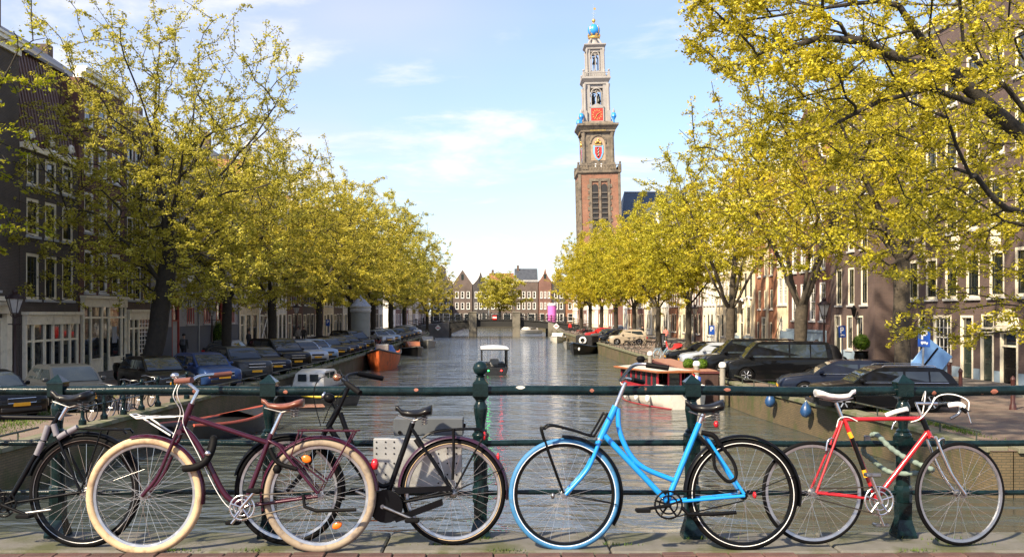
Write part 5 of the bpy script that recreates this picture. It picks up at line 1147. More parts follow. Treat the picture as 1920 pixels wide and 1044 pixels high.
for s in (-.055, .055):
    rc.tube(spline([P(b, 789, 828, s), P(b, 810, 817, s), P(b, 850, 812, s), P(b, 898, 812, s), P(b, 905, 826, s), P(b, 896, 842, s), P(b, 853, 922, s)]), .0065, 6)
for u in (812, 850, 890): rc.tube([P(b, u, 815, -.055), P(b, u, 815, .055)], .006, 6)
rc.build('rear_carrier', FBLK, b, smooth=50); tb(b, 'luggage_strap', GRIPK, .009, [(849, 810, -.06), (850, 860, -.065), (848, 905, -.065)]); small(b, 'rear_lamp', REDR, 908, 824, .012, .03, .028, 0)
cc = MB(); PZ = lambda pts: [(P(b, u, v).x, P(b, u, v).z) for u, v in pts]
for pl in ([(722 + 32 * math.cos(a), 955 + 31 * math.sin(a)) for a in np.linspace(0, 6.0, 20)], [(735, 920), (845, 917), (846, 926), (745, 932)], [(735, 976), (828, 941), (830, 953), (742, 985)]): cc.prism(PZ(pl), -.075, -.045)
cc.build('chain_case', FBLK, b)
crankset(b, 716, 955, 20, STEEL, RAD(-22), 62, arm_mat=STEEL); tb(b, 'skirt_stay', FBLK, .003, [(848, 930, -.05), (945, 884, -.03)]); tb(b, 'skirt_stay', FBLK, .003, [(848, 930, .05), (947, 890, .03)])
small(b, 'mudguard_reflector', REDR, 934, 865, .012, .02, .03, 0); tb(b, 'seat_clamp_bag', LEATHB, .018, [(776, 830, .0), (796, 860, .0)])
small(b, 'hub_gear', STEEL, 848, 932, .034, .05, .034, -.02)
# ---- blue bicycle
b = bike('bicycle', 'bright blue step-through bicycle with black front carrier', 1226)
wheel(b, 1059, 930, 105, TBLUE, .020, rim=BLACKP, wall=SWHITE, seed=5, nsp=30); wheel(b, 1394, 930, 105, RUBBER, .020, rim=BLACKP, wall=SWHITE, seed=6, nsp=30)
tb(b, 'head_tube', FBLU, .0215, [(1157, 765), (1125, 831)]); tb(b, 'down_tube', FBLU, .019, [(1135, 820), (1252, 943)])
tb(b, 'curved_top_tube', FBLU, .0165, [(1161, 769), (1164, 812), (1183, 855), (1210, 881), (1265, 904)], smooth_path=True); tb(b, 'tube_brace', FBLU, .011, [(1193, 866), (1187, 874)])
tb(b, 'seat_tube', FBLU, .0185, [(1315, 797), (1252, 943)]); pair(b, 'seat_stay', FBLU, .0105, [(1324, 818), (1393, 928)], .02, .062); pair(b, 'chain_stay', FBLU, .0115, [(1254, 944), (1394, 931)], .035, .062)
pair(b, 'fork_blade', FBLU, .0135, [(1125, 829), (1107, 873), (1091, 896), (1060, 929)], .042, .055, sm=True); tb(b, 'head_ring', CHROME, .024, [(1127, 826), (1124, 832)])
tb(b, 'stem', CHROME, .014, [(1157, 765), (1163, 750), (1176, 720)]); tb(b, 'handlebar', CHROME, .0115, [(1243, 695, -.28), (1200, 687, -.22), (1182, 692, -.14), (1168, 712, -.03), (1168, 716, .03), (1180, 712, .14), (1200, 715, .22), (1222, 719, .3)], smooth_path=True)
tb(b, 'grip', GRIPK, .017, [(1206, 689, -.23), (1243, 695, -.29)]); tb(b, 'grip', GRIPK, .017, [(1196, 714, .2), (1222, 719, .3)]); small(b, 'bell', GRIPK, 1197, 678, .03, .03, .022, -.2)
tb(b, 'seat_post', CHROME, .0145, [(1322, 780), (1314, 800)]); saddle(b, 1289, 1360, 758, LEATHB, -1, .075, .10)
small(b, 'seat_lamp', REDR, 1347, 799, .018, .02, .022, 0)
fr_ = MB()
for s in (-.11, .11):
    fr_.tube(spline([P(b, 1056, 926, s * .55), P(b, 1018, 818, s), P(b, 1022, 806, s), P(b, 1036, 801, s), P(b, 1075, 810, s), P(b, 1108, 820, s), P(b, 1116, 814, s), P(b, 1138, 777, s)]), .0075, 8)
for (u, v) in ((1030, 802), (1055, 806), (1080, 812), (1105, 820), (1136, 780)): fr_.tube([P(b, u, v, -.11), P(b, u, v, .11)], .006, 6)
fr_.build('front_carrier', BLACKP, b, smooth=50)
fender(b, 1394, 930, 111, 178, -12, FBLK, .03); fender(b, 1059, 930, 110, 92, -32, FBLK, .028); tb(b, 'mudguard_stay', BLACKP, .003, [(1059, 930, -.05), (1156, 948, -.03)]); tb(b, 'mudguard_stay', BLACKP, .003, [(1059, 930, .05), (1156, 948, .03)]); tb(b, 'mudguard_stay', BLACKP, .003, [(1394, 930, -.05), (1490, 893, -.03)])
crankset(b, 1252, 948, 27, BLACKP, RAD(188), 52, arm_mat=BLACKP); chain(b, 1252, 948, 25, 1394, 930, 10, BLACKP); small(b, 'hub_gear', BLACKP, 1394, 931, .03, .05, .03, -.02); small(b, 'axle_light', REDR, 1413, 930, .012, .03, .022, -.05)
small(b, 'axle_cap', STEEL, 1036, 931, .014, .02, .02, -.06)
tb(b, 'kickstand', BLACKP, .012, [(1276, 952, -.06), (1287, 964, -.08), (1330, 963, -.11), (1373, 959, -.13)]); tb(b, 'strap_lock', GRIPK, .011, [(1312, 822, -.05), (1335, 850, -.06), (1340, 880, -.06), (1362, 904, -.06), (1378, 896, -.06), (1374, 868, -.05), (1345, 830, -.05)], smooth_path=True)
tb(b, 'ring_lock', GRIPK, .017, [(1316, 814, -.04), (1338, 820, -.05), (1350, 838, -.05)], smooth_path=True)
# ---- red racing bicycle
b = bike('bicycle', 'red racing bicycle with white saddle and drop handlebar', 1668, y=.06, lean=-4)
wheel(b, 1532, 930, 97, RUBBER, .013, seed=7, nsp=32, rimw=.010); wheel(b, 1812, 932, 97.5, RUBBER, .013, seed=8, nsp=32, steer=RAD(13), rimw=.010)
tb(b, 'top_tube', FRED, .0145, [(1592, 792), (1746, 790)]); tb(b, 'head_tube', FBLK, .0175, [(1744, 791), (1757, 822)]); tb(b, 'head_lug', FRED, .019, [(1752, 812), (1758, 826)]); tb(b, 'down_tube', FRED, .0165, [(1753, 817), (1652, 942)])
tb(b, 'seat_tube', FRED, .0155, [(1594, 789), (1652, 942)]); tb(b, 'frame_pump', BLACKP, .014, [(1605, 826, -.035), (1626, 886, -.035)]); tb(b, 'pump_collar', PLATE, .0145, [(1600, 816, -.035), (1605, 826, -.035)]); tb(b, 'pump_collar', PLATE, .0145, [(1626, 886, -.035), (1630, 900, -.035)])
pair(b, 'seat_stay', FRED, .008, [(1590, 795), (1533, 928)], .018, .06); pair(b, 'chain_stay', FRED, .009, [(1652, 942), (1534, 929)], .03, .06)
st_ = RAD(13); dx = lambda s: (math.sin(-st_) * s * S)
for s in (-.05, .05): tb(b, 'fork_blade', CHROME, .0105, [(1759 + dx(s), 826, s), (1768 + dx(s), 850, s), (1786 + dx(s), 893, s), (1811 + dx(s), 931, s)], smooth_path=True)
tb(b, 'fork_crown', CHROME, .014, [(1759 + dx(-.05), 826, -.05), (1759 + dx(.05), 826, .05)])
tb(b, 'seat_post', CHROME, .013, [(1580, 760), (1591, 790)]); saddle(b, 1541, 1618, 740, LEATHW, 1, .05, .075, sprung=False)
tb(b, 'stem', CHROME, .0125, [(1744, 789), (1733, 761), (1773, 762)])
hb = lambda s: [(1773, 762, 0), (1778 + s * 25, 761, s * .12), (1783 + s * 42, 763, s * .19), (1800 + s * 40, 768, s * .2), (1802 + s * 40, 782, s * .2), (1785 + s * 40, 792, s * .2)]
for s in (-1, 1):
    tb(b, 'handlebar', CHROME, .011, hb(-s) if False else [(p[0] - 2 * 25 * 0, p[1], p[2]) for p in hb(s * -1 if s < 0 else -1 if False else s)], smooth_path=True)
tb(b, 'bar_tape', WHITEP, .0165, [(1702, 787, .24), (1718, 780, .22), (1736, 773, .16)], smooth_path=True); tb(b, 'bar_tape', WHITEP, .017, [(1774, 764, -.16), (1788, 762, -.2), (1796, 768, -.21)], smooth_path=True)
tb(b, 'brake_hood', BLACKP, .014, [(1790, 768, -.21), (1799, 776, -.22)]); tb(b, 'brake_lever', CHROME, .006, [(1799, 774, -.22), (1802, 785, -.22), (1805, 796, -.22)]); tb(b, 'brake_lever', CHROME, .006, [(1726, 793, .22), (1716, 802, .22), (1711, 814, .22)], smooth_path=True)
tb(b, 'brake_cable', WHITEP, .0035, [(1802, 773, -.22), (1807, 755, -.18), (1790, 744, -.1), (1768, 748, -.05), (1755, 770, -.03), (1738, 790, -.02), (1722, 797, .0)], smooth_path=True)
tb(b, 'brake_cable', WHITEP, .0035, [(1770, 757, .2), (1769, 741, .15), (1758, 742, .05), (1748, 765, 0), (1745, 780, 0)], smooth_path=True); tb(b, 'brake_cable', WHITEP, .003, [(1618, 795, -.02), (1600, 787, -.02), (1584, 790, -.02), (1578, 806, -.02)], smooth_path=True)
for (u, v) in ((1566, 838), (1777, 838)): tb(b, 'brake_caliper', CHROME, .007, [(u - 10, v + 12, -.03), (u - 6, v - 6, -.03), (u + 4, v - 10, -.02), (u + 8, v + 8, .02)], smooth_path=True)
crankset(b, 1652, 944, 28, CHROME, RAD(112), 55, CHROME, pedal=STEEL); chain(b, 1652, 944, 26, 1532, 930, 9)
ROPE = M('rope_grey_green', (.16, .215, .185), .85, var=.2, vs=40, bump=.004, bs=60)
rp = thing('chain_lock', 'grey green cloth-covered chain lock tying the red racing bicycle to the post', 'lock', (0, BD, 1.7))
def RP(u, v, dy): return Vector(((u - U0) / S, dy, (VG - v) / S))
path = spline([RP(1668, 826, .30), RP(1672, 824, .23), RP(1690, 845, .19), RP(1712, 862, .15), RP(1735, 874, .10), RP(1750, 880, .04), RP(1757, 886, .10), RP(1745, 896, .20), RP(1715, 902, .32), RP(1703, 896, .43), RP(1685, 880, .46), RP(1668, 866, .44), RP(1664, 845, .40)], 8)
m = MB(); m.tube(path, [.0165 + .003 * math.sin(i * 1.9) for i in range(len(path))], 8); m.build('sleeve', ROPE, rp, smooth=60); m = MB(); m.cbx(-.02, .02, -.015, .015, -.03, .03, .005); m.build('padlock', STEEL, rp, RP(1667, 838, .37))
# ---- black bicycle at the left edge
b = bike('bicycle', 'black bicycle cut by the left edge, grey padded lock round its frame', 0, y=.05)
wheel(b, 150, 927, 106, RUBBER, .021, rim=BLACKP, wall=STEEL, seed=9); wheel(b, -190, 927, 106, RUBBER, .021, rim=BLACKP, seed=10)
tb(b, 'seat_tube', FBLK, .0175, [(98, 778), (4, 950)]); tb(b, 'top_tube', FBLK, .0155, [(-100, 786), (90, 789)]); tb(b, 'down_tube', FBLK, .0175, [(-105, 812), (4, 950)]); tb(b, 'head_tube', FBLK, .02, [(-95, 775), (-115, 825)])
pair(b, 'fork_blade', FBLK, .012, [(-115, 825), (-150, 890), (-190, 927)], .045, .055, sm=True); tb(b, 'stem', CHROME, .013, [(-95, 775), (-85, 730)]); tb(b, 'handlebar', CHROME, .0115, [(-40, 735, -.28), (-85, 722, -.15), (-88, 728, 0), (-85, 722, .15), (-40, 735, .28)], smooth_path=True)
pair(b, 'seat_stay', FBLK, .009, [(86, 803), (148, 925)], .02, .062); pair(b, 'chain_stay', FBLK, .009, [(4, 950), (150, 927)], .03, .062)
tb(b, 'seat_post', CHROME, .0145, [(112, 766), (97, 792)]); saddle(b, 78, 157, 741, LEATHB, -1, .075, .10)
fender(b, 150, 927, 112, 165, 20, FBLK, .03); rc = MB()
for s in (-.06, .06): rc.tube([P(b, 138, 808, s), P(b, 225, 811, s), P(b, 232, 818, s)], .007, 6); rc.tube([P(b, 184, 812, s), P(b, 150, 922, s)], .006, 6)
for u in (150, 175, 200, 226): rc.tube([P(b, u, 810, -.06), P(b, u, 810, .06)], .006, 6)
rc.build('rear_carrier', FBLK, b, smooth=50)
PADL = M('padded_lock_grey', (.17, .165, .19), .7, var=.15, vs=25)
for k, (a, c_) in enumerate((((72, 830), (80, 803)), ((60, 858), (70, 833)), ((90, 800), (97, 822)), ((100, 826), (116, 816)), ((119, 815), (136, 806)))): tb(b, 'lock_segment', PADL, .019, [(*a, -.035), (*c_, -.035)])
crankset(b, 4, 950, 24, BLACKP, RAD(-20), 55, arm_mat=BLACKP); tb(b, 'kickstand', STEEL, .009, [(24, 962, -.06), (45, 966, -.07), (100, 958, -.10)]); tb(b, 'mudguard_stay', STEEL, .003, [(150, 927, -.05), (265, 885, -.03)])
# ---- perforated cabinet fixed to the railing behind the black bicycle
cb_ = thing('cabinet', 'grey perforated metal cabinet with dark lid fixed to the railing', 'cabinet', (0, 6.52, 1.7))
SC = F / 6.52; CX = lambda u: (u - U0) / SC; CZ = lambda v: (V0 + 1.5 * SC - v) / SC
ALU = M('dull_aluminium', (.40, .41, .41), .5, .5, var=.12, vs=7, dirt=(.25, .25, .25), dscale=3)
m = MB(); m.cbx(CX(700), CX(866), 0, .05, CZ(918), CZ(822), .004); m.build('perforated_plate', ALU, cb_)
m = MB(); m.cbx(CX(736), CX(868), .055, .20, CZ(818), CZ(786), .006); lid = m.build('lid', M('grey_lid', (.075, .085, .095), .5, var=.15, vs=5), cb_)
m = MB(); m.lathe([(.012, .04), (.012, .056)], 12, (CX(748), 0, CZ(812)), 'y'); m.build('lid_knob', BLACKP, lid); m = MB(); m.bx(CX(868), CX(872), .08, .14, CZ(806), CZ(796)); m.build('hinge', BLACKP, lid)
h_ = MB(); h_.lathe([(.0055, -.003), (.0055, .002)], 10, axis='y'); hm_ = h_.mesh('perforation', BLACKP)
for u in (706, 723, 739, 822, 839, 856):
    for v in (828, 839, 850, 868, 889, 905): inst('perforation', hm_, cb_, (CX(u), -.0005, CZ(v)))
# ================================================================ cars
CARP = {}
def paint(name, col, metal=.2): return M('car_' + name, col, .4, metal, var=.04, vs=2, coat=.5, spec=.12)
K_BLACK = paint('black', (.003, .0032, .004)); K_NAVY = paint('navy', (.006, .010, .025)); K_BLUE = paint('blue', (.018, .045, .14)); K_GREY = paint('grey', (.045, .05, .055))
K_SILV = paint('silver', (.42, .46, .52), .5); K_LBLU = paint('light_blue', (.25, .36, .52), .4); K_BEIGE = paint('beige', (.42, .36, .28), .4); K_WHITE = paint('white', (.7, .71, .7)); K_RED = paint('red', (.4, .02, .02)); K_DRED = paint('wine', (.09, .012, .016))
LAMP = M('headlamp', (.62, .66, .70), .08, .3, var=.2, vs=20, coat=1); TAILL = M('tail_lamp', (.42, .015, .012), .15, var=.1, coat=1)
ALLOY = M('alloy_wheel', (.48, .48, .49), .3, .8, var=.1, vs=10); GRILLE = M('grille_black', (.012, .012, .013), .4, var=.2); TRIMC = M('chrome_trim', (.7, .7, .7), .15, 1)
TYPES = dict(  # L, W, H, belt, hood, windscreen base x, roof front x, roof rear x, rear glass base x, tail top z, wheel radius
    hatch=(4.1, 1.74, 1.48, .92, .84, 1.02, .32, -1.35, -1.92, .92, .31), sedan=(4.6, 1.80, 1.44, .92, .82, 1.05, .30, -1.05, -1.75, .98, .32),
    estate=(4.7, 1.82, 1.46, .93, .84, 1.15, .35, -1.75, -2.2, .95, .33), suv=(4.3, 1.80, 1.60, 1.02, .98, 1.05, .40, -1.45, -1.98, 1.02, .35),
    mpv=(4.8, 1.92, 1.74, 1.02, .98, 1.42, .55, -1.95, -2.3, 1.02, .34), van=(4.95, 1.92, 1.92, 1.12, 1.06, 1.62, .95, -2.25, -2.42, 1.12, .35), mini=(3.9, 1.76, 1.56, 1.0, .96, .95, .50, -1.45, -1.85, 1.0, .34))
def car_meshes(ty):
    if ty in CARP: return CARP[ty]
    L_, W, H, zb, zh, xc, xrf, xrr, xbr, zt_, rw = TYPES[ty]; h = L_ / 2; out = {}
    xf_, xr_ = L_ * .30, -L_ * .285; ra = rw + .055; g0 = .19
    arch = lambda xc_: [(xc_ + ra * math.cos(a), max(g0, rw + ra * math.sin(a))) for a in np.linspace(-.35, PI + .35, 13)]
    poly = [(h - .10, g0 + .02), (h - .01, .36), (h, .52), (h - .04, zh - .17), (h - .16, zh - .05), (h - .42, zh + .01), (xc + .25, zb - .02), (xc - .02, zb + .01), (xbr, zb + .015), (-h + .12, zt_), (-h + .02, zt_ - .16), (-h, .55), (-h + .03, .34), (-h + .12, g0 + .03)]
    bot = [(xr_ - ra - .04, g0)] + arch(xr_)[::-1] + [(xr_ + ra + .04, g0), (xf_ - ra - .04, g0)] + arch(xf_)[::-1] + [(xf_ + ra + .04, g0)]
    poly = poly + bot; cz = .6
    rings = []
    for (yy, ins, cr_) in ((-W/2 + .005, .055, .20), (-W/2 + .03, .02, .12), (-W/2 + .12, 0, .05), (-W/2 + .35, -.0, .012), (0, -.012, 0), (W/2 - .35, -.0, .012), (W/2 - .12, 0, .05), (W/2 - .03, .02, .12), (W/2 - .005, .055, .20)):
        ring = []
        for (x, z) in poly:
            k = max(0, (abs(x) / h - .55) / .45) ** 2.2; x2 = x - math.copysign(cr_ * k, x)
            z2 = z - (ins if z > cz else 0) * (1 if z > .8 else .5); ring.append((x2, yy, z2))
        rings.append(ring)
    m = MB(); m.loft(rings); out['body'] = m.mesh('body', K_BLACK, 42)
    # cabin
    hb, hr = W/2 - .055, W/2 - .20
    def cab(off, zt2):
        return [[(xc + off, s * (hb + off) , zb - .05), (xrf + off * .5, s * (hr + off), zt2 - .07)] for s in (-1, 1)]
    m = MB(); prof = [(xc, zb - .03, hb), (xc - (xc - xrf) * .5, zb + (H - zb) * .52, (hb + hr) / 2 + .02), (xrf, H - .06, hr), (xrf - .22, H - .012, hr - .05), ((xrf + xrr) / 2, H, hr - .05), (xrr + .18, H - .02, hr - .05), (xrr, H - .075, hr), (xbr + (xrr - xbr) * .45, zb + (H - zb) * .5, (hb + hr) / 2 + .01), (xbr, zb - .03, hb)]
    nP = len(prof); vs = [(x, -w, z) for x, z, w in prof] + [(x, w, z) for x, z, w in prof]
    fs = [(i, i + 1, nP + i + 1, nP + i) for i in range(nP - 1)] + [tuple(range(nP))[::-1], tuple(range(nP, 2 * nP))]; m.add(vs, fs); out['cabin'] = m.mesh('cabin', K_BLACK, 50)
    yl = lambda z: hb + (hr - hb) * (z - zb + .03) / (H - .06 - zb + .03)
    # glass
    z0, z1 = zb + .05, H - .13; P3 = lambda xa, xb, f: xa + (xb - xa) * f
    def slab(pts, o):                                           # thin pane pushed out along offset o
        q = [Vector(p) for p in pts]; n = (q[1] - q[0]).cross(q[2] - q[0]).normalized()
        if n.dot(Vector(o)) < 0: n = -n
        m = MB(); k = len(q); m.loft([[tuple(p - n * .004) for p in q], [tuple(p + n * .010) for p in q]]); return m
    mid = lambda f, a, b: a + (b - a) * f
    lo, hi = .10, .93
    wpt = lambda f, s: (mid(f, xc, xrf), s * (yl(mid(f, zb - .03, H - .06)) - .09), mid(f, zb - .03, H - .06))
    # bulge row of the screen follows the half-way ring
    def screen(xa, xb, bz): 
        m = MB(); fm_ = .52; pm = (xa + (xb - xa) * .5, (hb + hr) / 2 - .06, zb + (H - zb) * bz)
        a0 = (xa + (xb - xa) * .10, hb - .11, zb - .03 + (pm[2] - zb + .03) * .2); a2 = (xb + (xa - xb) * .04, hr - .05, H - .09)
        d = .014 if xa > 0 else -.014
        vs = []
        for (x, w, z) in (a0, pm, a2): vs += [(x + d, -w, z + .012), (x + d, w, z + .012)]
        vs2 = [(v[0] - d * 2.2, v[1], v[2] - .024) for v in vs]
        m.add(vs + vs2, [(0, 1, 3, 2), (2, 3, 5, 4), (6, 7, 1, 0), (4, 5, 11, 10), (0, 2, 8, 6), (2, 4, 10, 8), (1, 7, 9, 3), (3, 9, 11, 5)]); return m
    out['windscreen'] = screen(xc, xrf, .52).mesh('windscreen', CARGLASS, 40); out['rear_window'] = screen(xbr, xrr, .5).mesh('rear_window', CARGLASS, 40)
    xs_ = lambda xa, xb, z: xa + (xb - xa) * (z - zb) / (H - .06 - zb)
    xm = (xrf + xrr) / 2 + .18; sw = []
    z1s = H - .15; z0s = zb + .06
    fr = [xs_(xc, xrf, z0s) - .20, xs_(xc, xrf, z1s) - .12]; re = [xs_(xbr, xrr, z0s) + .26, xs_(xbr, xrr, z1s) + .20]
    panes = [[(fr[0], z0s), (fr[1], z1s), (xm + .04, z1s), (xm + .04, z0s)]]
    long = ty in ('estate', 'van', 'mpv', 'suv')
    xq = (xm + min(re)) / 2 - .10 if long else None
    if long: panes += [[(xm - .04, z0s), (xm - .04, z1s), (xq + .03, z1s), (xq + .03, z0s)], [(xq - .03, z0s), (xq - .03, z1s), (re[1], z1s), (re[0], z0s)]]
    else: panes += [[(xm - .04, z0s), (xm - .04, z1s), (re[1], z1s), (re[0], z0s)]]
    out['side_window'] = []
    for s in (-1, 1):
        for pn in panes: out['side_window'].append(slab([(x, s * (yl(z) + .002), z) for x, z in pn], (0, s, .2)).mesh('side_window', CARGLASS))
    m = MB(); m.lathe([(rw * .55, -.10), (rw * .86, -.10), (rw, -.07), (rw, .07), (rw * .86, .10), (rw * .55, .10)], 22, axis='y'); out['wheel'] = m.mesh('wheel', RUBBER, 40)
    m = MB(); m.lathe([(rw * .64, .085), (rw * .68, .10), (rw * .60, .10), (rw * .56, .05)], 22, axis='y'); m.lathe([(.07, .04), (.06, .095), (0, .1)], 12, axis='y')
    for k in range(6):
        a = k * PI / 3; m.tube([(.05 * math.cos(a), .075, .05 * math.sin(a)), (rw * .62 * math.cos(a), .088, rw * .62 * math.sin(a))], [.035, .028], 5)
    m.lathe([(rw * .58, .0), (0, .0)], 22, axis='y'); out['rim'] = m.mesh('rim', ALLOY, 40)
    m = MB(); m.loft([[(h - .40, W/2 - .09, zh - .10), (h - .40, W/2 - .02, zh - .13), (h - .40, W/2 - .015, zh - .24), (h - .40, W/2 - .09, zh - .25)], [(h - .07, W/2 - .44, zh - .15), (h - .10, W/2 - .26, zh - .13), (h - .10, W/2 - .26, zh - .27), (h - .045, W/2 - .44, zh - .26)]]); out['headlight'] = m.mesh('headlight', LAMP, 40)
    m = MB(); m.cbx(-h + .005, -h + .18, W/2 - .30, W/2 - .05, zt_ - .36, zt_ - .14, .03); out['tail_light'] = m.mesh('tail_light', TAILL)
    m = MB(); m.cbx(h - .06, h + .012, -.42, .42, zh - .29, zh - .16, .02); out['grille'] = m.mesh('grille', GRILLE)
    m = MB(); m.torus((0, 0, 0), .0, .0, 3, 3) if False else m.tube([(h + .012, -.43, zh - .29), (h + .012, .43, zh - .29), (h + .005, .43, zh - .15), (h + .005, -.43, zh - .15)], .012, 5, closed=True); out['grille_trim'] = m.mesh('grille_trim', TRIMC)
    m = MB(); m.cbx(h - .06, h + .008, -.62, .62, .27, .40, .02); out['air_intake'] = m.mesh('air_intake', GRILLE)
    m = MB(); m.cbx(h - .02, h + .026, -.26, .26, .43, .54, .008); out['number_plate'] = m.mesh('number_plate', PLATE)
    m = MB(); m.cbx(-h - .012, -h + .03, -.26, .26, zt_ - .42, zt_ - .31, .008); out['rear_plate'] = m.mesh('number_plate', PLATE)
    m = MB(); m.cbx(xc - .42, xc - .24, W/2 - .03, W/2 + .15, zb + .04, zb + .17, .03); out['mirror'] = m.mesh('mirror', K_BLACK, 40)
    m = MB(); m.tube([(fr[0], 0, z0s - .035), (re[0], 0, z0s - .035)], .010, 5); out['window_trim'] = m.mesh('window_trim', TRIMC)
    m = MB(); m.bx(-h + .25, h - .25, -W/2 + .25, W/2 - .25, .16, .5); out['underbody'] = m.mesh('underbody', GRILLE)
    CARP[ty] = out; return out
def car(label, ty, pt, x, y, hx, hy, cat='car', grp=None, trim=False, roofrails=False, name='parked_car', front_at=False):
    a = math.atan2(hy, hx); L_, W, H, zb, zh, xc, xrf, xrr, xbr, zt_, rw = TYPES[ty]; o = car_meshes(ty)
    if front_at: n = math.hypot(hx, hy); x -= hx / n * L_ / 2; y -= hy / n * L_ / 2
    t = thing(name, label, cat, (x, y, 0.004), a, grp or ('cars parked along the left quay' if x < 0 else 'cars parked along the right quay'))
    b = inst('body', o['body'], t, mat=pt); inst('cabin', o['cabin'], t, mat=pt); inst('windscreen', o['windscreen'], t); inst('rear_window', o['rear_window'], t)
    for s in o['side_window']: inst('side_window', s, t)
    for sx in (L_ * .30, -L_ * .285):
        for sy in (-1, 1):
            w = inst('wheel', o['wheel'], t, (sx, sy * (W / 2 - .12), rw)); inst('rim', o['rim'], w, scale=(1, sy, 1))
    for sy in (-1, 1):
        inst('headlight', o['headlight'], b, scale=(1, sy, 1)); inst('tail_light', o['tail_light'], b, scale=(1, sy, 1)); inst('mirror', o['mirror'], b, scale=(1, sy, 1), mat=pt)
        if trim: inst('window_trim', o['window_trim'], b, (0, sy * (W / 2 - .045), 0))
        if roofrails:
            m = MB(); m.tube([(xrf - .2, sy * (W/2 - .27), H + .0), (xrf - .3, sy * (W/2 - .27), H + .045), (xrr + .3, sy * (W/2 - .27), H + .045), (xrr + .2, sy * (W/2 - .27), H)], .014, 6); m.build('roof_rail', TRIMC, b)
    for k in ('grille', 'grille_trim', 'air_intake', 'number_plate', 'rear_plate'): inst('number_plate' if 'plate' in k else k, o[k], b)
    inst('underbody', o['underbody'], t); return t
hl = (.66, -.75)
LC = [  # front-bumper x, y, type, paint, label
    (-14.3, 29.6, 'sedan', K_BLACK, 'black saloon car at the left edge, its yellow number plate above the bicycle tube'),
    (-13.3, 32.0, 'hatch', K_GREY, 'dark grey hatchback behind the black bicycle saddle, second from the left edge'),
    (-12.6, 38.6, 'hatch', K_BLACK, 'small black hatchback between the thick elm trunk and the blue car'),
    (-11.7, 42.2, 'hatch', K_BLUE, 'deep blue hatchback behind the maroon handlebar'),
    (-11.4, 46.6, 'suv', K_GREY, 'compact dark-grey off-roader with chrome-framed grille'),
    (-11.4, 51.0, 'sedan', K_NAVY, 'navy saloon with twin grille beside the dark-grey off-roader'),
    (-11.4, 56.2, 'mpv', K_BLACK, 'large black people carrier above the white cabin boat'),
    (-11.3, 61.8, 'hatch', K_SILV, 'silver car half hidden behind the black people carrier'),
    (-11.3, 65.6, 'hatch', K_LBLU, 'light blue hatchback with yellow plate beyond the silver one'),
    (-11.3, 71.0, 'sedan', K_BLACK, 'rounded black saloon right of the light blue hatchback'),
    (-11.3, 75.4, 'estate', K_NAVY, 'navy estate, second car beyond the light blue hatchback'),
    (-11.3, 79.8, 'hatch', K_NAVY, 'navy hatchback above the bow of the orange barge'),
    (-11.3, 84.4, 'mpv', K_BLACK, 'black people carrier left of the heap of bicycles by the grey column'),
    (-11.4, 103, 'hatch', K_SILV, 'silver hatchback just right of the grey advertising column'),
    (-11.4, 109, 'hatch', K_LBLU, 'pale blue car second right of the grey advertising column'),
    (-11.4, 115, 'sedan', K_NAVY, 'navy saloon third right of the grey advertising column'),
    (-11.4, 121, 'hatch', K_BLACK, 'black hatchback fourth right of the grey advertising column'),
    (-11.5, 127, 'sedan', K_GREY, 'grey saloon fifth right of the grey advertising column'),
    (-11.5, 133, 'hatch', K_NAVY, 'navy hatchback sixth right of the grey advertising column'),
    (-11.5, 140, 'estate', K_SILV, 'silver estate seventh right of the grey advertising column'),
    (-12.0, 146, 'hatch', K_WHITE, 'white hatchback last of the left row before the far bridge')]
for k, (x, y, ty, pt, lab) in enumerate(LC): car(lab, ty, pt, x, y, *(hl if k != 0 else (.8, -.6)), front_at=True, trim=(k in (4,)))
car('grey car parked by the house fronts behind the black people carrier', 'sedan', K_GREY, -18.0, 66, .2, 1, grp='cars parked along the left quay')
RC = [  # centre x, y, type, paint, heading, label, trim, rails
    (12.75, 32.9, 'estate', K_BLACK, (-1, .10), 'black estate car nearest on the right quay, beside the parking sign', 1, 1),
    (13.0, 37.4, 'estate', K_NAVY, (-1, .22), 'dark blue estate car behind the nearest black estate', 1, 0),
    (13.05, 46.4, 'van', K_BLACK, (-1, .12), 'long black passenger van with silver wheels beside an elm trunk', 0, 0),
    (13.0, 51.2, 'van', K_BLACK, (-1, .12), 'second black van, half hidden behind the passenger van', 0, 0),
    (12.9, 55.4, 'hatch', K_BLACK, (-1, .10), 'black hatchback behind the round green bushes', 0, 0),
    (12.8, 58.8, 'hatch', K_SILV, (-1, .08), 'silver hatchback between two black cars above the saloon boat', 0, 0),
    (12.95, 63.0, 'sedan', K_BLACK, (-1, .08), 'black coupe with silver wheels above the saloon boat roof', 0, 0),
    (13.2, 101, 'mini', K_BEIGE, (-1, .03), 'beige compact car with dark roof rails facing the canal', 0, 1),
    (12.9, 106, 'hatch', K_BLACK, (-1, .03), 'black hatchback left of the beige compact car', 0, 0),
    (12.9, 111, 'hatch', K_NAVY, (-1, .03), 'navy hatchback second left of the beige compact car', 0, 0),
    (12.9, 117, 'hatch', K_GREY, (-1, .03), 'grey hatchback third left of the beige compact car', 0, 0),
    (12.7, 123, 'hatch', K_RED, (-1, .03), 'red car fourth left of the beige compact car', 0, 0)]
for (x, y, ty, pt, hd, lab, tr_, rl) in RC: car(lab, ty, pt, x, y, *hd, trim=bool(tr_), roofrails=bool(rl), cat='van' if ty == 'van' else 'car')
car('white car driving away down the right street under the far elms', 'hatch', K_WHITE, 17.8, 148, 0, 1, name='car', grp='cars on the right street')
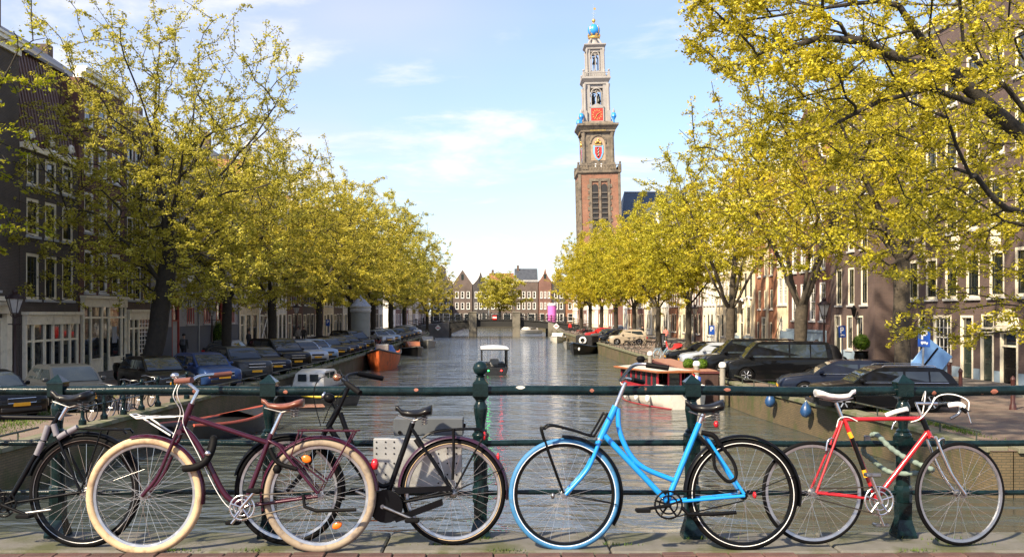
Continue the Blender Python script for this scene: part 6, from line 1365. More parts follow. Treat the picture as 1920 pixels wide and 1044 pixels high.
# ================================================================ boats
WZ = -1.1
def hull(m, L_, B, free, bow=.35, draft=.35, transom=.8, n=13, sheer=.3, flat=False):
    """open loft from stern (x=-L/2) to stem (x=L/2)"""
    rings = []
    for i in range(n):
        f = i / (n - 1); x = -L_ / 2 + L_ * f
        w = B / 2 * (transom + (1 - transom) * math.sin(min(1, f / .4) * PI / 2)) if f < .4 else B / 2 * max(.015, 1 - ((f - .4) / .6) ** (2.4 if not flat else 5))
        zs = free + sheer * max(0, (f - .45) / .55) ** 2 + sheer * .3 * max(0, (.3 - f) / .3); rake = bow * (f ** 6)
        k = -draft * (1 - f ** 5)
        rings.append([(x, -w * .12, k), (x + rake * .1, -w * .72, k * .55), (x + rake * .45, -w * .92, zs * .35), (x + rake, -w, zs), (x + rake, -w * .90, zs), (x + rake * .9, -w * .86, zs - .12 * min(1, zs)), (x + rake * .9, w * .86, zs - .12 * min(1, zs)), (x + rake, w * .90, zs), (x + rake, w, zs), (x + rake * .45, w * .92, zs * .35), (x + rake * .1, w * .72, k * .55), (x, w * .12, k)])
    m.loft(rings); return rings
def boat(label, x, y, hx, hy, name='boat', cat='boat', grp=None): return thing(name, label, cat, (x, y, WZ), math.atan2(hy, hx), grp)
def gunwale(t, rings, mat, r=.035, name='gunwale'):
    m = MB()
    for k in (3, 8): m.tube([rg[k] for rg in rings], r, 6)
    m.build(name, mat, t, smooth=50)
BW = M('boat_white', (.66, .64, .58), .35, var=.06, coat=.3, dirt=(.48, .44, .36), dscale=2, dlo=.55, dhi=.75); BK = M('boat_black', (.012, .012, .014), .4, var=.3); BRED = M('boat_red', (.30, .018, .03), .35, var=.12, coat=.4)
BORG = M('boat_orange', (.58, .125, .035), .5, var=.18, vs=2.5, dirt=(.20, .06, .03), dscale=2.2, dlo=.52, dhi=.70); BWOOD = M('boat_varnish', (.34, .12, .04), .35, var=.2, vs=8, coat=.4); BGREY = M('boat_grey', (.32, .32, .31), .5, var=.15); BTAR = M('tarp_blue', (.02, .07, .28), .6, var=.2, bump=.02, bs=5)
BBRN = M('barge_brown', (.055, .03, .026), .65, var=.25, vs=2, bump=.004, bs=20); PLANK = M('weathered_plank', (.30, .15, .10), .75, var=.25, vs=6, bump=.003, bs=40)
CLEARG = M('canopy_film', (.55, .57, .58), .12, var=.05)
# saloon boat, red cabin
t = boat('cream and red saloon boat with a varnished roof and Dutch flag at its stern', 7.55, 47.9, -.27, .96, 'saloon_boat'); t.scale = (.86, .90, .95)
m = MB(); rg = hull(m, 8.4, 2.75, .72, .5, sheer=.30, transom=.72); m.build('hull', BW, t, smooth=50); gunwale(t, rg, WHITE, .05)
m = MB(); [m.tube([(r_[k][0], r_[k][1] * 1.01, .03) for r_ in rg[:-1]], .035, 6) for k in (2, 9)]; m.build('boot_top', BRED, t)
m = MB(); m.bx(-2.6, 2.4, -.98, .98, .55, 1.0); m.build('cabin_side', BRED, t)
post = MB(); post.bx(-.045, .045, -.04, .04, .95, 1.72); pm2 = post.mesh('cabin_post', BRED); pn = MB(); pn.bx(-.31, .31, -.008, .008, 1.0, 1.68); pnm = pn.mesh('cabin_pane', CARGLASS)
for k in range(8):
    x = -2.55 + .70 * k
    for s in (-1, 1):
        inst('cabin_post', pm2, t, (x, s * .94, 0))
        if k < 7: inst('cabin_pane', pnm, t, (x + .35, s * .93, 0))
for s in (-.94, -.35, .35, .94): inst('cabin_post', pm2, t, (-2.58, s, 0)); inst('cabin_post', pm2, t, (2.36, s, 0))
m = MB(); m.bx(-2.56, -2.54, -.3, .3, 1.0, 1.68); m.build('cabin_pane', CARGLASS, t); m = MB(); m.bx(2.33, 2.35, -.9, .9, 1.0, 1.68); m.build('cabin_pane', CARGLASS, t)
m = MB(); m.loft([[(x, y_, 1.72 + .10 * (1 - (y_ / 1.2) ** 2) + dz) for y_ in (-1.16, -.6, 0, .6, 1.16)] + [(x, y_, 1.69 + .10 * (1 - (y_ / 1.2) ** 2)) for y_ in (1.16, .6, 0, -.6, -1.16)] for x, dz in ((-3.1, .0), (-1, .04), (1.2, .04), (2.9, -.02))]); rf = m.build('roof', BW, t, smooth=40)
m = MB(); m.tube([(-3.1, -1.16, 1.72), (2.9, -1.16, 1.70), (2.9, 1.16, 1.70), (-3.1, 1.16, 1.72)], .06, 6, closed=True); m.build('roof_edge', BWOOD, rf)
m = MB(); m.tube([(-4.0, -1.0, .75), (-4.0, -1.0, 1.1), (-2.9, -1.15, 1.1), (-2.9, -1.15, .75)], .025, 6); m.tube([(-4.0, 1.0, .75), (-4.0, 1.0, 1.1), (-2.9, 1.15, 1.1), (-2.9, 1.15, .75)], .025, 6); m.tube([(-4.0, -1.0, 1.1), (-4.05, 0, 1.1), (-4.0, 1.0, 1.1)], .025, 6); m.build('stern_rail', WHITE, t, smooth=50)
m = MB(); m.lathe([(0, -.22), (.10, -.16), (.13, 0), (.10, .16), (.03, .24)], 10); fm_ = m.mesh('fender', WHITE, 50)
for x in (-2.4, -.9, .6): inst('fender', fm_, t, (x, 1.42, .42))
fl = thing('flag', 'red white and blue flag hanging at the stern of the saloon boat', 'flag', (8.56, 44.35, WZ)); m = MB(); m.tube([(0, 0, .55), (.1, -.35, 1.75)], .022, 6); m.build('staff', BWOOD, fl)
for k, mt in enumerate((RED, SWHITE, M('flag_blue', (.02, .07, .35), .6))):
    m = MB(); vs = []
    for i in range(7):
        f = i / 6; z = 1.62 - f * .95; 
        for w in (0, .5, 1.0): xx = .10 + .12 * (k + w) - .02 * f; vs.append((xx, -.35 + .05 * math.sin(5 * f + k + w) + .12 * f, z - .10 * (k + w) * (1 - f) * .5))
    m.add(vs, [(i * 3 + j, i * 3 + j + 1, i * 3 + j + 4, i * 3 + j + 3) for i in range(6) for j in range(2)]); o = m.build('flag_stripe', mt, fl, smooth=60)
    sm_ = o.modifiers.new('thick', 'SOLIDIFY'); sm_.thickness = .006
# dark brown barge against the quay
t = boat('dark brown moored barge between the saloon boat and the quay', 9.88, 54.0, -.0, 1, 'moored_barge'); t.scale = (1, .7, 1)
m = MB(); m.cbx(-6.5, 6.5, -1.05, 1.05, -.4, 1.42, .05); m.build('hull', BBRN, t); m = MB(); m.bx(-6.55, 6.55, -1.1, 1.1, 1.42, 1.52); m.build('deck_edge', M('deck_wine', (.10, .03, .03), .5, var=.2), t); m = MB(); m.bx(-6.4, 6.4, -.95, .95, 1.52, 1.56); m.build('deck', PLANK, t)
for k, (x, y) in enumerate(((9.35, 46.6), (9.0, 58.6), (10.3, 45.4))):
    t = thing('mooring_post', ('grey timber mooring post with white cap left of the red flag', 'grey timber mooring post with white cap at the far end of the brown barge', 'grey timber mooring post with white cap beside the van wheel')[k], 'post', (x, y, WZ), group='mooring posts'); m = MB(); m.tube([(0, 0, -.6), (0, 0, 1.85)], .13, 10); m.build('pile', M('grey_timber', (.26, .24, .21), .85, var=.25, vs=4), t, smooth=40); m = MB(); m.lathe([(.17, 1.85), (.17, 1.98), (.12, 2.06), (0, 2.08)], 12); m.build('cap', WHITE, t, smooth=40)
# white cabin boat
t = boat('white cabin boat with black hull moored below the black people carrier', -9.25, 51.5, .12, 1, 'cabin_boat'); t.scale = (.88, .88, .88)
m = MB(); rg = hull(m, 8, 2.5, .75, .5, sheer=.25); m.build('hull', BK, t, smooth=50); gunwale(t, rg, BK, .05)
m = MB(); pr = [(-2.6, .72, .95), (-2.3, 1.55, .82), (-1.6, 1.72, .8), (.4, 1.62, .78), (1.2, 1.1, .7), (2.9, .9, .45), (3.0, .75, .42)]
m.loft([[(x, -w - .08, .70), (x, -w, z - .1), (x, -w + .15, z), (x, w - .15, z), (x, w, z - .1), (x, w + .08, .70)] for x, z, w in pr]); m.build('cabin', BW, t, smooth=35)
m = MB(); [m.bx(-2.50, -2.475, y0, y1, 1.05, 1.45) for y0, y1 in ((-.6, -.1), (.1, .6))]; m.build('cabin_window', CARGLASS, t, (-.06, 0, 0))
for s in (-1, 1):
    for x0, x1 in ((-2.0, -1.2), (-1.0, -.1)): m = MB(); m.bx(x0, x1, s * .815 - .02, s * .815 + .02, 1.15, 1.5); m.build('cabin_window', CARGLASS, t)
m = MB(); [m.tube([(x, s * .6, 1.72), (x, s * .6, 1.82)], .015, 5) for x in (-1.6, 0) for s in (-1, 1)]; [m.tube([(-1.7, s * .6, 1.82), (.2, s * .6, 1.80)], .018, 5) for s in (-1, 1)]; m.tube([(2.9, -.5, .95), (3.9, 0, 1.35), (2.9, .5, .95)], .02, 5); m.build('hand_rail', STEEL, t, smooth=50)
# orange barge
t = boat('rust orange steel barge with blue tarpaulin moored on the left', -9.2, 78.5, .06, -1, 'steel_barge')
m = MB(); rg = hull(m, 9, 2.7, 1.15, .6, sheer=.5, transom=.9); m.build('hull', BORG, t, smooth=40); gunwale(t, rg, BK, .07)
m = MB(); m.loft([[(x, -w, 1.05), (x, -w * .6, h), (x, w * .6, h), (x, w, 1.05)] for x, w, h in ((-3.6, .9, 1.25), (-2.8, 1.0, 1.75), (-1.2, 1.0, 1.7), (-.2, .9, 1.25))]); m.build('tarpaulin', BTAR, t, smooth=60); m = MB(); m.cbx(.3, 1.1, -.5, .5, 1.0, 1.9, .05); m.build('wheelhouse', BGREY, t)
# rowing boat with orange rim, raft, dinghy
t = boat('open dark boat with a red-orange rim moored at the near left quay', -9.75, 35.2, .35, .94, 'rowing_boat')
m = MB(); rg = hull(m, 5.4, 1.8, .55, .35, sheer=.28); m.build('hull', BK, t, smooth=50); gunwale(t, rg, M('rim_orange', (.48, .10, .06), .5, var=.15), .05)
m = MB(); [m.bx(x, x + .3, -.75, .75, .42, .46) for x in (-1.4, .1)]; m.build('bench', PLANK, t); m = MB(); m.loft([[(x, -w, .62), (x, 0, .78), (x, w, .62)] for x, w in ((.7, .78), (1.6, .62), (2.3, .3))], closed=False, cap=False); m.build('bow_cover', BK, t); m = MB(); m.lathe([(0, -.18), (.08, -.12), (.1, 0), (.08, .12), (0, .18)], 10, (2.0, .75, .4)); m.build('fender', WHITE, t, smooth=50)
t = boat('weathered timber work raft floating behind the brown saddle', -9.5, 44.2, 1, .25, 'work_raft'); m = MB(); m.cbx(-1.6, 1.6, -.6, .6, -.2, .12, .03); m.build('float', BK, t)
for k in range(5): m = MB(); m.cbx(-1.65, 1.65, -.62 + .25 * k, -.40 + .25 * k, .13, .18, .01); m.build('plank', PLANK, t)
t = boat('small black and yellow dinghy beside the timber raft', -7.9, 46.6, .9, -.3, 'dinghy'); m = MB(); rg = hull(m, 2.6, 1.3, .42, .25, sheer=.18); m.build('hull', BK, t, smooth=50); gunwale(t, rg, M('dinghy_yellow', (.55, .42, .02), .5, var=.1), .06)
# tour boat in mid canal
t = boat('open tour boat with pale canopy motoring away in mid canal', -.35, 71.5, -.03, 1, 'tour_boat')
m = MB(); rg = hull(m, 5.6, 2.05, .55, .4, sheer=.25, transom=.9); m.build('hull', BK, t, smooth=50); gunwale(t, rg, BGREY, .035)
pt_ = MB(); pt_.tube([(0, 0, .5), (0, 0, 1.75)], .03, 6); ptm = pt_.mesh('canopy_post', BK)
for x in (-2.5, -1.0, .5, 1.8):
    for s in (-1, 1): inst('canopy_post', ptm, t, (x, s * .88, 0))
m = MB(); m.loft([[(x, y_, 1.86 + .10 * (1 - (y_ / 1.0) ** 2) + dz) for y_ in (-.98, -.5, 0, .5, .98)] + [(x, y_, 1.74) for y_ in (.98, -.98)] for x, dz in ((-2.75, -.03), (-2.4, .04), (1.6, .04), (2.1, -.05))]); m.build('canopy', M('canopy_grey', (.48, .5, .52), .4, var=.08), t, smooth=40); m = MB(); m.tube([(-2.76, -.98, 1.78), (2.1, -.98, 1.76), (2.1, .98, 1.76), (-2.76, .98, 1.78)], .035, 6, closed=True); m.build('canopy_edge', BK, t)
m = MB(); [m.cbx(x, x + .5, -.75, .75, .45, .8, .05) for x in (-1.6, -.4, .8)]; m.build('seat', BK, t); m = MB(); m.cbx(-1.6, -1.3, -.3, .3, .55, 1.1, .04); m.build('helm', BGREY, t)
for nm, c_, s in (('port_lamp', (1, .02, .02), -.45), ('starboard_lamp', (.02, 1, .1), .45)):
    ml, tt, bb = nodes(nm); bb.inputs['Base Color'].default_value = c4(c_); bb.inputs['Emission Color'].default_value = c4(c_); bb.inputs['Emission Strength'].default_value = 4; m = MB(); m.ball((-2.85, s, .35), .05, 8, 6); m.build('stern_lamp', ml, t)
# right far boats
t = boat('black tug with white lifebuoy moored on the right', 9.1, 106.5, -.35, -.94, 'tug_boat'); m = MB(); rg = hull(m, 7, 2.6, .8, .5, sheer=.5); m.build('hull', BK, t, smooth=50); gunwale(t, rg, M('tug_blue_rim', (.04, .07, .13), .5), .07); m = MB(); m.cbx(-3.0, -.4, -.95, .95, .7, 1.95, .08); m.build('wheelhouse', BK, t); m = MB(); m.cbx(1.0, 1.6, -.6, .6, .7, 1.2, .05); m.build('engine_box', BK, t)
m = MB(); m.torus((0, 0, 0), .33, .10, 20, 8, 'y'); lb = m.build('lifebuoy', WHITE, t, (-.28, -.1, 1.4), (0, 0, PI / 2), smooth=60)
m = MB(); m.lathe([(0, -.2), (.1, -.1), (.12, 0), (.1, .1), (0, .2)], 8, (3.3, .5, .6)); m.build('fender', WHITE, t)
def simple_boat(label, x, y, hx, hy, L_, B, hm_, cm=None):
    t = boat(label, x, y, hx, hy); m = MB(); rg = hull(m, L_, B, .7, .4, sheer=.25); m.build('hull', hm_, t, smooth=50); gunwale(t, rg, BGREY, .05)
    if cm:
        m = MB(); m.loft([[(x_, -w, .6), (x_, -w * .85, z), (x_, w * .85, z), (x_, w, .6)] for x_, z, w in ((-L_ * .3, 1.35, B * .38), (L_ * .08, 1.4, B * .38), (L_ * .2, .95, B * .3))]); c_ = m.build('cabin', cm, t); m = MB(); m.bx(-L_ * .2, L_ * .03, -B * .42, B * .42, 1.0, 1.25); m.build('cabin_window', CARGLASS, t)
    else:
        m = MB(); [m.bx(x_, x_ + .3, -B * .4, B * .4, .45, .5) for x_ in (-L_ * .25, L_ * .05)]; m.build('bench', PLANK, t)
simple_boat('grey open steel sloop moored beyond the black tug', 9.2, 122, -.3, -.95, 6.5, 2.3, BGREY)
simple_boat('cream cabin cruiser moored by the far bridge on the right', 9.0, 150, -.1, -1, 7, 2.6, BW, BW)
simple_boat('dark motor boat with wooden windscreen beyond the orange barge', -9.1, 104, .25, -1, 6.5, 2.2, BK, BWOOD)
simple_boat('small grey cabin boat moored left near the far bridge', -9.2, 127, .1, -1, 6.5, 2.3, BGREY, BGREY)
simple_boat('white boat with green stripe moored beyond the far bridge', 6.4, 214, -.6, -.6, 7, 2.6, BW, BW)
for k, (u, v, d) in enumerate(((1402, 752, 38.6), (1457, 770, 34.8))):
    p = at(u, v, d); t = thing('buoy_fender', 'blue teardrop fender hanging on the right quay wall, %s of the two' % ('farther', 'nearer')[k], 'fender', (XRf(d) - .27, d, p.z), group='blue fenders'); m = MB(); m.lathe([(0, -.24), (.14, -.19), (.21, -.06), (.20, .06), (.12, .22), (.05, .30), (.03, .36)], 14); m.build('ball', M('fender_blue', (.015, .06, .17), .4, var=.2, coat=.3), t, smooth=60); m = MB(); m.tube([(0, 0, .34), (.1, 0, .34 + .28), (.27, 0, -p.z + .08)], .012, 5); m.build('rope', STEEL, t)
# ================================================================ street furniture, parked bicycles, people
LIRON = M('lamp_iron', (.035, .018, .018), .5, var=.25); LGL = M('lantern_glass', (.50, .50, .50), .15, var=.1)
def lamp(label, x, y, z=0.12):
    t = thing('street_lamp', label, 'street lamp', (x, y, z), group='crown-topped street lamps')
    m = MB(); m.lathe([(.16, 0), (.16, .25), (.11, .35), (.10, .9), (.07, 1.0), (.055, 2.6), (.075, 2.65), (.05, 2.7), (.04, 2.95)], 12); m.bx(-.28, .28, -.02, .02, 2.62, 2.66); m.build('pole', LIRON, t, smooth=40)
    m = MB()
    for k in range(6):
        a = k * PI / 3 + .3; c_, s_ = math.cos(a), math.sin(a); m.tube([(.05 * c_, .05 * s_, 2.9), (.16 * c_, .16 * s_, 3.02), (.15 * c_, .15 * s_, 3.1)], .014, 5); m.tube([(.15 * c_, .15 * s_, 3.1), (.34 * c_, .34 * s_, 3.72)], .016, 5)
    m.torus((0, 0, 3.1), .15, .018, 18, 6, 'z'); m.torus((0, 0, 3.72), .35, .028, 18, 6, 'z'); fr_ = m.build('lantern_frame', LIRON, t, smooth=40)
    m = MB(); m.lathe([(.13, 3.11), (.32, 3.70)], 6, a0=.3); m.build('lantern_glass', LGL, fr_)
    m = MB(); m.lathe([(.37, 3.72), (.33, 3.76), (.16, 3.90), (.10, 3.92), (.13, 4.0), (.10, 4.06), (0, 4.12)], 14)
    for k in range(10): a = k * PI / 5; m.lathe([(.035, 3.74), (.03, 3.80), (0, 3.86)], 5, (.35 * math.cos(a), .35 * math.sin(a), 0))
    m.build('lantern_crown', LIRON, t, smooth=40)
lamp('crown-topped street lamp before the dark brick house at the left edge', -20.3, 41.4); lamp('crown-topped street lamp in front of the grey house with red windows', -20.2, 69.5); lamp('crown-topped street lamp near the scaffolding on the left street', -20.3, 99)
lamp('crown-topped street lamp right of the black vans', 18.2, 55.2, 0); lamp('crown-topped street lamp on the right street before the cream fronts', 19.4, 97.5, 0)
SBL = M('sign_blue', (.012, .07, .36), .4, var=.06)
def psign(label, x, y, h, lean=0, truck=True):
    t = thing('parking_sign', label, 'sign', (x, y, 0), 0, 'blue parking signs'); t.rotation_euler = (0, lean, 0); m = MB(); m.tube([(0, .03, 0), (0, .03, h)], .035, 8); m.build('pole', ZINC, t, smooth=40)
    m = MB(); m.cbx(-.30, .30, -.02, .01, h - .98, h, .01); bd_ = m.build('board', SBL, t); bd_.location = (0, 0, h * .3); bd_.scale = (.7, 1, .7)
    m = MB(); y0, y1 = -.028, -.021; m.bx(-.15, -.06, y0, y1, h - .62, h - .12); m.bx(-.06, .08, y0, y1, h - .21, h - .12); m.bx(-.06, .08, y0, y1, h - .43, h - .34); m.bx(.05, .14, y0, y1, h - .39, h - .16); m.build('letter_p', SWHITE, bd_)
    if truck: m = MB(); m.bx(-.16, .08, y0, y1, h - .82, h - .71); m.bx(.09, .18, y0, y1, h - .82, h - .75); [m.lathe([(.028, y0), (.028, y1)], 10, (xx, 0, h - .84), 'y') for xx in (-.10, .13)]; m.build('truck_symbol', SWHITE, bd_)
psign('blue P sign with lorry symbol above the nearest black estate car', 14.5, 33.8, 2.75, .03); psign('blue P sign with lorry symbol left of the dark brick alley house', 20.2, 57.8, 2.5, -.04)
psign('blue P sign beside the elm before the cream fronts', 16.2, 75, 2.3, 0, False); psign('blue P sign on the left street near the grey column', -18, 104, 2.6, 0, False)
# blue tilted board behind the black estate
t = thing('tilted_board', 'large pale blue panel leaning behind the estate car', 'panel', (18.9, 44.4, .0)); m = MB(); m.cbx(-.55, .75, -.03, .03, 0, 1.5, .01); m.build('panel', M('pale_blue_panel', (.16, .33, .66), .4, var=.06), t, (0, 0, .55), (0, RAD(38), 0)); m = MB(); m.bx(-.06, .02, -.05, -.035, .1, 1.4); m.build('stripe', BLACKP, t, (0, 0, .55), (0, RAD(38), 0)); m = MB(); m.cbx(-.3, 1.4, .1, .9, .0, 1.1, .03); m.build('container', BLUEG, t)
# advertising columns
t = thing('advertising_column', 'grey blank advertising column with ogee zinc roof on the left quay', 'column', (-13.3, 95, 0)); m = MB(); m.lathe([(1.0, 0), (1.0, .35), (.92, .4), (.92, 3.35)], 28); m.build('drum', M('column_grey', (.26, .28, .27), .7, var=.15, vs=1.5, bump=.004, bs=12), t, smooth=40); m = MB(); m.lathe([(.97, 3.35), (1.02, 3.45), (1.02, 3.6), (.95, 3.65), (1.03, 3.8), (1.03, 3.92)], 28); m.build('cornice', M('column_pale', (.46, .47, .47), .6, var=.1), t, smooth=30); m = MB(); m.lathe([(1.03, 3.92), (.8, 4.15), (.45, 4.55), (.15, 4.75), (.05, 4.95), (0, 5.0)], 16); m.build('roof', ZINC, t)
t = thing('advertising_column', 'bright pink advertising column at the right end of the far bridge', 'column', (10.6, 196, .2)); m = MB(); m.lathe([(.85, 0), (.85, 4.6)], 20); m.build('drum', M('column_pink', (.75, .16, .52), .6, var=.04), t, smooth=40); m = MB(); m.lathe([(.92, 4.6), (.92, 4.9), (.4, 5.05), (0, 5.1)], 20); m.build('cap', WHITE, t, smooth=40)
# near left fence
t = thing('quay_fence', 'iron post-and-rail fence on the near left quay', 'fence', (-11.75, 26.4, 0))
m = MB(); m.lathe([(.11, .07), (.11, .2), (.07, .24), (.055, .3), (.055, .5), (.075, .53), (.075, .6), (.05, .64), (.045, .9), (.07, .93), (.07, 1.0), (.05, 1.06), (0, 1.1)], 10); fp_ = m.mesh('post', IRON, 40); fx = lambda y: XL(y) - .25 + 11.75
for k in range(8): inst('post', fp_, t, (fx(26.4 + 1.4 * k), 1.4 * k, 0))
for z in (.57, .96): m = MB(); m.tube([(fx(26.4), 0, z), (fx(36.2), 9.8, z)], .022, 6); m.build('rail', IRON, t)
# bins, bollards, pots
def simple(name, label, cat, x, y, parts, z=0, grp=None):
    t = thing(name, label, cat, (x, y, z), 0, grp)
    for nm, mt, prof in parts: m = MB(); m.lathe(prof, 14); m.build(nm, mt, t, smooth=35)
    return t
simple('litter_bin', 'tall dark grey litter bin beside the right quay bicycles', 'bin', 15.2, 92.5, [('drum', PL_DGREY, [(.42, 0), (.42, 1.3)]), ('lid', BLACKP, [(.45, 1.3), (.45, 1.36), (0, 1.4)])])
BOLL = M('bollard_brown', (.07, .022, .018), .5, var=.2)
for k, (x, y, lab) in enumerate(((19.4, 42.5, 'brown iron bollard behind the estate car roof'), (17.6, 37.6, 'brown iron bollard right of the blue panel'), (17.2, 33.0, 'brown iron bollard nearest the right edge'))): simple('bollard', lab, 'bollard', x, y, [('shaft', BOLL, [(.12, 0), (.10, .15), (.075, .2), (.07, .95), (.09, 1.0)]), ('knob', BOLL, [(.09, 1.0), (.07, 1.06), (0, 1.14)])], grp='brown iron bollards')
LVS = Leaf('box_leaves', (.04, .10, .008), (.09, .17, .012), (.16, .24, .02), .3)
def topiary(name, label, x, y, z, r, pot=True, sq=1.0):
    t = thing(name, label, 'plant', (x, y, z)); g_ = np.random.default_rng(int(abs(x) * 100)); n = 1500; zc_ = (.95 if pot else .0) + r * sq
    d = g_.normal(0, 1, (n, 3)); d /= np.linalg.norm(d, axis=1)[:, None]; c_ = d * r * g_.uniform(.72, 1.03, (n, 1)) * np.array([1, 1, sq]) + np.array([0, 0, zc_]); a = g_.normal(0, 1, (n, 3)); a /= np.linalg.norm(a, axis=1)[:, None]; b_ = np.cross(a, d); s_ = .06
    V = np.stack([c_ - a * s_, c_ + b_ * s_ * .6, c_ + a * s_, c_ - b_ * s_ * .6], 1).reshape(-1, 3); me = bpy.data.meshes.new('foliage'); me.from_pydata(V.tolist(), [], np.arange(4 * n).reshape(-1, 4).tolist()); me.materials.append(LVS); inst('foliage', me, t)
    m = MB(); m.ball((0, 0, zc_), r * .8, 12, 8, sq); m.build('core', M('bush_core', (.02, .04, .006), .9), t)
    if pot: m = MB(); m.lathe([(.22, 0), (.40, .55), (.36, .85), (.40, .9), (.40, .95)], 16); m.build('pot', BLACKP, t, smooth=40)
topiary('potted_topiary', 'round clipped bush in a tall black pot before the dark brick house', 20.8, 56.6, .12, .48)
topiary('round_bush', 'left of two round green bushes on the barge deck', 9.6, 49.9, WZ + 1.5, .27, False); topiary('round_bush', 'right of two round green bushes on the barge deck', 10.15, 49.3, WZ + 1.5, .27, False)
topiary('climbing_ivy', 'narrow green climber on the grey house wall beside the street lamp', -20.85, 73.5, .12, .55, False, 2.4)
# scaffold cross frame on the left street
t = thing('scaffolding', 'white cross-braced scaffold frame before the cream house on the left', 'scaffold', (-20.6, 85, .12)); 
for (a, b_) in (((0, 0, 0), (0, 0, 9)), ((0, 3, 0), (0, 3, 9)), ((0, 0, .3), (0, 3, 2.8)), ((0, 3, .3), (0, 0, 2.8)), ((0, 0, 3), (0, 3, 5.6)), ((0, 3, 3), (0, 0, 5.6)), ((0, 0, 2.9), (0, 3, 2.9)), ((0, 0, 5.8), (0, 3, 5.8))): m = MB(); m.tube([a, b_], .045, 6); m.build('scaffold_tube', WHITE, t)
# ---- parked bicycles: one low-detail kind, copied
def small_bike(fm, tyre=RUBBER):
    t = thing('bicycle', 'x', 'bicycle'); r = .34
    w = MB(); w.torus((0, 0, 0), r - .02, .02, 24, 5); wm = w.mesh('tyre', tyre, 60); s_ = MB(); [s_.tube([(0, 0, 0), ((r - .03) * math.cos(k * PI / 7), 0, (r - .03) * math.sin(k * PI / 7))], .003, 3, cap=False) for k in range(14)]; s_.torus((0, 0, 0), r - .042, .008, 24, 4); s_.lathe([(.02, -.05), (.02, .05)], 8, axis='y'); smm = s_.mesh('wheel', SPOKE)
    for x in (-.53, .53): w_ = inst('wheel', smm, t, (x, 0, r)); inst('tyre', wm, w_)
    m = MB(); [m.tube(p, .017, 6) for p in ([(-.53, 0, r), (-.1, 0, .3), (-.24, 0, .82), (-.53, 0, r)], [(-.1, 0, .3), (.36, 0, .78)], [(-.2, 0, .66), (.0, 0, .5), (.34, 0, .84)], [(.33, 0, .92), (.40, 0, .7), (.53, 0, r)])]; m.build('frame', fm, t, smooth=40)
    m = MB(); m.tube([(.33, 0, .92), (.30, 0, 1.04)], .013, 6); m.tube([(.12, -.28, 1.06), (.28, -.2, 1.08), (.32, 0, 1.04), (.28, .2, 1.08), (.12, .28, 1.06)], .012, 6); m.build('handlebar', STEEL, t, smooth=40)
    m = MB(); m.tube([(-.24, 0, .8), (-.26, 0, .94)], .013, 6); m.loft([[(x, -w_, .96), (x, w_, .96), (x, w_ * .8, 1.01), (x, -w_ * .8, 1.01)] for x, w_ in ((-.38, .09), (-.26, .08), (-.12, .02))]); m.build('saddle', LEATHB, t)
    m = MB(); m.torus((-.53, 0, r), r + .02, .022, 16, 5, 'y', .2, 2.9); m.tube([(-.3, 0, .76), (-.85, 0, .76)], .02, 5); m.tube([(-.8, 0, .76), (-.53, 0, r)], .01, 4); m.build('mudguard_and_carrier', fm, t, smooth=40)
    return t
protos = [small_bike(FBLK), small_bike(K_NAVY), small_bike(M('frame_pale_blue', (.28, .45, .6), .4), M('tyre_pale_blue', (.35, .5, .62), .6)), small_bike(REDP)]
used = set()
def sbike(k, x, y, z, rz, label, grp, lean=0):
    t = protos[k] if k not in used else copy_tree(protos[k]); used.add(k); t.location = (x, y, z); t.rotation_euler = (lean, 0, rz); tag(t, label, 'bicycle', grp); return t
for k, (x, y, rz, lab, c_) in enumerate(((-11.95, 29.6, 1.45, 'first bicycle leaning inside the near left quay fence, red rear light', 0), (-12.0, 31.6, 1.7, 'blue-framed bicycle, second along the near left quay fence', 1), (-12.0, 33.4, 1.5, 'third bicycle along the near left quay fence', 0))): sbike(c_, x, y, 0, rz, lab, 'bicycles at the near left fence', .12)
sbike(2, 11.6, 69.5, 0, .5, 'pale blue bicycle standing alone at the right quay edge', 'bicycles on the right quay')
for k, (x, y) in enumerate(((12.0, 88.5), (12.6, 89.8), (12.2, 91), (13.4, 92.3), (14.2, 90.5), (15.8, 86), (15.6, 83.5))): sbike(k % 2, x, y, 0, rh.uniform(-.6, .9), 'bicycle parked among others between the beige car and the litter bin', 'bicycles by the litter bin', rh.uniform(-.12, .12))
for k in range(14): sbike((0, 1, 0, 3)[k % 4], 12.2 + 2.2 * rh.random(), 132 + 2.3 * k, 0, rh.uniform(-.5, .7), 'bicycle in the long rack under the far right elms', 'bicycles racked under the far right elms', rh.uniform(-.1, .1))
for k in range(7): sbike((0, 3, 1, 0)[k % 4], -12.9 + .35 * k, 90 + 1.1 * (k % 4), 0, rh.uniform(.6, 1.7), 'bicycle in the heap before the grey advertising column', 'bicycles heaped by the grey column', rh.uniform(-.15, .15))
for k in range(18): x = -14.5 + 1.55 * k + rh.uniform(-.3, .3); sbike(k % 2, x, 184.55 + rh.uniform(0, .15), top(x) + .01, rh.choice((0, PI)) + rh.uniform(-.05, .05), 'bicycle parked along the railing of the far bridge', 'bicycles along the far bridge railing', .08)
for k in range(4):
    if k not in used:
        for c_ in list(protos[k].children_recursive) + [protos[k]]: bpy.data.objects.remove(c_)
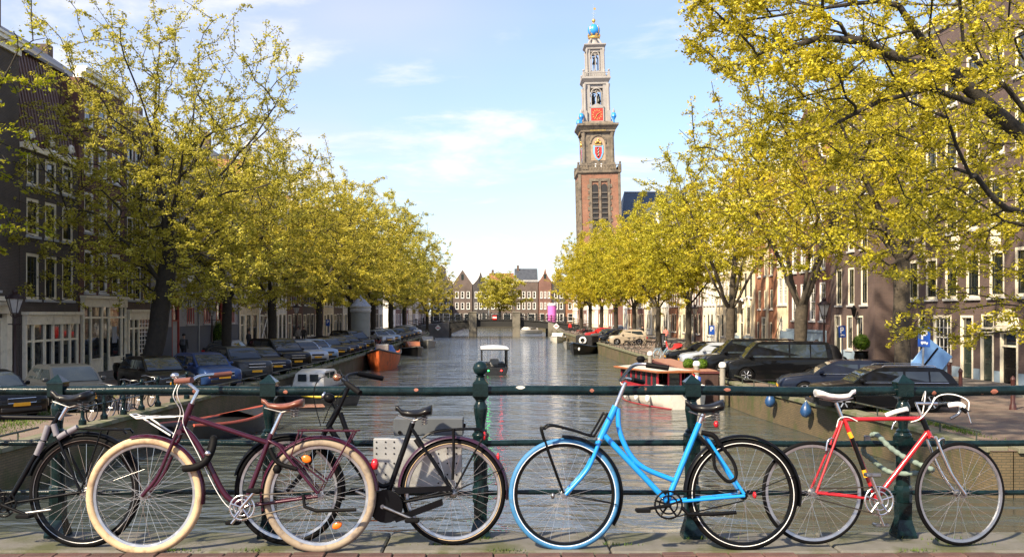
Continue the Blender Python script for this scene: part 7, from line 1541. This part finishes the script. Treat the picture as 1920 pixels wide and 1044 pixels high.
# ---- motor scooters
def scooter(label, x, y, rz, body, seat):
    t = thing('motor_scooter', label, 'scooter', (x, y, .0), rz); m = MB(); m.lathe([(.12, -.05), (.22, -.05), (.25, 0), (.22, .05), (.12, .05)], 16, axis='y'); wm = m.mesh('wheel', RUBBER, 40); rm = MB(); rm.lathe([(.13, -.04), (.05, -.045), (0, -.05)], 12, axis='y'); rmm = rm.mesh('rim', ALLOY)
    for x_ in (-.6, .6): w_ = inst('wheel', wm, t, (x_, 0, .25)); inst('rim', rmm, w_)
    m = MB(); m.loft([[(x_, -w, z0), (x_, -w, z1), (x_, w, z1), (x_, w, z0)] for x_, w, z0, z1 in ((-.85, .08, .55, .7), (-.6, .16, .42, .78), (-.2, .17, .3, .74), (-.05, .14, .24, .36), (.25, .15, .24, .32), (.34, .17, .28, .7), (.44, .12, .45, .95), (.5, .06, .8, .98))]); m.build('body', body, t, smooth=40)
    m = MB(); m.loft([[(x_, -w, .74), (x_, -w * .8, z), (x_, w * .8, z), (x_, w, .74)] for x_, w, z in ((-.75, .1, .82), (-.4, .15, .86), (-.08, .1, .80))]); m.build('seat', seat, t, smooth=40)
    m = MB(); m.tube([(.6, .0, .25), (.46, 0, .95)], .03, 6); m.tube([(.34, -.32, 1.05), (.44, -.1, 1.02), (.44, .1, 1.02), (.34, .32, 1.05)], .018, 6); m.build('handlebar', BLACKP, t, smooth=40); m = MB(); m.ball((.54, 0, .9), .09, 10, 8); m.build('headlamp', LAMP, t, smooth=60); m = MB(); m.cbx(.50, .52, -.16, .16, .98, 1.3, .005); m.build('windshield', CARGLASS, t)
scooter('black motor scooter parked before the cream shopfronts on the left', -18.0, 47.3, -.7, BLACKP, LEATHB); scooter('red moped parked on the right quay behind the pale blue bicycle', 14.3, 81.5, 2.9, M('moped_red', (.5, .03, .03), .3, coat=.5), LEATHB)
scooter('black motor scooter under a tree right of the thick left trunk', -15.3, 44.2, -.3, BLACKP, LEATHB)
# ---- people (far off): one continuous skinned body each, clothing by height
def cloth(name, leg, coat_, skin=(.45, .27, .19), waist=.86):
    m, t, b = nodes(name); tcn = nd(t, 'ShaderNodeTexCoord'); s = nd(t, 'ShaderNodeSeparateXYZ', {0: tcn.outputs['Object']}); mr = nd(t, 'ShaderNodeMapRange', {0: s.outputs[2], 1: 0, 2: 2}); rp_ = nd(t, 'ShaderNodeValToRGB', {0: mr.outputs[0]}); rp_.color_ramp.interpolation = 'CONSTANT'; e = rp_.color_ramp.elements
    e[0].color = c4((.02, .02, .02)); e[1].position = .05; e[1].color = c4(leg); k = e.new(waist / 2); k.color = c4(coat_); k = e.new(.735); k.color = c4(skin); t.links.new(rp_.outputs[0], b.inputs['Base Color']); b.inputs['Roughness'].default_value = .85; return m
HAIR = M('hair_dark', (.02, .014, .01), .7)
def person(label, x, y, rz, leg, coat_, stride=.12, z=.12, arm=.1, hair=HAIR, bend=0):
    t = thing('person', label, 'person', (x, y, z), rz); me = bpy.data.meshes.new('body')
    V = [(0, 0, .95), (0, 0, 1.15), (bend * .5, 0, 1.36), (bend, 0, 1.48), (bend, 0, 1.56), (bend + .01, 0, 1.66), (bend + .01, 0, 1.73),
         (0, .09, .90), (stride * .6, .10, .5), (stride, .10, .08), (stride + .14, .11, .04), (0, -.09, .90), (-stride * .4, -.10, .5), (-stride, -.10, .08), (-stride + .14, -.11, .04),
         (bend * .8, .19, 1.40), (-.03, .25, 1.13), (arm, .23, .92), (arm + .05, .22, .84), (bend * .8, -.19, 1.40), (-.03, -.25, 1.13), (arm, -.23, .92), (arm + .05, -.22, .84)]
    E = [(0, 1), (1, 2), (2, 3), (3, 4), (4, 5), (5, 6), (0, 7), (7, 8), (8, 9), (9, 10), (0, 11), (11, 12), (12, 13), (13, 14), (2, 15), (15, 16), (16, 17), (17, 18), (2, 19), (19, 20), (20, 21), (21, 22)]
    Rr = [.15, .15, .16, .08, .065, .105, .07, .10, .07, .05, .035, .10, .07, .05, .035, .075, .055, .042, .04, .075, .055, .042, .04]
    me.from_pydata(V, E, []); me.materials.append(cloth('clothes', leg, coat_)); o = inst('body', me, t); o.modifiers.new('skin', 'SKIN'); sb = o.modifiers.new('sub', 'SUBSURF'); sb.levels = 1; sb.render_levels = 1
    for i, r_ in enumerate(Rr): me.skin_vertices[0].data[i].radius = (r_, r_ * (1.15 if i < 3 else 1)); me.skin_vertices[0].data[i].use_root = (i == 0)
    m = MB(); m.lathe([(.115, 1.68), (.118, 1.74), (.09, 1.80), (.04, 1.83), (0, 1.835)], 12, (bend - .01, 0, 0)); m.build('hair', hair, t, smooth=60); return t
DK = (.012, .012, .015); JN = (.03, .05, .11)
person('person in dark jacket with grey backpack walking past the first red door', -20.1, 63.0, 1.6, DK, (.03, .035, .045)); bp_ = thing('backpack', 'grey backpack worn by the person at the red door', 'backpack', (-20.1, 62.8, 1.2)); m = MB(); m.cbx(-.15, .15, -.1, .06, 0, .42, .05); m.build('bag', PL_DGREY, bp_); m = MB(); m.cbx(-.11, .11, -.14, -.09, .04, .2, .02); m.build('pocket', PL_DGREY, bp_)
person('person in black coat and blue jeans standing beside the second red door', -20.0, 79.0, -.5, JN, DK, .05); person('person in grey coat on the left pavement by the third street lamp', -19.8, 97.5, -1.2, DK, (.22, .2, .18), .1); person('person in black beside the one in a grey coat', -19.8, 100.2, -1.3, DK, (.02, .02, .02), .1); person('person in dark clothes on the left pavement before the white house fronts', -19.6, 108, -1.4, DK, (.03, .03, .035), .12)
person('person in a pink jacket walking on the right pavement', 17.6, 104, 1.4, DK, (.55, .17, .15), .16, 0); person('person in a red jacket by the racked bicycles at the far right quay', 12.0, 166, -1.5, DK, (.5, .02, .02), .15, 0); person('person in a white top on the right pavement beyond the beige car', 16.0, 116, .4, DK, (.6, .6, .6), .1, 0); person('person in black at the right of the white-topped one', 17.2, 118, 2.2, DK, DK, .1, 0); person('person in dark coat beyond the elm left of the white-topped one', 15.4, 131, 1.6, DK, (.02, .02, .03), .14, 0); person('person in dark cap standing behind the passenger van', 17.0, 52.8, 3.0, DK, (.035, .03, .028), .05, 0); person('person in purple on the left street beyond the grey column', -17.4, 128, -1.0, DK, (.2, .12, .3), .12, 0)
# hanging basket lamp, wall plates
t = thing('wall_lantern', 'black wall lantern on the narrow dark brick house', 'lantern', (FR - .32, 61.6, 3.0)); m = MB(); m.lathe([(.08, 0), (.17, .45), (.2, .5), (.05, .7), (0, .75)], 6); m.build('lantern', BLACKP, t); m = MB(); m.tube([(0, 0, -.02), (.2, 0, -.15), (.31, 0, .1)], .02, 5); m.build('bracket', BLACKP, t)
for (u, v, d) in ((1561, 793, 30.5),):
    t = thing('wall_plate', 'small white notice plate on the mossy right quay wall', 'sign', (XRf(27.5) - .0, 27.9, -.42)); m = MB(); m.bx(-.012, .012, -.22, .22, -.13, .13); m.build('plate', SWHITE, t); m = MB(); [m.bx(-.016, -.012, -.15, .1 + .05 * k, .06 - .07 * k, .085 - .07 * k) for k in range(3)]; m.build('lettering', PL_DGREY, t)
t = thing('covered_motorbike', 'motorbike under a black cover beside the pale blue stoop', 'motorbike', (20.0, 59.4, .12)); m = MB(); m.loft([[(x, w * math.cos(a), max(0, z * math.sin(a))) for a in np.linspace(0, PI, 9)] for x, w, z in ((-.8, .15, .5), (-.5, .35, .95), (0, .42, 1.25), (.35, .4, 1.15), (.7, .2, .6))], closed=True); m.build('cover', M('black_cover', (.015, .015, .017), .6, bump=.02, bs=6), t, smooth=60); m = MB(); m.torus((.75, 0, .25), .2, .06, 16, 6); m.build('wheel', RUBBER, t)
